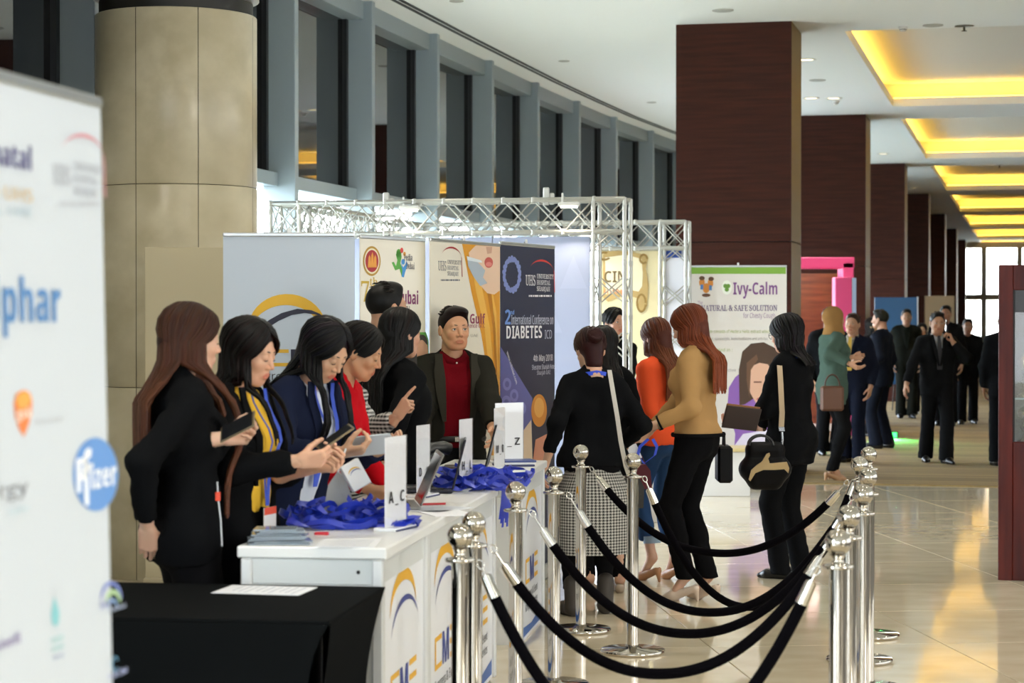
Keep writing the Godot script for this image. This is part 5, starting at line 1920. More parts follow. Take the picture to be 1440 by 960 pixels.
func display_case() -> void:
	var wood := mat(Color.WHITE, 0.3, 0.0, {"albedo_texture": noise_tex(0.03, Color(0.26, 0.075, 0.05), Color(0.36, 0.12, 0.075), 192, FastNoiseLite.TYPE_SIMPLEX_SMOOTH, 4, Vector2(2.0, 0.2), 6), "uv1_triplanar": true, "metallic_specular": 0.3})
	var t := thing("display_case", "tall red-brown wooden display case with a glass front at the right edge", "display case", G(3.09, 13.55), -TURN)
	var w := 1.3
	var d := 0.5
	part("side", boxed(Vector3(0.03, 1.0, -d / 2), Vector3(0.06, 2.0, d), 0.004), wood, t)
	part("side", boxed(Vector3(w - 0.03, 1.0, -d / 2), Vector3(0.06, 2.0, d), 0.004), wood, t)
	part("back", boxed(Vector3(w / 2, 1.0, -d + 0.02), Vector3(w - 0.12, 2.0, 0.03), 0.0), hexm("4a3a30", 0.5), t)
	part("top", boxed(Vector3(w / 2, 1.975, -d / 2), Vector3(w - 0.12, 0.05, d), 0.004), wood, t)
	part("base", boxed(Vector3(w / 2, 0.43, -d / 2), Vector3(w - 0.12, 0.86, d), 0.004), wood, t)
	var fr := MB.new()
	fr.box(Vector3(0.045, 1.0, 0.012), Vector3(0.09, 2.0, 0.03), 0.004)
	fr.box(Vector3(w - 0.045, 1.0, 0.012), Vector3(0.09, 2.0, 0.03), 0.004)
	fr.box(Vector3(w / 2, 0.44, 0.012), Vector3(w - 0.18, 0.88, 0.03), 0.004)
	fr.box(Vector3(w / 2, 1.92, 0.012), Vector3(w - 0.18, 0.16, 0.03), 0.004)
	part("front_frame", fr, wood, t)
	part("inner_trim", boxed(Vector3(0.096, 1.36, 0.005), Vector3(0.012, 0.96, 0.02), 0.002), hexm("15110f", 0.5), t)
	part("head_panel", boxed(Vector3(w / 2, 1.77, 0.0), Vector3(w - 0.2, 0.14, 0.01), 0.0), hexm("23211f", 0.3), t)
	part("glass_pane", boxed(Vector3(w / 2, 1.29, 0.008), Vector3(w - 0.2, 0.82, 0.006), 0.0), mat(Color(0.85, 0.9, 0.9, 0.08), 0.02, 0.0, {"transparency": BaseMaterial3D.TRANSPARENCY_ALPHA}), t)
	part("shelf", boxed(Vector3(w / 2, 1.15, -0.24), Vector3(w - 0.13, 0.012, 0.4), 0.0), hexm("7e8c8c", 0.15), t)
	var lampm := glow("f4f8ff", 5.0)
	part("case_lamp", boxed(Vector3(w / 2, 1.94, -0.2), Vector3(w - 0.3, 0.01, 0.04), 0.0), lampm, t)
	area("case_light", t.transform * Transform3D(Basis(Vector3.RIGHT, -PI / 2), Vector3(w / 2, 1.93, -0.2)), Vector2(w - 0.3, 0.04), "f4f8ff", 0.5)
	var gold := hexm("a98d54", 0.25, 0.9)
	for k in 5:
		var x := 0.16 + 0.22 * k
		for lv in 2:
			var y := 0.862 if lv == 0 else 1.157
			var big := 1.0 + 0.12 * ((k + lv) % 3)
			var tr := thing("brass_ornament", "slim brass ornament on the %s shelf of the display case, %s from its left post" % [["lower", "upper"][lv], ["first", "second", "third", "fourth", "fifth"][k]], "ornament", t.transform * Vector3(x, y, -0.22), 0.0, "brass ornaments in the display case")
			var mb := MB.new()
			mb.lathe([Vector2(0, 0), Vector2(0.045, 0), Vector2(0.045, 0.012), Vector2(0.014, 0.03), Vector2(0.012, 0.08), Vector2(0.03, 0.1), Vector2(0.012, 0.12), Vector2(0.012, 0.15 * big)], 20)
			part("stem", mb, gold, tr)
			var cu := MB.new()
			cu.lathe([Vector2(0.012, 0.15 * big), Vector2(0.042, 0.17 * big), Vector2(0.046, 0.2 * big), Vector2(0.028, 0.222 * big), Vector2(0.01, 0.235 * big), Vector2(0, 0.25 * big)], 20)
			part("cup", cu, hexm("c9b37c", 0.2, 0.9), tr)


# ---------------------------------------------------------------- registration desk
const DESK := Vector3(-0.434, 0, -7.2)       # near front corner
const DESK_H := 0.88
func desk_basis() -> Basis:                   # x: along the desk away from the lens, z: out of its front, to the right
	var t := Vector3(0.1352, 0, -0.9908)
	return Basis(t, Vector3.UP, t.cross(Vector3.UP))

func on_desk(px: float, py: float) -> Vector3:
	var d := (EYE - DESK_H) * FPX / (py - 450.0)
	var p := P(px, py, d)
	p.y = DESK_H
	return p

func desk() -> void:
	var bb := desk_basis()
	var white := hexm("dfe1e0", 0.32)
	var alu := hexm("d4d6d6", 0.35, 0.25)
	var units := [[0.0, 0.9, "white registration counter unit nearest the lens, by the black table"], [0.9, 0.9, "second white registration counter unit from the black table"], [1.8, 0.9, "third white registration counter unit, with lanyards hanging over its end"], [3.62, 0.95, "separate white counter unit at the far end, by the woman with the hair bun"]]
	for k in 4:
		var u = units[k]
		var w: float = u[1]
		var t := thing("counter_unit", u[2], "counter", DESK + bb.x * u[0], 0.0, "white registration counters")
		t.basis = bb
		part("top", boxed(Vector3(w / 2, DESK_H - 0.02, -0.25), Vector3(w - 0.002, 0.04, 0.52), 0.005), white, t)
		part("fascia", boxed(Vector3(w / 2, DESK_H - 0.085, -0.25), Vector3(w - 0.03, 0.09, 0.47), 0.004), hexm("cfd3d2", 0.4), t)
		for x in [0.022, w - 0.022]:
			for z in [-0.478, -0.022]:
				part("post", boxed(Vector3(x, (DESK_H - 0.04) / 2, z), Vector3(0.04, DESK_H - 0.04, 0.04), 0.006), alu, t)
		part("end_panel", boxed(Vector3(0.022, 0.4, -0.25), Vector3(0.008, 0.8, 0.42), 0.0), white, t)
		part("end_panel", boxed(Vector3(w - 0.022, 0.4, -0.25), Vector3(0.008, 0.8, 0.42), 0.0), white, t)
		part("front_panel", boxed(Vector3(w / 2, 0.4, -0.022), Vector3(w - 0.08, 0.8, 0.008), 0.0), hexm("e4e7ec", 0.3), t)
		part("plinth", boxed(Vector3(w / 2, 0.03, -0.25), Vector3(w - 0.09, 0.05, 0.4), 0.0), hexm("a7abac", 0.4), t)
		if k == 0:
			var hole := MB.new()
			hole.tube([Vector3(0.0165, DESK_H - 0.085, -0.09), Vector3(0.0145, DESK_H - 0.085, -0.09)], [0.007], 12)
			part("screw_hole", hole, hexm("0d0d0d", 0.8), t)
		# the society's printed mark on the front
		var g := Node3D.new()
		g.name = "front_print"
		t.add_child(g, true)
		g.position = Vector3(0, 0, -0.0215)
		var mx := w / 2
		sticker(g, "e3ab1c", crescent(Vector2(mx, 0.6), Vector2(0.25, 0.14), 5, 175, 0.045), 1)
		sticker(g, "2d3f8c", crescent(Vector2(mx + 0.04, 0.5), Vector2(0.28, 0.15), 25, 165, 0.02), 2)
		sticker(g, "e3ab1c", PackedVector2Array([Vector2(mx - 0.24, 0.28), Vector2(mx - 0.08, 0.28), Vector2(mx - 0.08, 0.3), Vector2(mx - 0.21, 0.3), Vector2(mx - 0.21, 0.39), Vector2(mx - 0.08, 0.39), Vector2(mx - 0.08, 0.41), Vector2(mx - 0.24, 0.41)]), 1)
		write(g, "M", Vector2(mx - 0.06, 0.28), 0.15, 0.13, "2d3f8c", true)
		for y in [0.28, 0.335, 0.39]:
			sticker(g, "e3ab1c", PackedVector2Array([Vector2(mx + 0.12, y), Vector2(mx + 0.26, y), Vector2(mx + 0.26, y + 0.022), Vector2(mx + 0.12, y + 0.022)]), 1)
		write(g, "Congress & Event", Vector2(mx - 0.25, 0.2), 0.5, 0.04, "55585e")
		write(g, "Management services", Vector2(mx - 0.25, 0.14), 0.5, 0.04, "55585e")
		sticker(g, "2f5fa8", PackedVector2Array([Vector2(0.06, 0.02), Vector2(w - 0.06, 0.02), Vector2(w - 0.06, 0.09), Vector2(mx, 0.055), Vector2(0.06, 0.075)]), 1)
		for ch in g.get_children():          # the print is made of parts of the unit
			var tr: Transform3D = g.transform * ch.transform
			g.remove_child(ch)
			t.add_child(ch, true)
			ch.transform = tr
		t.remove_child(g)
		g.free()
	on_top()
	black_table()

func sticker(g: Node3D, color: String, poly: PackedVector2Array, layer: int) -> void:
	var mb := MB.new()
	mb.prism(poly, 0.0, 0.0, Transform3D(Basis(), Vector3(0, 0, 0.0042 + 0.0006 * layer)), Color.WHITE, false)
	part("print", mb, hexm(color, 0.4), g)

func crescent(c: Vector2, r: Vector2, a0: float, a1: float, w: float) -> PackedVector2Array:
	var out := PackedVector2Array()
	var inner := []
	for k in 21:
		var a := deg_to_rad(lerpf(a0, a1, k / 20.0))
		var ww := w * (sin(PI * k / 20.0) + 0.05)
		out.append(c + Vector2(cos(a), sin(a)) * (r + Vector2(ww, ww) * 0.5))
		inner.push_front(c + Vector2(cos(a), sin(a)) * (r - Vector2(ww, ww) * 0.5))
	for p in inner:
		out.append(p)
	return out

func sign_holder(px: float, py: float, turn: float, h: float, w: float, text: String, label: String) -> void:
	var t := thing("sign_holder", label, "sign", on_desk(px, py), turn, "letter signs on the counters")
	part("foot", boxed(Vector3(0, 0.006, 0), Vector3(w, 0.012, 0.09), 0.002), hexm("e4e7ea", 0.15), t)
	part("foot_edge", boxed(Vector3(0, 0.004, 0.046), Vector3(w, 0.006, 0.003), 0.0), hexm("2a3160", 0.3), t)
	part("card", boxed(Vector3(0, h / 2 + 0.012, 0), Vector3(w - 0.006, h, 0.0016), 0.0), hexm("e7eaf0", 0.5), t)
	part("acrylic", boxed(Vector3(0, h / 2 + 0.012, 0.003), Vector3(w, h + 0.004, 0.002), 0.0), mat(Color(1, 1, 1, 0.06), 0.03, 0.0, {"transparency": BaseMaterial3D.TRANSPARENCY_ALPHA}), t)
	if text:
		write(t, text, Vector2(-w * 0.36, h * 0.3), w * 0.72, h * 0.13, "15151a", true)

func laptop(at: Vector3, turn: float, open: float, lid: String, screen: bool, label: String) -> void:
	var t := thing("laptop", label, "laptop", at, turn, "laptops on the counters")
	part("base", boxed(Vector3(0, 0.009, 0.11), Vector3(0.34, 0.016, 0.23), 0.006), hexm(lid, 0.35, 0.5), t)
	part("keyboard", boxed(Vector3(0, 0.0185, 0.09), Vector3(0.29, 0.003, 0.11), 0.001), hexm("15161a", 0.6), t)
	part("touchpad", boxed(Vector3(0, 0.018, 0.185), Vector3(0.1, 0.0015, 0.055), 0.0), hexm("55585c", 0.4), t)
	var b := Basis(Vector3.RIGHT, -open)
	var mb := boxed(Vector3(0, 0.115, 0), Vector3(0.34, 0.23, 0.009), 0.004)
	var l := part("lid", mb, hexm(lid, 0.3, 0.5), t)
	l.transform = Transform3D(b, Vector3(0, 0.018, -0.004))
	part("screen", boxed(Vector3(0, 0.12, 0.0048), Vector3(0.31, 0.19, 0.001), 0.0), hexm("0c0f16", 0.12), l)
	if screen:
		var ap := MB.new()
		ap.prism(crescent(Vector2(0, 0.115), Vector2(0.008, 0.009), -70, 300, 0.012), 0, 0.0004, Transform3D(Basis(Vector3.UP, PI), Vector3(0, 0, -0.0046)))
		ap.ball(Vector3(0, 0.133, -0.0047), Vector3(0.004, 0.006, 0.0006), 8, 6)
		part("emblem", ap, hexm("e9ebee", 0.3), l, "pale fruit-shaped emblem on the lid")

func ribbons(called: String, label: String, center: Vector3, wide: float, deep: float, high: float, many: int, seed_: int, hang := []) -> void:
	var t := thing(called, label, "lanyards", center)
	var r := RandomNumberGenerator.new()
	r.seed = seed_
	var m := hexm("1f37b4", 0.36, 0.0, {"metallic_specular": 0.6})
	for k in many:
		var mb := MB.new()
		var pts := []
		var across := []
		var a := r.randf() * TAU
		var c := Vector3(r.randf_range(-wide, wide) * 0.5, 0, r.randf_range(-deep, deep) * 0.5)
		var dome := high * (1.0 - 0.6 * pow(Vector2(c.x / wide, c.z / deep).length() * 1.6, 2.0))
		var base := clampf(r.randf() * dome, 0.004, high)
		var rad := r.randf_range(0.04, 0.1)
		var roll := r.randf() * TAU
		for i in 12:
			var s := i / 11.0
			var aa := a + s * r.randf_range(4.2, 5.2)
			var p := c + Vector3(cos(aa) * rad * 1.2, 0, sin(aa) * rad * 0.8)
			p.y = maxf(0.012, base + 0.022 * sin(aa * 2.0 + roll))
			pts.append(p)
			var ro := roll + s * 3.5
			across.append(Vector3(cos(aa) * 0.3, sin(ro), sin(aa) * 0.3).normalized() * 0.0105)
		mb.strip(pts, across, 0.0016)
		part("ribbon", mb, m, t)
	for hg in hang:
		var mb := MB.new()
		mb.strip(hg, [Vector3(0.004, 0, -0.011)], 0.0016)
		part("ribbon", mb, m, t)

func paper(at: Vector3, turn: float, w: float, h: float, color: String, label: String, lines := true) -> void:
	var t := thing("paper_sheet", label, "paper", at, turn)
	part("sheet", boxed(Vector3(0, 0.0015, 0), Vector3(w, 0.002, h), 0.0), hexm(color, 0.6), t)
	if lines:
		var mb := MB.new()
		for k in 9:
			var z := -h * 0.4 + h * 0.09 * k
			mb.poly([Vector3(-w * 0.4, 0.0029, z), Vector3(w * (0.4 - 0.1 * (k % 3)), 0.0029, z), Vector3(w * (0.4 - 0.1 * (k % 3)), 0.0029, z + 0.004), Vector3(-w * 0.4, 0.0029, z + 0.004)], Vector3.UP)
		part("printed_lines", mb, hexm("8a93a8", 0.6), t)

func on_top() -> void:
	var face := facing(desk_basis().z)
	sign_holder(556, 744, face - 0.22, 0.33, 0.2, "A _ C", "white letter sign reading A to C, nearest on the counters")
	sign_holder(595, 698, face - 0.2, 0.3, 0.16, "D _ G", "white letter sign just behind the silver laptop")
	sign_holder(655, 689, face - 0.2, 0.31, 0.17, "H _ L", "white letter sign at the end of the joined counters, by the blue lanyards")
	sign_holder(702, 662, face - 0.2, 0.31, 0.16, "M _ R", "narrow white letter sign on the far counter before the last one")
	sign_holder(716, 650, face - 0.75, 0.31, 0.2, "S _ Z", "white letter sign ending in Z, farthest on the counters")
	laptop(on_desk(586, 713), face + PI + 0.25, 0.42, "8e8e8c", true, "silver laptop with open lid behind the first letter sign")
	laptop(on_desk(636, 690), face + PI + 0.15, 0.25, "2a2d38", false, "dark blue laptop standing open by the second pile of lanyards")
	laptop(on_desk(683, 661), face + PI + 0.1, 0.25, "2d3034", false, "dark grey laptop on the far counter before the man in the red shirt")
	ribbons("lanyard_pile", "heap of shiny blue lanyards beside the nearest letter sign", on_desk(497, 738), 0.34, 0.3, 0.1, 60, 4)
	var c := on_desk(672, 686)
	var edge := on_desk(700, 684)
	var hang := []
	for k in 9:
		var x := (k - 4) * 0.014
		hang.append([edge + Vector3(-0.06, 0.05, -0.02 * k) - c, edge + Vector3(0.0, 0.045, -0.02 * k) - c, edge + Vector3(0.035 + x * 0.2, 0.0, -0.02 * k + 0.02) - c, edge + Vector3(0.04 + x * 0.4, -0.08, -0.015 * k + 0.02) - c, edge + Vector3(0.036 + x * 0.5, -0.15 - 0.02 * (k % 3), -0.013 * k + 0.02) - c])
	ribbons("lanyard_pile", "heap of shiny blue lanyards hanging over the counter's end near the stanchions", c, 0.36, 0.42, 0.1, 55, 9, hang)
	# clear badge sleeves stacked at the near end
	var at := on_desk(392, 764)
	var bs := thing("badge_sleeves", "stack of clear plastic badge sleeves on the near end of the counter", "badge sleeves", at, 0.1)
	for k in 9:
		var o := part("sleeve", boxed(Vector3(0.012 * sin(k * 2.1), 0.004 + k * 0.006, 0.01 * cos(k * 1.7)), Vector3(0.21 - 0.008 * k, 0.005, 0.13), 0.001, Basis(Vector3.UP, 0.09 * sin(k * 1.3))), mat(Color(0.72, 0.78, 0.83, 0.55), 0.12, 0.0, {"transparency": BaseMaterial3D.TRANSPARENCY_ALPHA}), bs)
	var card := boxed(Vector3(0, 0.005, 0), Vector3(0.05, 0.01, 0.03), 0.002)
	var rc := part("red_card_box", card, hexm("c01f2e", 0.4))
	rc.position = on_desk(452, 752)
	tag(rc, "tiny red box next to the clear badge sleeves", "box")
	var face2 := facing(desk_basis().x)
	paper(on_desk(490, 764), face2 + 0.1, 0.2, 0.28, "e6e9ee", "printed list lying before the nearest letter sign")
	paper(on_desk(612, 716), face2 - 0.4, 0.2, 0.27, "dfe4ee", "printed sheet fanned out right of the silver laptop")
	paper(on_desk(628, 722), face2 + 0.5, 0.18, 0.24, "e8ebf2", "white leaflet overlapping the fanned sheet by the silver laptop", false)
	var pen := MB.new()
	pen.tube([Vector3(-0.05, 0.006, 0), Vector3(0.05, 0.006, 0)], [0.005], 8)
	var pn := part("red_marker", pen, hexm("b5202c", 0.35))
	pn.position = on_desk(610, 712) + Vector3(0, 0.004, 0)
	pn.rotation.y = 0.3
	tag(pn, "red marker lying on the sheets by the silver laptop", "marker")
	# barcode scanner on its stand
	var s := on_desk(606, 692)
	var sc := thing("barcode_scanner", "black barcode scanner on a bent stand behind the silver laptop", "scanner", s, face + 0.6)
	var mb := MB.new()
	mb.lathe([Vector2(0, 0), Vector2(0.06, 0), Vector2(0.06, 0.012), Vector2(0.015, 0.025), Vector2(0, 0.025)], 20)
	part("foot", mb, hexm("15171a", 0.4), sc)
	mb = MB.new()
	mb.tube([Vector3(0, 0.02, 0), Vector3(0, 0.09, -0.02), Vector3(0, 0.15, -0.01), Vector3(0, 0.18, 0.02)], [0.012], 10)
	part("stem", mb, hexm("15171a", 0.4), sc)
	mb = MB.new()
	mb.tube([Vector3(0, 0.17, -0.05), Vector3(0, 0.2, 0.01), Vector3(0, 0.2, 0.06), Vector3(0, 0.19, 0.09)], [0.02, 0.03, 0.036, 0.034], 14, 0.8)
	part("head", mb, hexm("1d2024", 0.35), sc)
	mb = MB.new()
	mb.tube([Vector3(0, 0.189, 0.0905), Vector3(0, 0.1885, 0.0925)], [0.026], 14, 0.7)
	part("window", mb, hexm("3a4a50", 0.1), sc)
	# booklets beside the last sign
	var bk := thing("booklet_stack", "small stack of booklets before the farthest letter sign", "booklets", on_desk(722, 655), 0.2)
	for k in 3:
		part("booklet", boxed(Vector3(0.004 * k, 0.006 + 0.011 * k, 0), Vector3(0.2, 0.01, 0.15), 0.001), hexm(["2a3160", "d9dde4", "3a4a86"][k], 0.4), bk)

func black_table() -> void:
	var bb := desk_basis()
	var t := thing("black_table", "table wrapped in a tight black stretch cloth before the counters", "table")
	var x0 := -0.86                            # along, toward the lens
	var x1 := -0.02
	var z0 := -1.9
	var z1 := 0.01
	var h := 0.752
	var cloth := hexm("0c0e0f", 0.9, 0.0, {"metallic_specular": 0.15})
	var mb := MB.new()
	var rows := 14
	# four stretched sides that draw in between the corners and legs, and a flat top
	var corner := [Vector2(x0, z1), Vector2(x1, z1), Vector2(x1, z0), Vector2(x0, z0)]
	var mid := Vector2((x0 + x1) / 2, (z0 + z1) / 2)
	for e in 4:
		var a: Vector2 = corner[e]
		var b: Vector2 = corner[(e + 1) % 4]
		var cols := 24
		var first := mb.v.size()
		var nrm := (b - a).rotated(PI / 2 if e >= 0 else 0.0).normalized()
		if nrm.dot((a + b) / 2 - mid) < 0:
			nrm = -nrm
		for i in rows + 1:
			var ty := float(i) / rows
			for k in cols + 1:
				var tx := float(k) / cols
				var pull := sin(PI * ty) * 0.05 + 0.1 * sin(PI * tx) * sin(PI * ty * 0.5)
				var edge_in := 0.1 * (1.0 - exp(-6.0 * ty)) * (1.0 - smoothstep(0.72, 1.0, ty)) * pow(absf(2.0 * tx - 1.0), 3.0) * signf(0.5 - tx)
				var p := a.lerp(b, tx) - nrm * pull + (b - a).normalized() * edge_in
				var y := h * (1.0 - ty) - 0.012 * ty
				mb.vert(bb * Vector3(p.x, y, p.y) + DESK, (bb * Vector3(nrm.x, 0.12, nrm.y)).normalized(), Vector2(tx, ty))
		for i in rows:
			for k in cols:
				var q := first + i * (cols + 1) + k
				mb.tri(q, q + 1, q + cols + 1)
				mb.tri(q + 1, q + cols + 2, q + cols + 1)
	part("stretch_cloth", mb, cloth, t)
	part("cloth_top", boxed(bb * Vector3(mid.x, h - 0.006, mid.y) + DESK, Vector3(x1 - x0, 0.014, z1 - z0), 0.006, bb), cloth, t)
	for p in corner:
		var q: Vector2 = p.lerp(mid, 0.22)
		var l := MB.new()
		l.tube([bb * Vector3(q.x, 0.0, q.y) + DESK, bb * Vector3(q.x, h - 0.02, q.y) + DESK], [0.016], 10)
		part("leg", l, hexm("2a2a2a", 0.5, 0.6), t)
	var at := P(372, 831, (EYE - h) * FPX / (831.0 - 450.0))
	at.y = h + 0.001
	paper(at, facing(bb.x) + 1.5, 0.21, 0.3, "e3e5ea", "white sheet lying on the black table")


# ---------------------------------------------------------------- queue barriers
func post_at(px: float, top: float, label: String) -> Vector3:
	var s := (top - 450.0) / 0.655
	var p := P(px, top, FPX / s)
	p.y = 0
	var t := thing("stanchion", label, "stanchion", p, 0.0, "chrome queue stanchions")
	var chrome := hexm("bab4a9", 0.07, 1.0)
	if not mat_cache.has("post_mesh"):
		var ms := []
		var mb := MB.new()
		mb.lathe([Vector2(0, 0), Vector2(0.155, 0), Vector2(0.16, 0.004), Vector2(0.16, 0.018), Vector2(0.155, 0.023), Vector2(0.045, 0.026), Vector2(0.036, 0.034), Vector2(0, 0.034)], 48)
		ms.append(mb.arrays())
		mb = MB.new()
		mb.lathe([Vector2(0, 0.03), Vector2(0.0285, 0.03), Vector2(0.0285, 0.872), Vector2(0, 0.872)], 28)
		ms.append(mb.arrays())
		mb = MB.new()
		mb.lathe([Vector2(0, 0.87), Vector2(0.048, 0.87), Vector2(0.05, 0.875), Vector2(0.048, 0.88), Vector2(0.022, 0.885), Vector2(0.017, 0.895), Vector2(0.02, 0.905), Vector2(0.026, 0.912), Vector2(0, 0.916)], 32)
		ms.append(mb.arrays())
		mb = MB.new()
		mb.ball(Vector3(0, 0.951, 0), Vector3.ONE * 0.042, 28, 18)
		ms.append(mb.arrays())
		var list := []
		for a in ms:
			var am := ArrayMesh.new()
			am.add_surface_from_arrays(Mesh.PRIMITIVE_TRIANGLES, a)
			list.append(am)
		mat_cache["post_mesh"] = list
	var l: Array = mat_cache["post_mesh"]
	put("base_plate", l[0], chrome, t)
	put("pole", l[1], chrome, t)
	put("collar", l[2], chrome, t)
	put("ball_finial", l[3], chrome, t)
	return p

func rope(a: Vector3, b: Vector3, sag: float, label: String, skew := 0.5) -> void:
	var t := thing("rope", label, "rope", a, 0.0, "black velvet ropes")
	var d := b - a
	var dir := d.normalized()
	var s := dir * 0.062 + Vector3(0, 0.872, 0)
	var e := d - dir * 0.062 + Vector3(0, 0.872, 0)
	var pts := []
	var n := 44
	for i in n + 1:
		var x := i / float(n)
		var p := s.lerp(e, x)
		var w := pow(x, log(0.5) / log(skew))
		p.y -= sag * (1.0 - pow(absf(2.0 * w - 1.0), 2.15))
		pts.append(p)
	var velvet := hexm("070609", 0.9, 0.0, {"metallic_specular": 0.12, "rim_enabled": true, "rim": 0.05, "rim_tint": 0.5})
	var steel := hexm("d8d6d0", 0.12, 1.0)
	# the ends: hook, ferrule, then the velvet
	var run := 0.0
	var i0 := 0
	while run < 0.115:
		run += pts[i0].distance_to(pts[i0 + 1])
		i0 += 1
	var i1 := n
	run = 0.0
	while run < 0.115:
		run += pts[i1].distance_to(pts[i1 - 1])
		i1 -= 1
	var mb := MB.new()
	mb.tube(pts.slice(i0, i1 + 1), [0.0195], 14)
	part("velvet_cord", mb, velvet, t)
	for q in [[pts[0], pts[i0]], [pts[n], pts[i1]]]:
		var u: Vector3 = (q[1] - q[0]).normalized()
		var len: float = q[0].distance_to(q[1])
		var f := MB.new()
		f.tube([q[1] - u * 0.075, q[1] - u * 0.068, q[1] - u * 0.012, q[1] + u * 0.006], [0.009, 0.019, 0.0215, 0.0215], 16)
		part("ferrule", f, steel, t)
		var hk := MB.new()
		var side := u.cross(Vector3.UP).normalized()
		var up := side.cross(u)
		var ring := []
		for k in 13:
			var an := TAU * k / 12.0
			ring.append(q[0] + u * (0.012 - 0.016 * cos(an)) + up * sin(an) * 0.011)
		hk.tube(ring, [0.0028], 6)
		hk.tube([q[0] + u * 0.026, q[1] - u * 0.072], [0.004], 6)
		part("hook", hk, steel, t)

func queue() -> void:
	var l := []
	l.append(post_at(647, 735, "chrome stanchion nearest the lens by the counter"))
	l.append(post_at(666, 718, "chrome stanchion just behind the nearest one by the counter"))
	l.append(post_at(725, 676, "third chrome stanchion along the counter side, beside the hanging lanyards"))
	l.append(post_at(779, 655, "fourth chrome stanchion on the counter side, at the far counter's end"))
	l.append(post_at(817, 624, "fifth chrome stanchion, before the woman in the patterned skirt"))
	l.append(post_at(890, 636, "lone chrome stanchion between the patterned skirt and the blue jeans"))
	var r := []
	r.append(post_at(1179, 743, "chrome stanchion nearest the lens in the right-hand row"))
	r.append(post_at(1194, 709, "second chrome stanchion of the right-hand row"))
	r.append(post_at(1214, 680, "third chrome stanchion of the right-hand row"))
	r.append(post_at(1221, 657, "fourth chrome stanchion of the right-hand row"))
	r.append(post_at(1209, 641, "fifth chrome stanchion of the right-hand row, set a little inward"))
	r.append(post_at(1222, 627, "farthest chrome stanchion of the right-hand row"))
	rope(l[0], r[0], 0.6, "black velvet rope between the two stanchions nearest the lens")
	rope(l[1], r[1], 0.46, "black velvet rope between the second stanchions of both rows")
	rope(l[2], r[2], 0.49, "black velvet rope from the third stanchion on the counter side")
	rope(l[3], r[3], 0.53, "black velvet rope from the fourth stanchion on the counter side")
	rope(l[4], r[4], 0.4, "black velvet rope from the stanchion before the patterned skirt, highest across the queue")
	rope(l[5], r[5], 0.68, "black velvet rope from the lone stanchion, sagging lowest behind the others")


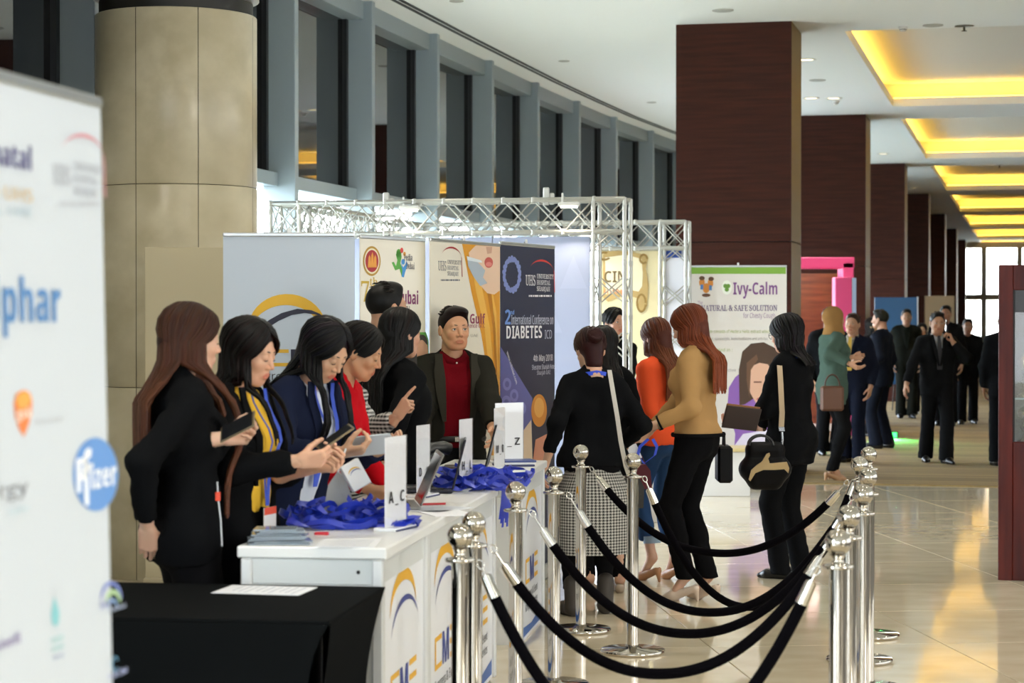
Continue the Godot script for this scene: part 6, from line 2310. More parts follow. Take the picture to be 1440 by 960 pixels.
# ---------------------------------------------------------------- everyone in the picture
func staff() -> void:
	var black := fabric("0f1012")
	var navy := fabric("1a2036")
	var trouser := fabric("0e0e10")
	var shoe := hexm("0c0c0d", 0.3)
	var blue := hexm("3a56c4", 0.5)

	person({"at": G(-1.15, 7.5), "dir": Vector3(0.9, 0, -0.43), "height": 1.7, "skin": "d0a68e", "nod": 0.12, "shut": true, "cell": 0.012,
		"arms": [{"at": P(316, 616, 7.36), "pose": "grip", "palm": Vector3(-0.6, 0.5, -0.6), "fingers": Vector3(-0.3, 0.1, 0.9), "sleeve": 1.85}, {"at": P(206, 742, 7.32), "palm": Vector3(1, 0, 0.2), "sleeve": 1.9}],
		"tops": [{"name": "jacket", "mat": black, "hem": 0.8, "r": 0.018, "sleeve_r": 0.014, "neck": 0.055}],
		"legs": {"name": "trousers", "mat": trouser, "ankle": 0.06}, "shoe": "flat", "shoe_mat": shoe,
		"hair": {"front_fall": 2.05, "color": "24140f", "tip": "55301d", "ends": 1.0, "locks": 290, "front": 1.15, "spread": 0.34, "volume": 1.04, "wave": 0.007, "sides": 6, "thick": 0.0095, "seed": 2}},
		"woman with very long brown hair and black jacket, nearest the sponsor banner")

	person({"at": G(-1.0, 7.85), "dir": Vector3(0.93, 0, 0.33), "height": 1.65, "skin": "cfa084", "nod": 0.3, "shut": true, "cell": 0.012,
		"arms": [{"at": P(452, 655, 7.72), "pose": "grip", "palm": Vector3(-0.5, 0.6, -0.3), "fingers": Vector3(-0.25, 0.05, 0.9), "sleeve": 1.9}, {"at": P(421, 648, 7.5), "pose": "grip", "palm": Vector3(0.7, 0.35, 0.2), "fingers": Vector3(0.25, 0.1, 0.9), "pole": Vector3(-0.7, -0.9, -0.5), "sleeve": 1.92}],
		"tops": [{"name": "blouse", "mat": fabric("e0b43c"), "hem": 0.9, "r": 0.008, "sleeves": false, "neck": 0.05, "neck_y": 1.48},
			{"name": "blazer", "mat": black, "hem": 0.8, "r": 0.024, "sleeve_r": 0.018, "neck": 0.07, "open": [0.75, 0.05, 0.062], "lapel": 0.03}],
		"legs": {"name": "trousers", "mat": trouser, "ankle": 0.06}, "shoe": "flat", "shoe_mat": shoe,
		"lanyard": {"mat": blue, "low": 1.0, "dx": 0.0, "badge": hexm("e0583c", 0.4)},
		"hair": {"color": "0e0c0c", "ends": 1.27, "locks": 170, "front": 0.98, "spread": 0.1, "tuck": 0.12, "volume": 1.05, "wave": 0.003, "sides": 6, "front_fall": 1.2, "seed": 7, "parting": -0.012}},
		"woman in a black blazer over a yellow top, looking at a phone")

	person({"at": G(-0.9, 8.6), "dir": Vector3(0.82, 0, 0.52), "height": 1.68, "skin": "c59a7c", "nod": 0.62, "shut": true, "lean": 0.2, "cell": 0.0125, "wide": 1.08,
		"arms": [{"at": P(536, 632, 8.5), "pose": "hold", "palm": Vector3(-0.3, 0.9, 0), "fingers": Vector3(-0.3, 0.05, 0.9), "sleeve": 1.85}, {"at": P(481, 636, 8.15), "pose": "grip", "palm": Vector3(0.4, 0.8, 0.0), "fingers": Vector3(0.4, 0.1, 0.8), "sleeve": 1.85}],
		"tops": [{"name": "top", "mat": fabric("d5dcea"), "hem": 0.9, "r": 0.008, "sleeves": false, "neck": 0.062},
			{"name": "blazer", "mat": navy, "hem": 0.8, "r": 0.02, "sleeve_r": 0.0152, "neck": 0.07, "open": [0.75, 0.035, 0.04], "lapel": 0.032}],
		"legs": {"name": "trousers", "mat": trouser, "ankle": 0.06}, "shoe": "flat", "shoe_mat": shoe,
		"lanyard": {"mat": blue, "low": 1.02},
		"hair": {"color": "0d0c0e", "front_fall": 1.7, "ends": 1.2, "locks": 170, "front": 0.9, "spread": 0.12, "volume": 1.05, "sides": 6, "seed": 12}},
		"woman in a navy blazer bending her head over a leaflet, long black hair")

	person({"at": G(-0.86, 9.25), "dir": Vector3(0.93, 0, 0.15), "height": 1.66, "skin": "bb8a68", "nod": 0.4, "lean": 0.28, "shut": true, "cell": 0.0135, "wide": 1.12,
		"arms": [{"at": P(560, 700, 9.3), "sleeve": 1.85}, {"at": P(522, 690, 9.0), "sleeve": 1.85, "palm": Vector3(1, 0, 0)}],
		"tops": [{"name": "top", "mat": fabric("b5101c"), "hem": 0.78, "r": 0.02, "sleeve_r": 0.015, "neck": 0.058}],
		"legs": {"name": "trousers", "mat": trouser, "ankle": 0.06}, "shoe": "flat", "shoe_mat": shoe,
		"hair": {"kind": "bun", "color": "100d0d", "front": 0.95, "seed": 15}},
		"woman in a bright red top looking down, black hair tied back")

	person({"at": G(-0.78, 9.95), "dir": Vector3(0.85, 0, 0.3), "height": 1.6, "skin": "b98c70", "nod": 0.3, "shut": true, "cell": 0.015,
		"arms": [{"sleeve": 1.9}, {"at": P(558, 586, 9.55), "pose": "point", "palm": Vector3(0.8, -0.2, 0.2), "fingers": Vector3(0.2, 0.75, 0.5), "pole": Vector3(-0.4, -1, 0.3), "sleeve": 1.9}],
		"tops": [{"name": "striped_top", "mat": stripes(), "hem": 0.8, "r": 0.016, "sleeve_r": 0.02, "neck": 0.055}],
		"legs": {"name": "trousers", "mat": trouser, "ankle": 0.06}, "shoe": "flat", "shoe_mat": shoe,
		"hair": {"kind": "short", "color": "3b3632"}},
		"pointing person in a striped top, mostly hidden behind the woman in red")

	person({"at": G(-0.56, 10.45), "dir": Vector3(0.78, 0, -0.62), "height": 1.7, "skin": "c2937a", "nod": 0.1, "cell": 0.0145,
		"arms": [{"sleeve": 1.9}, {"at": P(540, 660, 10.0), "sleeve": 1.9}],
		"tops": [{"name": "blazer", "mat": black, "hem": 0.8, "r": 0.02, "sleeve_r": 0.015, "neck": 0.06}],
		"legs": {"name": "trousers", "mat": trouser, "ankle": 0.06}, "shoe": "flat", "shoe_mat": shoe,
		"hair": {"color": "0f0d0d", "ends": 1.0, "locks": 170, "front": 1.2, "spread": 0.1, "seed": 21}},
		"woman with straight black hair to her waist, beside the man in the red shirt")

	person({"at": G(-0.645, 10.87), "dir": Vector3(0.8, 0, -0.5), "height": 1.84, "male": true, "skin": "b98d72", "cell": 0.016,
		"arms": [{"sleeve": 1.9}, {"sleeve": 1.9}],
		"tops": [{"name": "shirt", "mat": fabric("c9ccd2"), "hem": 0.95, "r": 0.01, "sleeves": false, "neck": 0.062, "collar": fabric("d4d6da")},
			{"name": "suit_jacket", "mat": fabric("3b3a38"), "hem": 0.78, "r": 0.02, "sleeve_r": 0.015, "neck": 0.072, "open": [1.12, 0.05]}],
		"legs": {"name": "trousers", "mat": fabric("353432"), "ankle": 0.08}, "shoe_mat": shoe,
		"hair": {"kind": "short", "color": "151210"}},
		"tall man in a dark grey suit facing away toward the cream banner, short black hair")

	person({"at": G(-0.33, 11.95), "dir": Vector3(0.24, 0, 0.97), "height": 1.715, "male": true, "skin": "c08e6c", "look": 0.16, "nod": 0.03, "glance": 0.001, "cell": 0.0125,
		"arms": [{"at": P(700, 640, 11.4), "sleeve": 1.9}, {"at": P(596, 655, 11.55), "sleeve": 1.9}],
		"tops": [{"name": "polo_shirt", "mat": fabric("640a14"), "hem": 0.93, "r": 0.012, "sleeves": false, "neck": 0.058, "neck_y": 1.475, "collar": fabric("600a13")},
			{"name": "sport_jacket", "mat": fabric("25241f"), "hem": 0.76, "r": 0.02, "sleeve_r": 0.016, "neck": 0.078, "open": [0.7, 0.03, 0.055], "lapel": 0.05, "lapel_mat": fabric("34322b")}],
		"legs": {"name": "trousers", "mat": fabric("141415"), "ankle": 0.08}, "shoe_mat": shoe,
		"hair": {"kind": "short", "color": "0d0b0a", "tufts": 110}},
		"man in a dark jacket over a crimson polo shirt, facing the queue")
	var m7: Node3D = get_child(get_child_count() - 1)
	var j: Dictionary = m7.get_meta("joints")
	part("button", boxed(chest(j, 0, 1.4, 0.022), Vector3(0.009, 0.009, 0.005), 0.002), hexm("d8cfc4", 0.4), m7)
	part("belt", belt_ring(j, 0.98, 0.016, 0.012), hexm("0b0b0b", 0.35), m7)
	part("buckle", boxed(chest(j, 0, 0.98, 0.028), Vector3(0.035, 0.03, 0.008), 0.003), hexm("b9b9b4", 0.2, 1.0), m7)

func belt_ring(j: Dictionary, y: float, r: float, thick: float) -> MB:
	var mb := MB.new()
	var pts := []
	for k in 25:
		var a := TAU * k / 24.0
		pts.append(j.up.call(Vector3(cos(a) * (0.163 + r), y, sin(a) * (0.083 + r))))
	mb.tube(pts, [thick], 6, 1.6, true, Vector3.UP)
	return mb

func stripes() -> StandardMaterial3D:
	var im := Image.create(16, 64, false, Image.FORMAT_RGB8)
	for y in 64:
		for x in 16:
			im.set_pixel(x, y, Color(0.06, 0.06, 0.065) if (y / 8) % 2 else Color(0.72, 0.72, 0.7))
	return mat(Color.WHITE, 0.85, 0.0, {"albedo_texture": ImageTexture.create_from_image(im), "uv1_triplanar": true, "uv1_scale": Vector3(14, 14, 14)})

func houndstooth() -> StandardMaterial3D:
	var n := 64
	var im := Image.create(n, n, false, Image.FORMAT_RGB8)
	for y in n:
		for x in n:
			var warp := (x / 8) % 8 < 4
			var weft := (y / 8) % 8 < 4
			var over := ((x / 8 + y / 8) % 4) < 2
			var dark := warp if over else weft
			im.set_pixel(x, y, Color(0.03, 0.03, 0.032) if dark else Color(0.74, 0.73, 0.7))
	var t := ImageTexture.create_from_image(im)
	return mat(Color.WHITE, 0.85, 0.0, {"albedo_texture": t, "uv1_scale": Vector3(64, 36, 1)})

func visitors() -> void:
	var black := fabric("0e0f11")
	var shoe := hexm("0c0c0d", 0.3)
	var blue := hexm("2446c8", 0.5)
	person({"at": G(0.45, 11.95), "dir": Vector3(-0.22, 0, -0.97), "height": 1.6, "skin": "c69a80", "nod": 0.38, "cell": 0.0125, "wide": 1.05, "shut": true,
		"arms": [{"at": P(768, 650, 11.8), "sleeve": 1.75, "pole": Vector3(0.35, -0.2, -1)}, {"at": P(872, 628, 12.15), "pose": "hold", "palm": Vector3(0.3, 0.9, 0), "fingers": Vector3(0.6, 0, 0.7), "pole": Vector3(-0.8, -0.3, -0.7), "sleeve": 1.9}],
		"tops": [{"name": "blazer", "mat": black, "hem": 0.885, "r": 0.02, "sleeve_r": 0.016, "neck": 0.05, "neck_y": 1.49, "collar": black, "flare": 0.02}],
		"skirt": {"mat": houndstooth(), "top": 1.0, "low": 0.37, "wide": 0.235, "deep": 0.175},
		"shoe": "boot", "shoe_mat": hexm("3d3731", 0.6), "feet": [Vector3(0.13, 0, 0.0), Vector3(-0.09, 0, 0.06)],
		"legs": {"name": "leggings", "mat": fabric("121214"), "ankle": 0.045, "r": 0.004, "end": 0.14},
		"lanyard": {"mat": blue, "back": true},
		"hair": {"kind": "bun", "color": "2c1512", "front": 0.95, "seed": 31}},
		"woman from behind with reddish hair bun, black blazer and black and white patterned skirt")
	person({"at": G(0.56, 12.95), "dir": Vector3(-0.2, 0, -0.98), "height": 1.6, "skin": "c69a80", "nod": 0.2, "cell": 0.016, "shut": true,
		"arms": [{"sleeve": 1.9}, {"sleeve": 1.9}],
		"tops": [{"name": "coat", "mat": fabric("101113"), "hem": 0.72, "r": 0.02, "sleeve_r": 0.018, "neck": 0.058}],
		"legs": {"name": "leggings", "mat": fabric("0f0f11"), "ankle": 0.045, "r": 0.004, "end": 0.09}, "shoe": "flat", "shoe_mat": hexm("9a8a78", 0.5),
		"hair": {"color": "120f0f", "ends": 1.22, "locks": 130, "front": 1.2, "spread": 0.15, "seed": 33}},
		"woman with long black hair standing just beyond the one with the hair bun")
	person({"at": G(0.94, 13.5), "dir": Vector3(-0.62, 0, -0.78), "height": 1.6, "skin": "c79b82", "nod": 0.35, "shut": true, "cell": 0.0135,
		"arms": [{"at": P(905, 628, 13.5), "pose": "hold", "palm": Vector3(-0.4, 0.9, 0), "sleeve": 1.85}, {"at": P(912, 640, 13.9), "sleeve": 1.85}],
		"tops": [{"name": "orange_top", "mat": fabric("e2552e", 0.85), "hem": 0.86, "r": 0.02, "sleeve_r": 0.018, "neck": 0.055}],
		"legs": {"name": "jeans", "mat": fabric("2b4468", 0.9), "ankle": 0.05, "r": 0.007, "end": 0.2}, "shoe": "pump", "shoe_mat": hexm("a8764e", 0.45), "splay": 0.1,
		"feet": [Vector3(0.07, 0, 0.02), Vector3(-0.08, 0, -0.03)],
		"hair": {"color": "4a2517", "tip": "6a3a22", "ends": 1.2, "locks": 130, "front": 1.05, "spread": 0.12, "seed": 37}},
		"woman in an orange top and rolled blue jeans, behind the camel jacket")
	var w10: Node3D = get_child(get_child_count() - 1)
	var j10: Dictionary = w10.get_meta("joints")
	for l in j10.legs:
		var mb := MB.new()
		mb.tube([Vector3(l.an.x, 0.19, l.an.z), Vector3(l.an.x, 0.235, l.an.z + 0.004)], [0.056], 18)
		part("rolled_cuff", mb, fabric("8b9dae"), w10, "pale turned-up cuff")
	person({"at": G(1.08, 12.55), "dir": Vector3(-0.88, 0, -0.47), "height": 1.68, "skin": "d2a890", "nod": 0.35, "shut": true, "cell": 0.0125,
		"arms": [{"at": P(918, 612, 12.35), "pose": "hold", "palm": Vector3(-0.6, 0.6, 0), "fingers": Vector3(-0.1, -0.1, 0.9), "sleeve": 1.85, "pole": Vector3(0.3, -1, -0.4)}, {"at": P(915, 618, 12.75), "pose": "hold", "palm": Vector3(0.6, 0.6, 0), "sleeve": 1.85}],
		"tops": [{"name": "jacket", "mat": fabric("a98455"), "hem": 0.93, "r": 0.02, "sleeve_r": 0.016, "neck": 0.05, "collar": fabric("101012"), "flare": 0.02}],
		"legs": {"name": "trousers", "mat": fabric("0d0d0f"), "ankle": 0.057, "r": 0.008, "end": 0.075}, "shoe": "pump", "shoe_mat": hexm("c9b5a2", 0.4),
		"feet": [Vector3(0.05, 0, 0.05), Vector3(-0.06, 0, -0.05)],
		"hair": {"color": "552716", "tip": "7a3c20", "ends": 1.22, "locks": 180, "front": 1.0, "spread": 0.16, "seed": 41, "volume": 1.04, "thick": 0.009}},
		"woman in a camel jacket with black trim and black trousers, long red-brown hair")
	var w11: Node3D = get_child(get_child_count() - 1)
	var j11: Dictionary = w11.get_meta("joints")
	var mb := MB.new()
	var pts := []
	for k in 29:
		var a := TAU * k / 28.0
		pts.append(Vector3(cos(a) * 0.192, 0.93 * j11.s + 0.004, sin(a) * 0.146 - 0.018))
	mb.tube(pts, [0.008], 6, 1.6, true, Vector3.UP)
	part("hem_trim", mb, fabric("101012"), w11, "black band along the hem")
	for a in j11.arms:
		mb = MB.new()
		var e: Vector3 = a.el.lerp(a.wr, 0.85)
		mb.tube([e - a.fore * 0.012, e], [0.045], 18)
		part("cuff_trim", mb, fabric("101012"), w11, "black band at the cuff")
	person({"at": G(1.78, 13.65), "dir": Vector3(-0.78, 0, -0.62), "height": 1.68, "skin": "caa088", "nod": 0.2, "cell": 0.0125, "shut": true, "wide": 1.04,
		"arms": [{"at": P(1040, 598, 13.7), "pose": "hold", "palm": Vector3(-0.2, 0.95, 0), "fingers": Vector3(0, 0, 1), "sleeve": 1.9}, {"at": P(1060, 612, 14.0), "pose": "hold", "palm": Vector3(0.2, 0.95, 0), "fingers": Vector3(0, 0, 1), "sleeve": 1.9}],
		"tops": [{"name": "blazer", "mat": black, "hem": 0.74, "r": 0.024, "sleeve_r": 0.018, "neck": 0.05, "neck_y": 1.49, "collar": black}],
		"legs": {"name": "trousers", "mat": fabric("0f1012"), "ankle": 0.065, "r": 0.016, "wide": true, "end": 0.03}, "shoe": "flat", "shoe_mat": shoe,
		"lanyard": {"mat": blue, "back": true},
		"hair": {"color": "0c0b0c", "ends": 1.42, "locks": 170, "front": 1.0, "spread": 0.1, "tuck": 0.25, "volume": 1.08, "seed": 45, "thick": 0.009, "parting": 0.01}},
		"woman all in black with a black bob, holding a brown folder")
	var w12: Node3D = get_child(get_child_count() - 1)
	var j12: Dictionary = w12.get_meta("joints")
	mb = MB.new()
	for x in [-1.0, 1.0]:
		var rim := []
		for k in 15:
			var a := TAU * k / 14.0
			rim.append(j12.head * Vector3(x * 0.032 + cos(a) * 0.024, 0.003 + sin(a) * 0.019, 0.096))
		mb.tube(rim, [0.0018], 6)
		mb.tube([j12.head * Vector3(x * 0.056, 0.006, 0.094), j12.head * Vector3(x * 0.082, 0.008, 0.0)], [0.0018], 6)
	mb.tube([j12.head * Vector3(-0.008, 0.005, 0.097), j12.head * Vector3(0.008, 0.005, 0.097)], [0.0016], 6)
	part("glasses", mb, hexm("121212", 0.3), w12)
	person({"at": G(0.86, 18.0), "dir": Vector3(0.35, 0, 0.94), "height": 1.75, "skin": "b98a6e", "look": 0.2, "cell": 0.018,
		"arms": [{"at": P(878, 545, 17.7), "pose": "hold", "sleeve": 1.9}, {"sleeve": 1.9}],
		"tops": [{"name": "top", "mat": fabric("101011"), "hem": 0.8, "r": 0.02, "sleeve_r": 0.02, "neck": 0.055}],
		"legs": {"name": "trousers", "mat": fabric("0f0f10"), "ankle": 0.06}, "shoe": "flat", "shoe_mat": shoe,
		"hair": {"kind": "bun", "color": "0f0c0b", "front": 0.8, "seed": 51}},
		"woman in black at the next stand, looking out between the truss leg tubes")
	held_things(j12)

func held_things(_j12: Dictionary) -> void:
	# phones
	var ph := hexm("17181b", 0.15)
	var gold := hexm("8a7a62", 0.25, 0.7)
	for s in [["phone", P(334, 600, 7.26), Vector3(0.9, 0.45, 0.35), Vector3(-0.35, 0.6, 0.6), "slim phone in the hand of the woman with very long brown hair"], ["phone", P(471, 615, 7.55), Vector3(0.8, 0.55, -0.2), Vector3(-0.45, 0.75, 0.3), "dark phone in the hands of the woman in the yellow top"]]:
		var t := thing("phone", s[4], "phone", s[1])
		var x: Vector3 = s[2].normalized()
		var z: Vector3 = (s[3] - x * x.dot(s[3])).normalized()
		t.basis = Basis(x, z.cross(x), z)
		part("case", boxed(Vector3.ZERO, Vector3(0.145, 0.072, 0.008), 0.003), gold, t)
		part("screen", boxed(Vector3(0, 0, 0.0045), Vector3(0.128, 0.066, 0.001), 0.0), ph, t)
	var lf := thing("leaflet", "pale folded leaflet held by the woman in the navy blazer", "leaflet", P(519, 626, 8.2))
	lf.basis = Basis.from_euler(Vector3(0.75, 0.3, 0.12))
	part("cover", boxed(Vector3.ZERO, Vector3(0.16, 0.11, 0.006), 0.001), hexm("b9c2c8", 0.4), lf)
	part("inner_page", boxed(Vector3(0.012, -0.012, -0.005), Vector3(0.15, 0.1, 0.003), 0.001), hexm("d5dbe0", 0.5), lf)
	# small printed carton and grey pouch hanging by the navy blazer
	var bx := thing("paper_carton", "small white carton with a yellow and blue mark hanging in front of the navy blazer", "carton", P(499, 668, 7.95))
	bx.basis = Basis.from_euler(Vector3(-0.1, 0.25, 0.5))
	part("carton", boxed(Vector3.ZERO, Vector3(0.075, 0.105, 0.05), 0.003), hexm("e2e5ea", 0.5), bx)
	sticker_on(bx, "e0b021", crescent(Vector2(0.0, 0.01), Vector2(0.024, 0.018), 10, 170, 0.005), 0.0256)
	sticker_on(bx, "2d3f8c", crescent(Vector2(0.003, 0.0), Vector2(0.024, 0.02), 20, 160, 0.003), 0.026)
	var gp := thing("grey_pouch", "light grey cloth pouch hanging beside the white carton", "pouch", P(473, 700, 8.0))
	var mb := MB.new()
	mb.prism(PackedVector2Array([Vector2(-0.055, -0.09), Vector2(0.05, -0.085), Vector2(0.058, 0.0), Vector2(0.03, 0.08), Vector2(0.005, 0.1), Vector2(-0.03, 0.05)]), -0.015, 0.015)
	part("cloth", mb, fabric("a7aaab"), gp)
	mb = MB.new()
	mb.tube([Vector3(0.005, 0.095, 0), Vector3(0.02, 0.14, -0.02), Vector3(0.03, 0.18, -0.06)], [0.004], 6)
	part("cord", mb, hexm("cfd2d6", 0.6), gp)
	var tg := thing("key_tag", "orange-red tag on a thin cord by the very long brown hair", "tag", P(306, 698, 7.3))
	part("tag", boxed(Vector3.ZERO, Vector3(0.018, 0.032, 0.006), 0.003), hexm("e0451f", 0.4), tg)
	mb = MB.new()
	mb.tube([Vector3(0.002, -0.016, 0), Vector3(0.01, -0.08, 0), Vector3(0.014, -0.17, 0)], [0.003], 6)
	mb.tube([Vector3(0, 0.016, 0), Vector3(-0.002, 0.05, 0)], [0.003], 6)
	part("cord", mb, hexm("c3c6ca", 0.4), tg)
	# brown folder
	var fo := thing("folder", "open brown leather folder held by the woman with the black bob", "folder", P(1043, 588, 13.35))
	fo.basis = Basis.from_euler(Vector3(0.25, 0.5, -0.12))
	part("cover", boxed(Vector3.ZERO, Vector3(0.27, 0.145, 0.012), 0.004), hexm("2c1c14", 0.5), fo)
	part("inside", boxed(Vector3(0.0, 0.012, -0.012), Vector3(0.26, 0.14, 0.008), 0.003), hexm("8a5a30", 0.5), fo)
	# shoulder bag of the woman with the bob
	var bag := thing("shoulder_bag", "black shoulder bag with a bronze leaping shape and a pale strap", "handbag", P(1076, 648, 13.25))
	mb = MB.new()
	var s := SD.new(Vector3(-0.2, -0.24, -0.12), Vector3(0.2, 0.2, 0.12), 0.012)
	s.cap(Vector3(-0.075, 0.07, 0), Vector3(0.075, 0.07, 0), 0.05, 0.05, 0.04, 0.9)
	s.cap(Vector3(-0.09, -0.05, 0), Vector3(0.09, -0.05, 0), 0.075, 0.075, 0.05, 0.95)
	s.cap(Vector3(-0.06, -0.13, 0), Vector3(0.06, -0.13, 0), 0.05, 0.05, 0.04, 0.9)
	s.mesh(mb)
	part("bag_body", mb, hexm("08080a", 0.5, 0.0, {"metallic_specular": 0.25}), bag)
	mb = MB.new()
	mb.prism(PackedVector2Array([Vector2(-0.11, -0.11), Vector2(-0.095, -0.05), Vector2(-0.06, -0.02), Vector2(-0.03, 0.0), Vector2(0.0, 0.05), Vector2(0.018, 0.055), Vector2(0.022, 0.04), Vector2(0.01, 0.02), Vector2(0.02, -0.01), Vector2(0.07, -0.005), Vector2(0.125, -0.0), Vector2(0.14, -0.04), Vector2(0.135, -0.07), Vector2(0.11, -0.045), Vector2(0.05, -0.05), Vector2(-0.02, -0.05), Vector2(-0.07, -0.07), Vector2(-0.1, -0.12)]), 0.068, 0.086)
	part("bronze_figure", mb, hexm("a08860", 0.35, 0.6), bag)
	for x in [-1.0, 1.0]:
		mb = MB.new()
		var pts := []
		for k in 11:
			var a := PI * k / 10.0
			pts.append(Vector3(cos(a) * 0.075 - 0.03, 0.1 + sin(a) * 0.06, x * 0.03 + 0.02))
		mb.tube(pts, [0.008], 8)
		part("handle", mb, hexm("0c0c0d", 0.3), bag)
	mb = MB.new()
	var o := bag.position
	mb.strip([P(1096, 508, 13.5) - o, P(1098, 540, 13.33) - o, P(1100, 580, 13.26) - o, P(1099, 600, 13.24) - o], [Vector3(0.016, 0, 0.004)], 0.004)
	part("strap", mb, hexm("b39d80", 0.5), bag, "pale beige shoulder strap")
	mb = MB.new()
	mb.strip([P(1099, 600, 13.24) - o, P(1100, 606, 13.24) - o], [Vector3(0.017, 0, 0.004)], 0.008)
	mb.tube([P(1100, 607, 13.24) - o, P(1101, 618, 13.24) - o, P(1099, 636, 13.24) - o], [0.006], 8)
	part("strap_clip", mb, hexm("b9bcc0", 0.2, 0.9), bag)
	# crossbody strap and snake print bag of the woman in the patterned skirt
	var sb := thing("snake_print_bag", "small grey snake-print bag on a long white strap beside the patterned skirt", "handbag", P(887, 690, 12.0))
	mb = MB.new()
	mb.prism(PackedVector2Array([Vector2(-0.07, -0.1), Vector2(0.07, -0.095), Vector2(0.075, 0.02), Vector2(0.05, 0.07), Vector2(-0.05, 0.07), Vector2(-0.075, 0.02)]), -0.03, 0.03)
	part("bag_body", mb, mat(Color.WHITE, 0.5, 0.0, {"albedo_texture": noise_tex(0.12, Color(0.12, 0.11, 0.1), Color(0.72, 0.69, 0.64), 128, FastNoiseLite.TYPE_CELLULAR, 1, Vector2(1, 1), 2), "uv1_triplanar": true, "uv1_scale": Vector3(6, 6, 6)}), sb)
	part("clasp", boxed(Vector3(0, 0.0, 0.033), Vector3(0.03, 0.02, 0.006), 0.002), hexm("b9b4a8", 0.25, 0.9), sb)
	mb = MB.new()
	o = sb.position
	mb.strip([P(857, 520, 11.78) - o, P(862, 550, 11.76) - o, P(868, 585, 11.76) - o, P(873, 620, 11.78) - o, P(880, 655, 11.85) - o, P(886, 672, 11.95) - o], [Vector3(0.012, 0, 0.003)], 0.004)
	part("strap", mb, hexm("cfcac2", 0.5), sb, "white shoulder strap")
	# what the orange and camel women hold
	var rb := thing("red_bag", "dark red bag hanging between the orange top and the lone stanchion", "handbag", P(903, 668, 13.2))
	mb = MB.new()
	mb.prism(PackedVector2Array([Vector2(-0.05, -0.09), Vector2(0.06, -0.08), Vector2(0.05, 0.03), Vector2(0.02, 0.07), Vector2(-0.03, 0.06)]), -0.03, 0.03)
	part("bag_body", mb, hexm("6e1322", 0.4), rb)
	mb = MB.new()
	mb.tube([Vector3(-0.02, 0.055, 0), Vector3(0.0, 0.12, 0), Vector3(0.02, 0.06, 0)], [0.005], 6)
	part("handle", mb, hexm("6e1322", 0.4), rb)
	var ly := thing("held_lanyard", "blue lanyard with a badge dangling from the hands of the woman in camel", "lanyard", P(908, 640, 12.3))
	mb = MB.new()
	o = ly.position
	mb.strip([P(918, 617, 12.25) - o, P(924, 628, 12.24) - o, P(921, 640, 12.24) - o, P(908, 650, 12.25) - o], [Vector3(0.008, 0.004, 0.0)], 0.002)
	mb.strip([P(912, 617, 12.25) - o, P(900, 628, 12.26) - o, P(897, 640, 12.26) - o, P(906, 652, 12.25) - o], [Vector3(0.008, -0.004, 0.0)], 0.002)
	part("ribbon", mb, hexm("2446c8", 0.45), ly)
	part("badge", boxed(P(892, 636, 12.28) - o, Vector3(0.06, 0.09, 0.004), 0.001, Basis(Vector3.BACK, 0.4)), hexm("dfe2e8", 0.4), ly)
	var bb := thing("black_handbag", "plain black handbag hanging behind the hip of the woman in camel", "handbag", P(1018, 640, 12.75))
	part("bag_body", boxed(Vector3(0, -0.05, 0), Vector3(0.09, 0.22, 0.2), 0.015), hexm("08080a", 0.45, 0.0, {"metallic_specular": 0.25}), bb)
	mb = MB.new()
	mb.tube([Vector3(0.0, 0.055, 0.06), Vector3(0.0, 0.13, 0.03), Vector3(0.0, 0.13, -0.03), Vector3(0.0, 0.055, -0.06)], [0.006], 8)
	part("handle", mb, hexm("08080a", 0.45, 0.0, {"metallic_specular": 0.25}), bb)

func sticker_on(t: Node3D, color: String, poly: PackedVector2Array, z: float) -> void:
	var mb := MB.new()
	mb.prism(poly, 0.0, 0.0, Transform3D(Basis(), Vector3(0, 0, z)), Color.WHITE, false)
	part("print", mb, hexm(color, 0.4), t)

func suit(at: Vector3, dir: Vector3, h: float, cloth: String, shirt: String, tie: String, skin: String, hair: String, label: String, more := {}) -> Node3D:
	var q := {"at": at, "dir": dir, "height": h, "male": true, "skin": skin, "cell": 0.021,
		"tops": [{"name": "shirt", "mat": fabric(shirt), "hem": 0.95, "r": 0.008, "sleeves": false, "neck": 0.058, "neck_y": 1.475, "collar": fabric(shirt)},
			{"name": "suit_jacket", "mat": fabric(cloth), "hem": 0.76, "r": 0.02, "sleeve_r": 0.015, "neck": 0.074, "open": [1.08, 0.065], "lapel": 0.04}],
		"legs": {"name": "trousers", "mat": fabric(cloth), "ankle": 0.085, "r": 0.014, "wide": true}, "shoe_mat": hexm("0b0b0c", 0.3),
		"hair": {"kind": "short", "color": hair, "tufts": 40}}
	q.merge(more, true)
	var t := person(q, label)
	if tie:
		var j: Dictionary = t.get_meta("joints")
		var mb := MB.new()
		mb.strip([chest(j, 0, 1.44, 0.03), chest(j, 0, 1.42, 0.034), chest(j, 0, 1.3, 0.022), chest(j, 0, 1.15, 0.022), chest(j, 0, 1.06, 0.03)], [Vector3(0.016, 0, 0), Vector3(0.018, 0, 0), Vector3(0.026, 0, 0), Vector3(0.034, 0, 0), Vector3(0.03, 0, 0)], 0.006)
		part("necktie", mb, hexm(tie, 0.6), t)
	return t

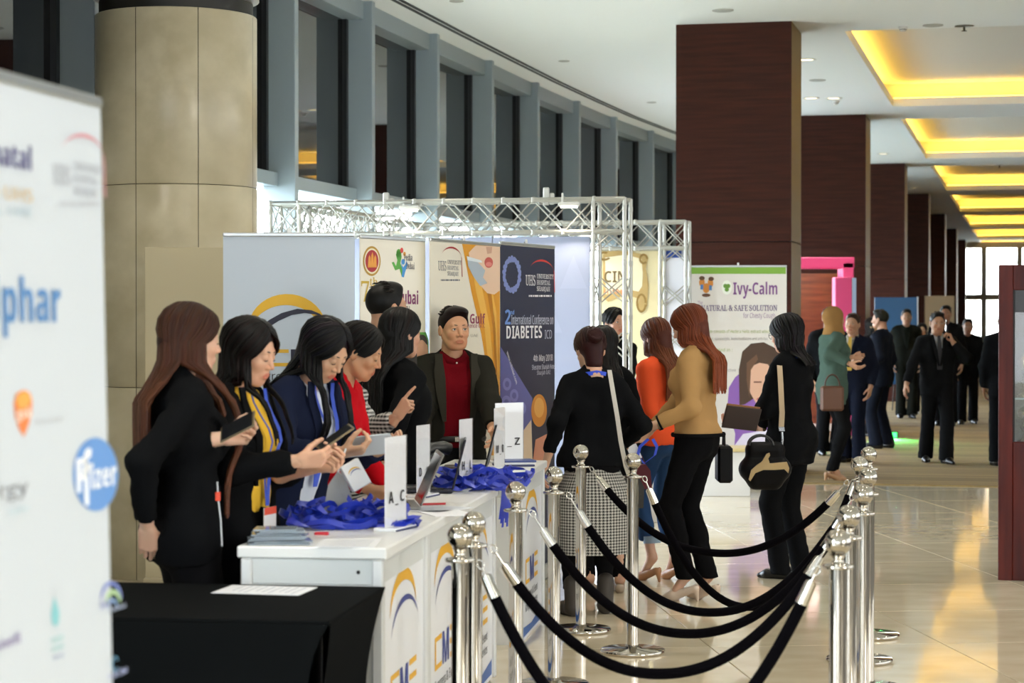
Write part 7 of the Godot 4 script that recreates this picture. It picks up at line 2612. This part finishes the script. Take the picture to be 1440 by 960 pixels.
func passers() -> void:
	var shoe := hexm("0b0b0c", 0.3)
	person({"at": G(3.3, 21.9), "dir": Vector3(0.93, 0, -0.3), "height": 1.72, "skin": "b98a6c", "cell": 0.018, "shoe": "pump", "shoe_mat": hexm("a8805e", 0.4),
		"arms": [{"at": P(1200, 510, 21.7), "sleeve": 1.9, "pose": "hold"}, {"at": P(1196, 520, 21.4), "sleeve": 1.9, "pose": "hold", "palm": Vector3(0.5, 0.5, 0)}],
		"tops": [{"name": "jacket", "mat": fabric("475a50"), "hem": 0.72, "r": 0.03, "sleeve_r": 0.024, "neck": 0.05}],
		"legs": {"name": "trousers", "mat": fabric("111112"), "ankle": 0.055, "end": 0.05}, "feet": [Vector3(0.06, 0, 0.05), Vector3(-0.07, 0, -0.04)],
		"hair": {"kind": "scarf", "color": "b18a5a", "mat": fabric("8f6b40")}},
		"woman in a tan headscarf and sage green jacket with a brown handbag")
	var bag := thing("brown_handbag", "tan brown leather handbag on the arm of the woman in the headscarf", "handbag", P(1170, 560, 21.4))
	part("bag_body", boxed(Vector3(0, 0, 0), Vector3(0.23, 0.25, 0.1), 0.02), hexm("5e3a26", 0.45), bag)
	var mb := MB.new()
	var pts := []
	for k in 11:
		var a := PI * k / 10.0
		pts.append(Vector3(cos(a) * 0.075, 0.12 + sin(a) * 0.12, 0.02))
	mb.tube(pts, [0.008], 8)
	part("handle", mb, hexm("4a2c1c", 0.45), bag)
	suit(G(3.85, 25.9), Vector3(0.2, 0, 0.98), 1.8, "131416", "20222a", "", "a87c60", "120f0d", "dark-haired man almost hidden behind the woman in the headscarf")
	suit(G(3.93, 24.6), Vector3(-0.45, 0, 0.9), 1.72, "171b28", "b9b4a4", "c9a23c", "b88a6c", "3a2a20", "balding man in a navy suit with a yellow tie, beside the woman in the headscarf", {"arms": [{"sleeve": 1.9}, {"at": P(1200, 505, 24.3), "pose": "hold", "sleeve": 1.9}]})
	suit(G(4.72, 27.3), Vector3(-0.75, 0, -0.45), 1.78, "161a24", "20242e", "", "a97d62", "1a1714", "man in a dark navy suit with his back turned, right of the balding man", {"arms": [{"at": P(1216, 500, 27.2), "pose": "hold", "sleeve": 1.9}, {"sleeve": 1.9}], "feet": [Vector3(0.12, 0, 0.03), Vector3(-0.14, 0, -0.03)]})
	suit(G(6.6, 35.7), Vector3(-0.1, 0, 1), 1.83, "191b17", "20241f", "", "9c755a", "14110f", "man in a dark olive jacket standing before the blue poster")
	person({"at": G(5.1, 30.2), "dir": Vector3(0.8, 0, 0.4), "height": 1.68, "skin": "b08468", "cell": 0.022, "shoe": "flat", "shoe_mat": shoe,
		"tops": [{"name": "jacket", "mat": fabric("17181c"), "hem": 0.8, "r": 0.024, "sleeve_r": 0.02, "neck": 0.055}],
		"legs": {"name": "trousers", "mat": fabric("141416"), "ankle": 0.06}, "hair": {"color": "14100e", "ends": 1.3, "locks": 60, "seed": 61}},
		"dark-haired woman peering past the man in the navy suit")
	person({"at": G(7.15, 37.2), "dir": Vector3(-0.2, 0, 1), "height": 1.58, "skin": "b98d72", "cell": 0.022, "shoe": "flat", "shoe_mat": shoe,
		"tops": [{"name": "jacket", "mat": fabric("1a1a1c"), "hem": 0.8, "r": 0.024, "sleeve_r": 0.02, "neck": 0.055}],
		"legs": {"name": "trousers", "mat": fabric("141416"), "ankle": 0.06}, "hair": {"color": "100d0c", "ends": 1.25, "locks": 60, "seed": 63}},
		"short dark-haired woman far down the hall, left of the man on the phone")
	var caller := suit(G(4.88, 24.5), Vector3(0.04, 0, 1), 1.74, "17181a", "c3c4c8", "17131a", "ad8062", "15110f", "man in a black suit walking toward the lens with a phone at his ear", {"cell": 0.017, "nod": 0.1,
		"arms": [{"at": P(1340, 481, 24.36), "pose": "grip", "palm": Vector3(-0.9, 0.1, -0.2), "fingers": Vector3(-0.3, 0.95, -0.1), "pole": Vector3(0.7, -0.8, 0.2), "sleeve": 1.92}, {"at": P(1270, 553, 24.3), "sleeve": 1.93, "pole": Vector3(-0.8, -0.2, -0.6)}],
		"feet": [Vector3(0.08, 0, 0.14), Vector3(-0.08, 0.0, -0.2)]})
	var cj: Dictionary = caller.get_meta("joints")
	var ph := thing("phone", "dark phone held to the ear of the man walking in the black suit", "phone", caller.transform * (cj.head * Vector3(0.098, -0.03, 0.02)))
	part("case", boxed(Vector3.ZERO, Vector3(0.009, 0.14, 0.07), 0.003, Basis(Vector3.RIGHT, 0.5)), hexm("111214", 0.3), ph)
	part("screen", boxed(Vector3(-0.005, 0, 0), Vector3(0.001, 0.128, 0.062), 0.0, Basis(Vector3.RIGHT, 0.5)), hexm("1c2026", 0.1), ph)
	suit(G(6.75, 33.2), Vector3(-0.25, 0, 1), 1.88, "121316", "23242a", "", "94705a", "131110", "tall man looking over the shoulder of the one on the phone")
	suit(G(7.2, 33.7), Vector3(-0.15, 0, 1), 1.66, "101113", "17181b", "", "9c745c", "110f0e", "man all in black walking in front of the bright end windows", {"feet": [Vector3(0.09, 0, -0.12), Vector3(-0.1, 0, 0.12)]})
	suit(G(5.53, 23.9), Vector3(0.1, 0, -1), 1.76, "121417", "20232a", "", "a27a60", "141110", "man in a dark suit half hidden by the display case", {"feet": [Vector3(0.08, 0, 0.16), Vector3(-0.1, 0.0, -0.14)]})


func _ready() -> void:
	# camera, daylight, exposure
	var cam := Camera3D.new()
	cam.name = "camera"
	cam.position = Vector3(0, EYE, 0)
	cam.rotation.x = -atan(30.0 / FPX)
	cam.fov = rad_to_deg(2.0 * atan(480.0 / FPX))
	cam.near = 0.1
	cam.far = 400.0
	var lens := CameraAttributesPhysical.new()
	lens.frustum_focus_distance = 12.3
	lens.frustum_focal_length = 75.0
	lens.exposure_aperture = 4.4
	cam.attributes = lens
	add_child(cam)
	cam.fov = rad_to_deg(2.0 * atan(480.0 / FPX))
	var env := Environment.new()
	env.background_mode = Environment.BG_SKY
	var sky := Sky.new()
	var sm := ProceduralSkyMaterial.new()
	sm.sky_top_color = Color("b8cbe0")
	sm.sky_horizon_color = Color("eef2f2")
	sm.ground_horizon_color = Color("dfe2df")
	sm.ground_bottom_color = Color("b9bab4")
	sm.sky_energy_multiplier = 4.2
	sm.ground_energy_multiplier = 3.4
	sky.sky_material = sm
	env.sky = sky
	env.tonemap_mode = Environment.TONE_MAPPER_LINEAR
	env.tonemap_exposure = 0.9
	env.sdfgi_enabled = true
	env.ssao_enabled = true
	env.ssil_enabled = true
	var we := WorldEnvironment.new()
	we.name = "world_environment"
	we.environment = env
	add_child(we)
	lamps()
	rng.seed = 42
	fold.seed = 5
	fold.frequency = 11.0
	fold.fractal_octaves = 2
	cloth_bump = noise_tex(0.35, Color(0.35, 0.35, 0.35), Color(0.65, 0.65, 0.65), 128, FastNoiseLite.TYPE_SIMPLEX, 2)
	hall()
	banners()
	truss()
	stand_walls()
	display_case()
	desk()
	queue()
	var t0 := Time.get_ticks_msec()
	staff()
	visitors()
	passers()
	for c in get_children():
		for k in ["size", "joints"]:
			if c.has_meta(k):
				c.remove_meta(k)
	print("people: %d ms, all: %d ms" % [Time.get_ticks_msec() - t0, Time.get_ticks_msec()])
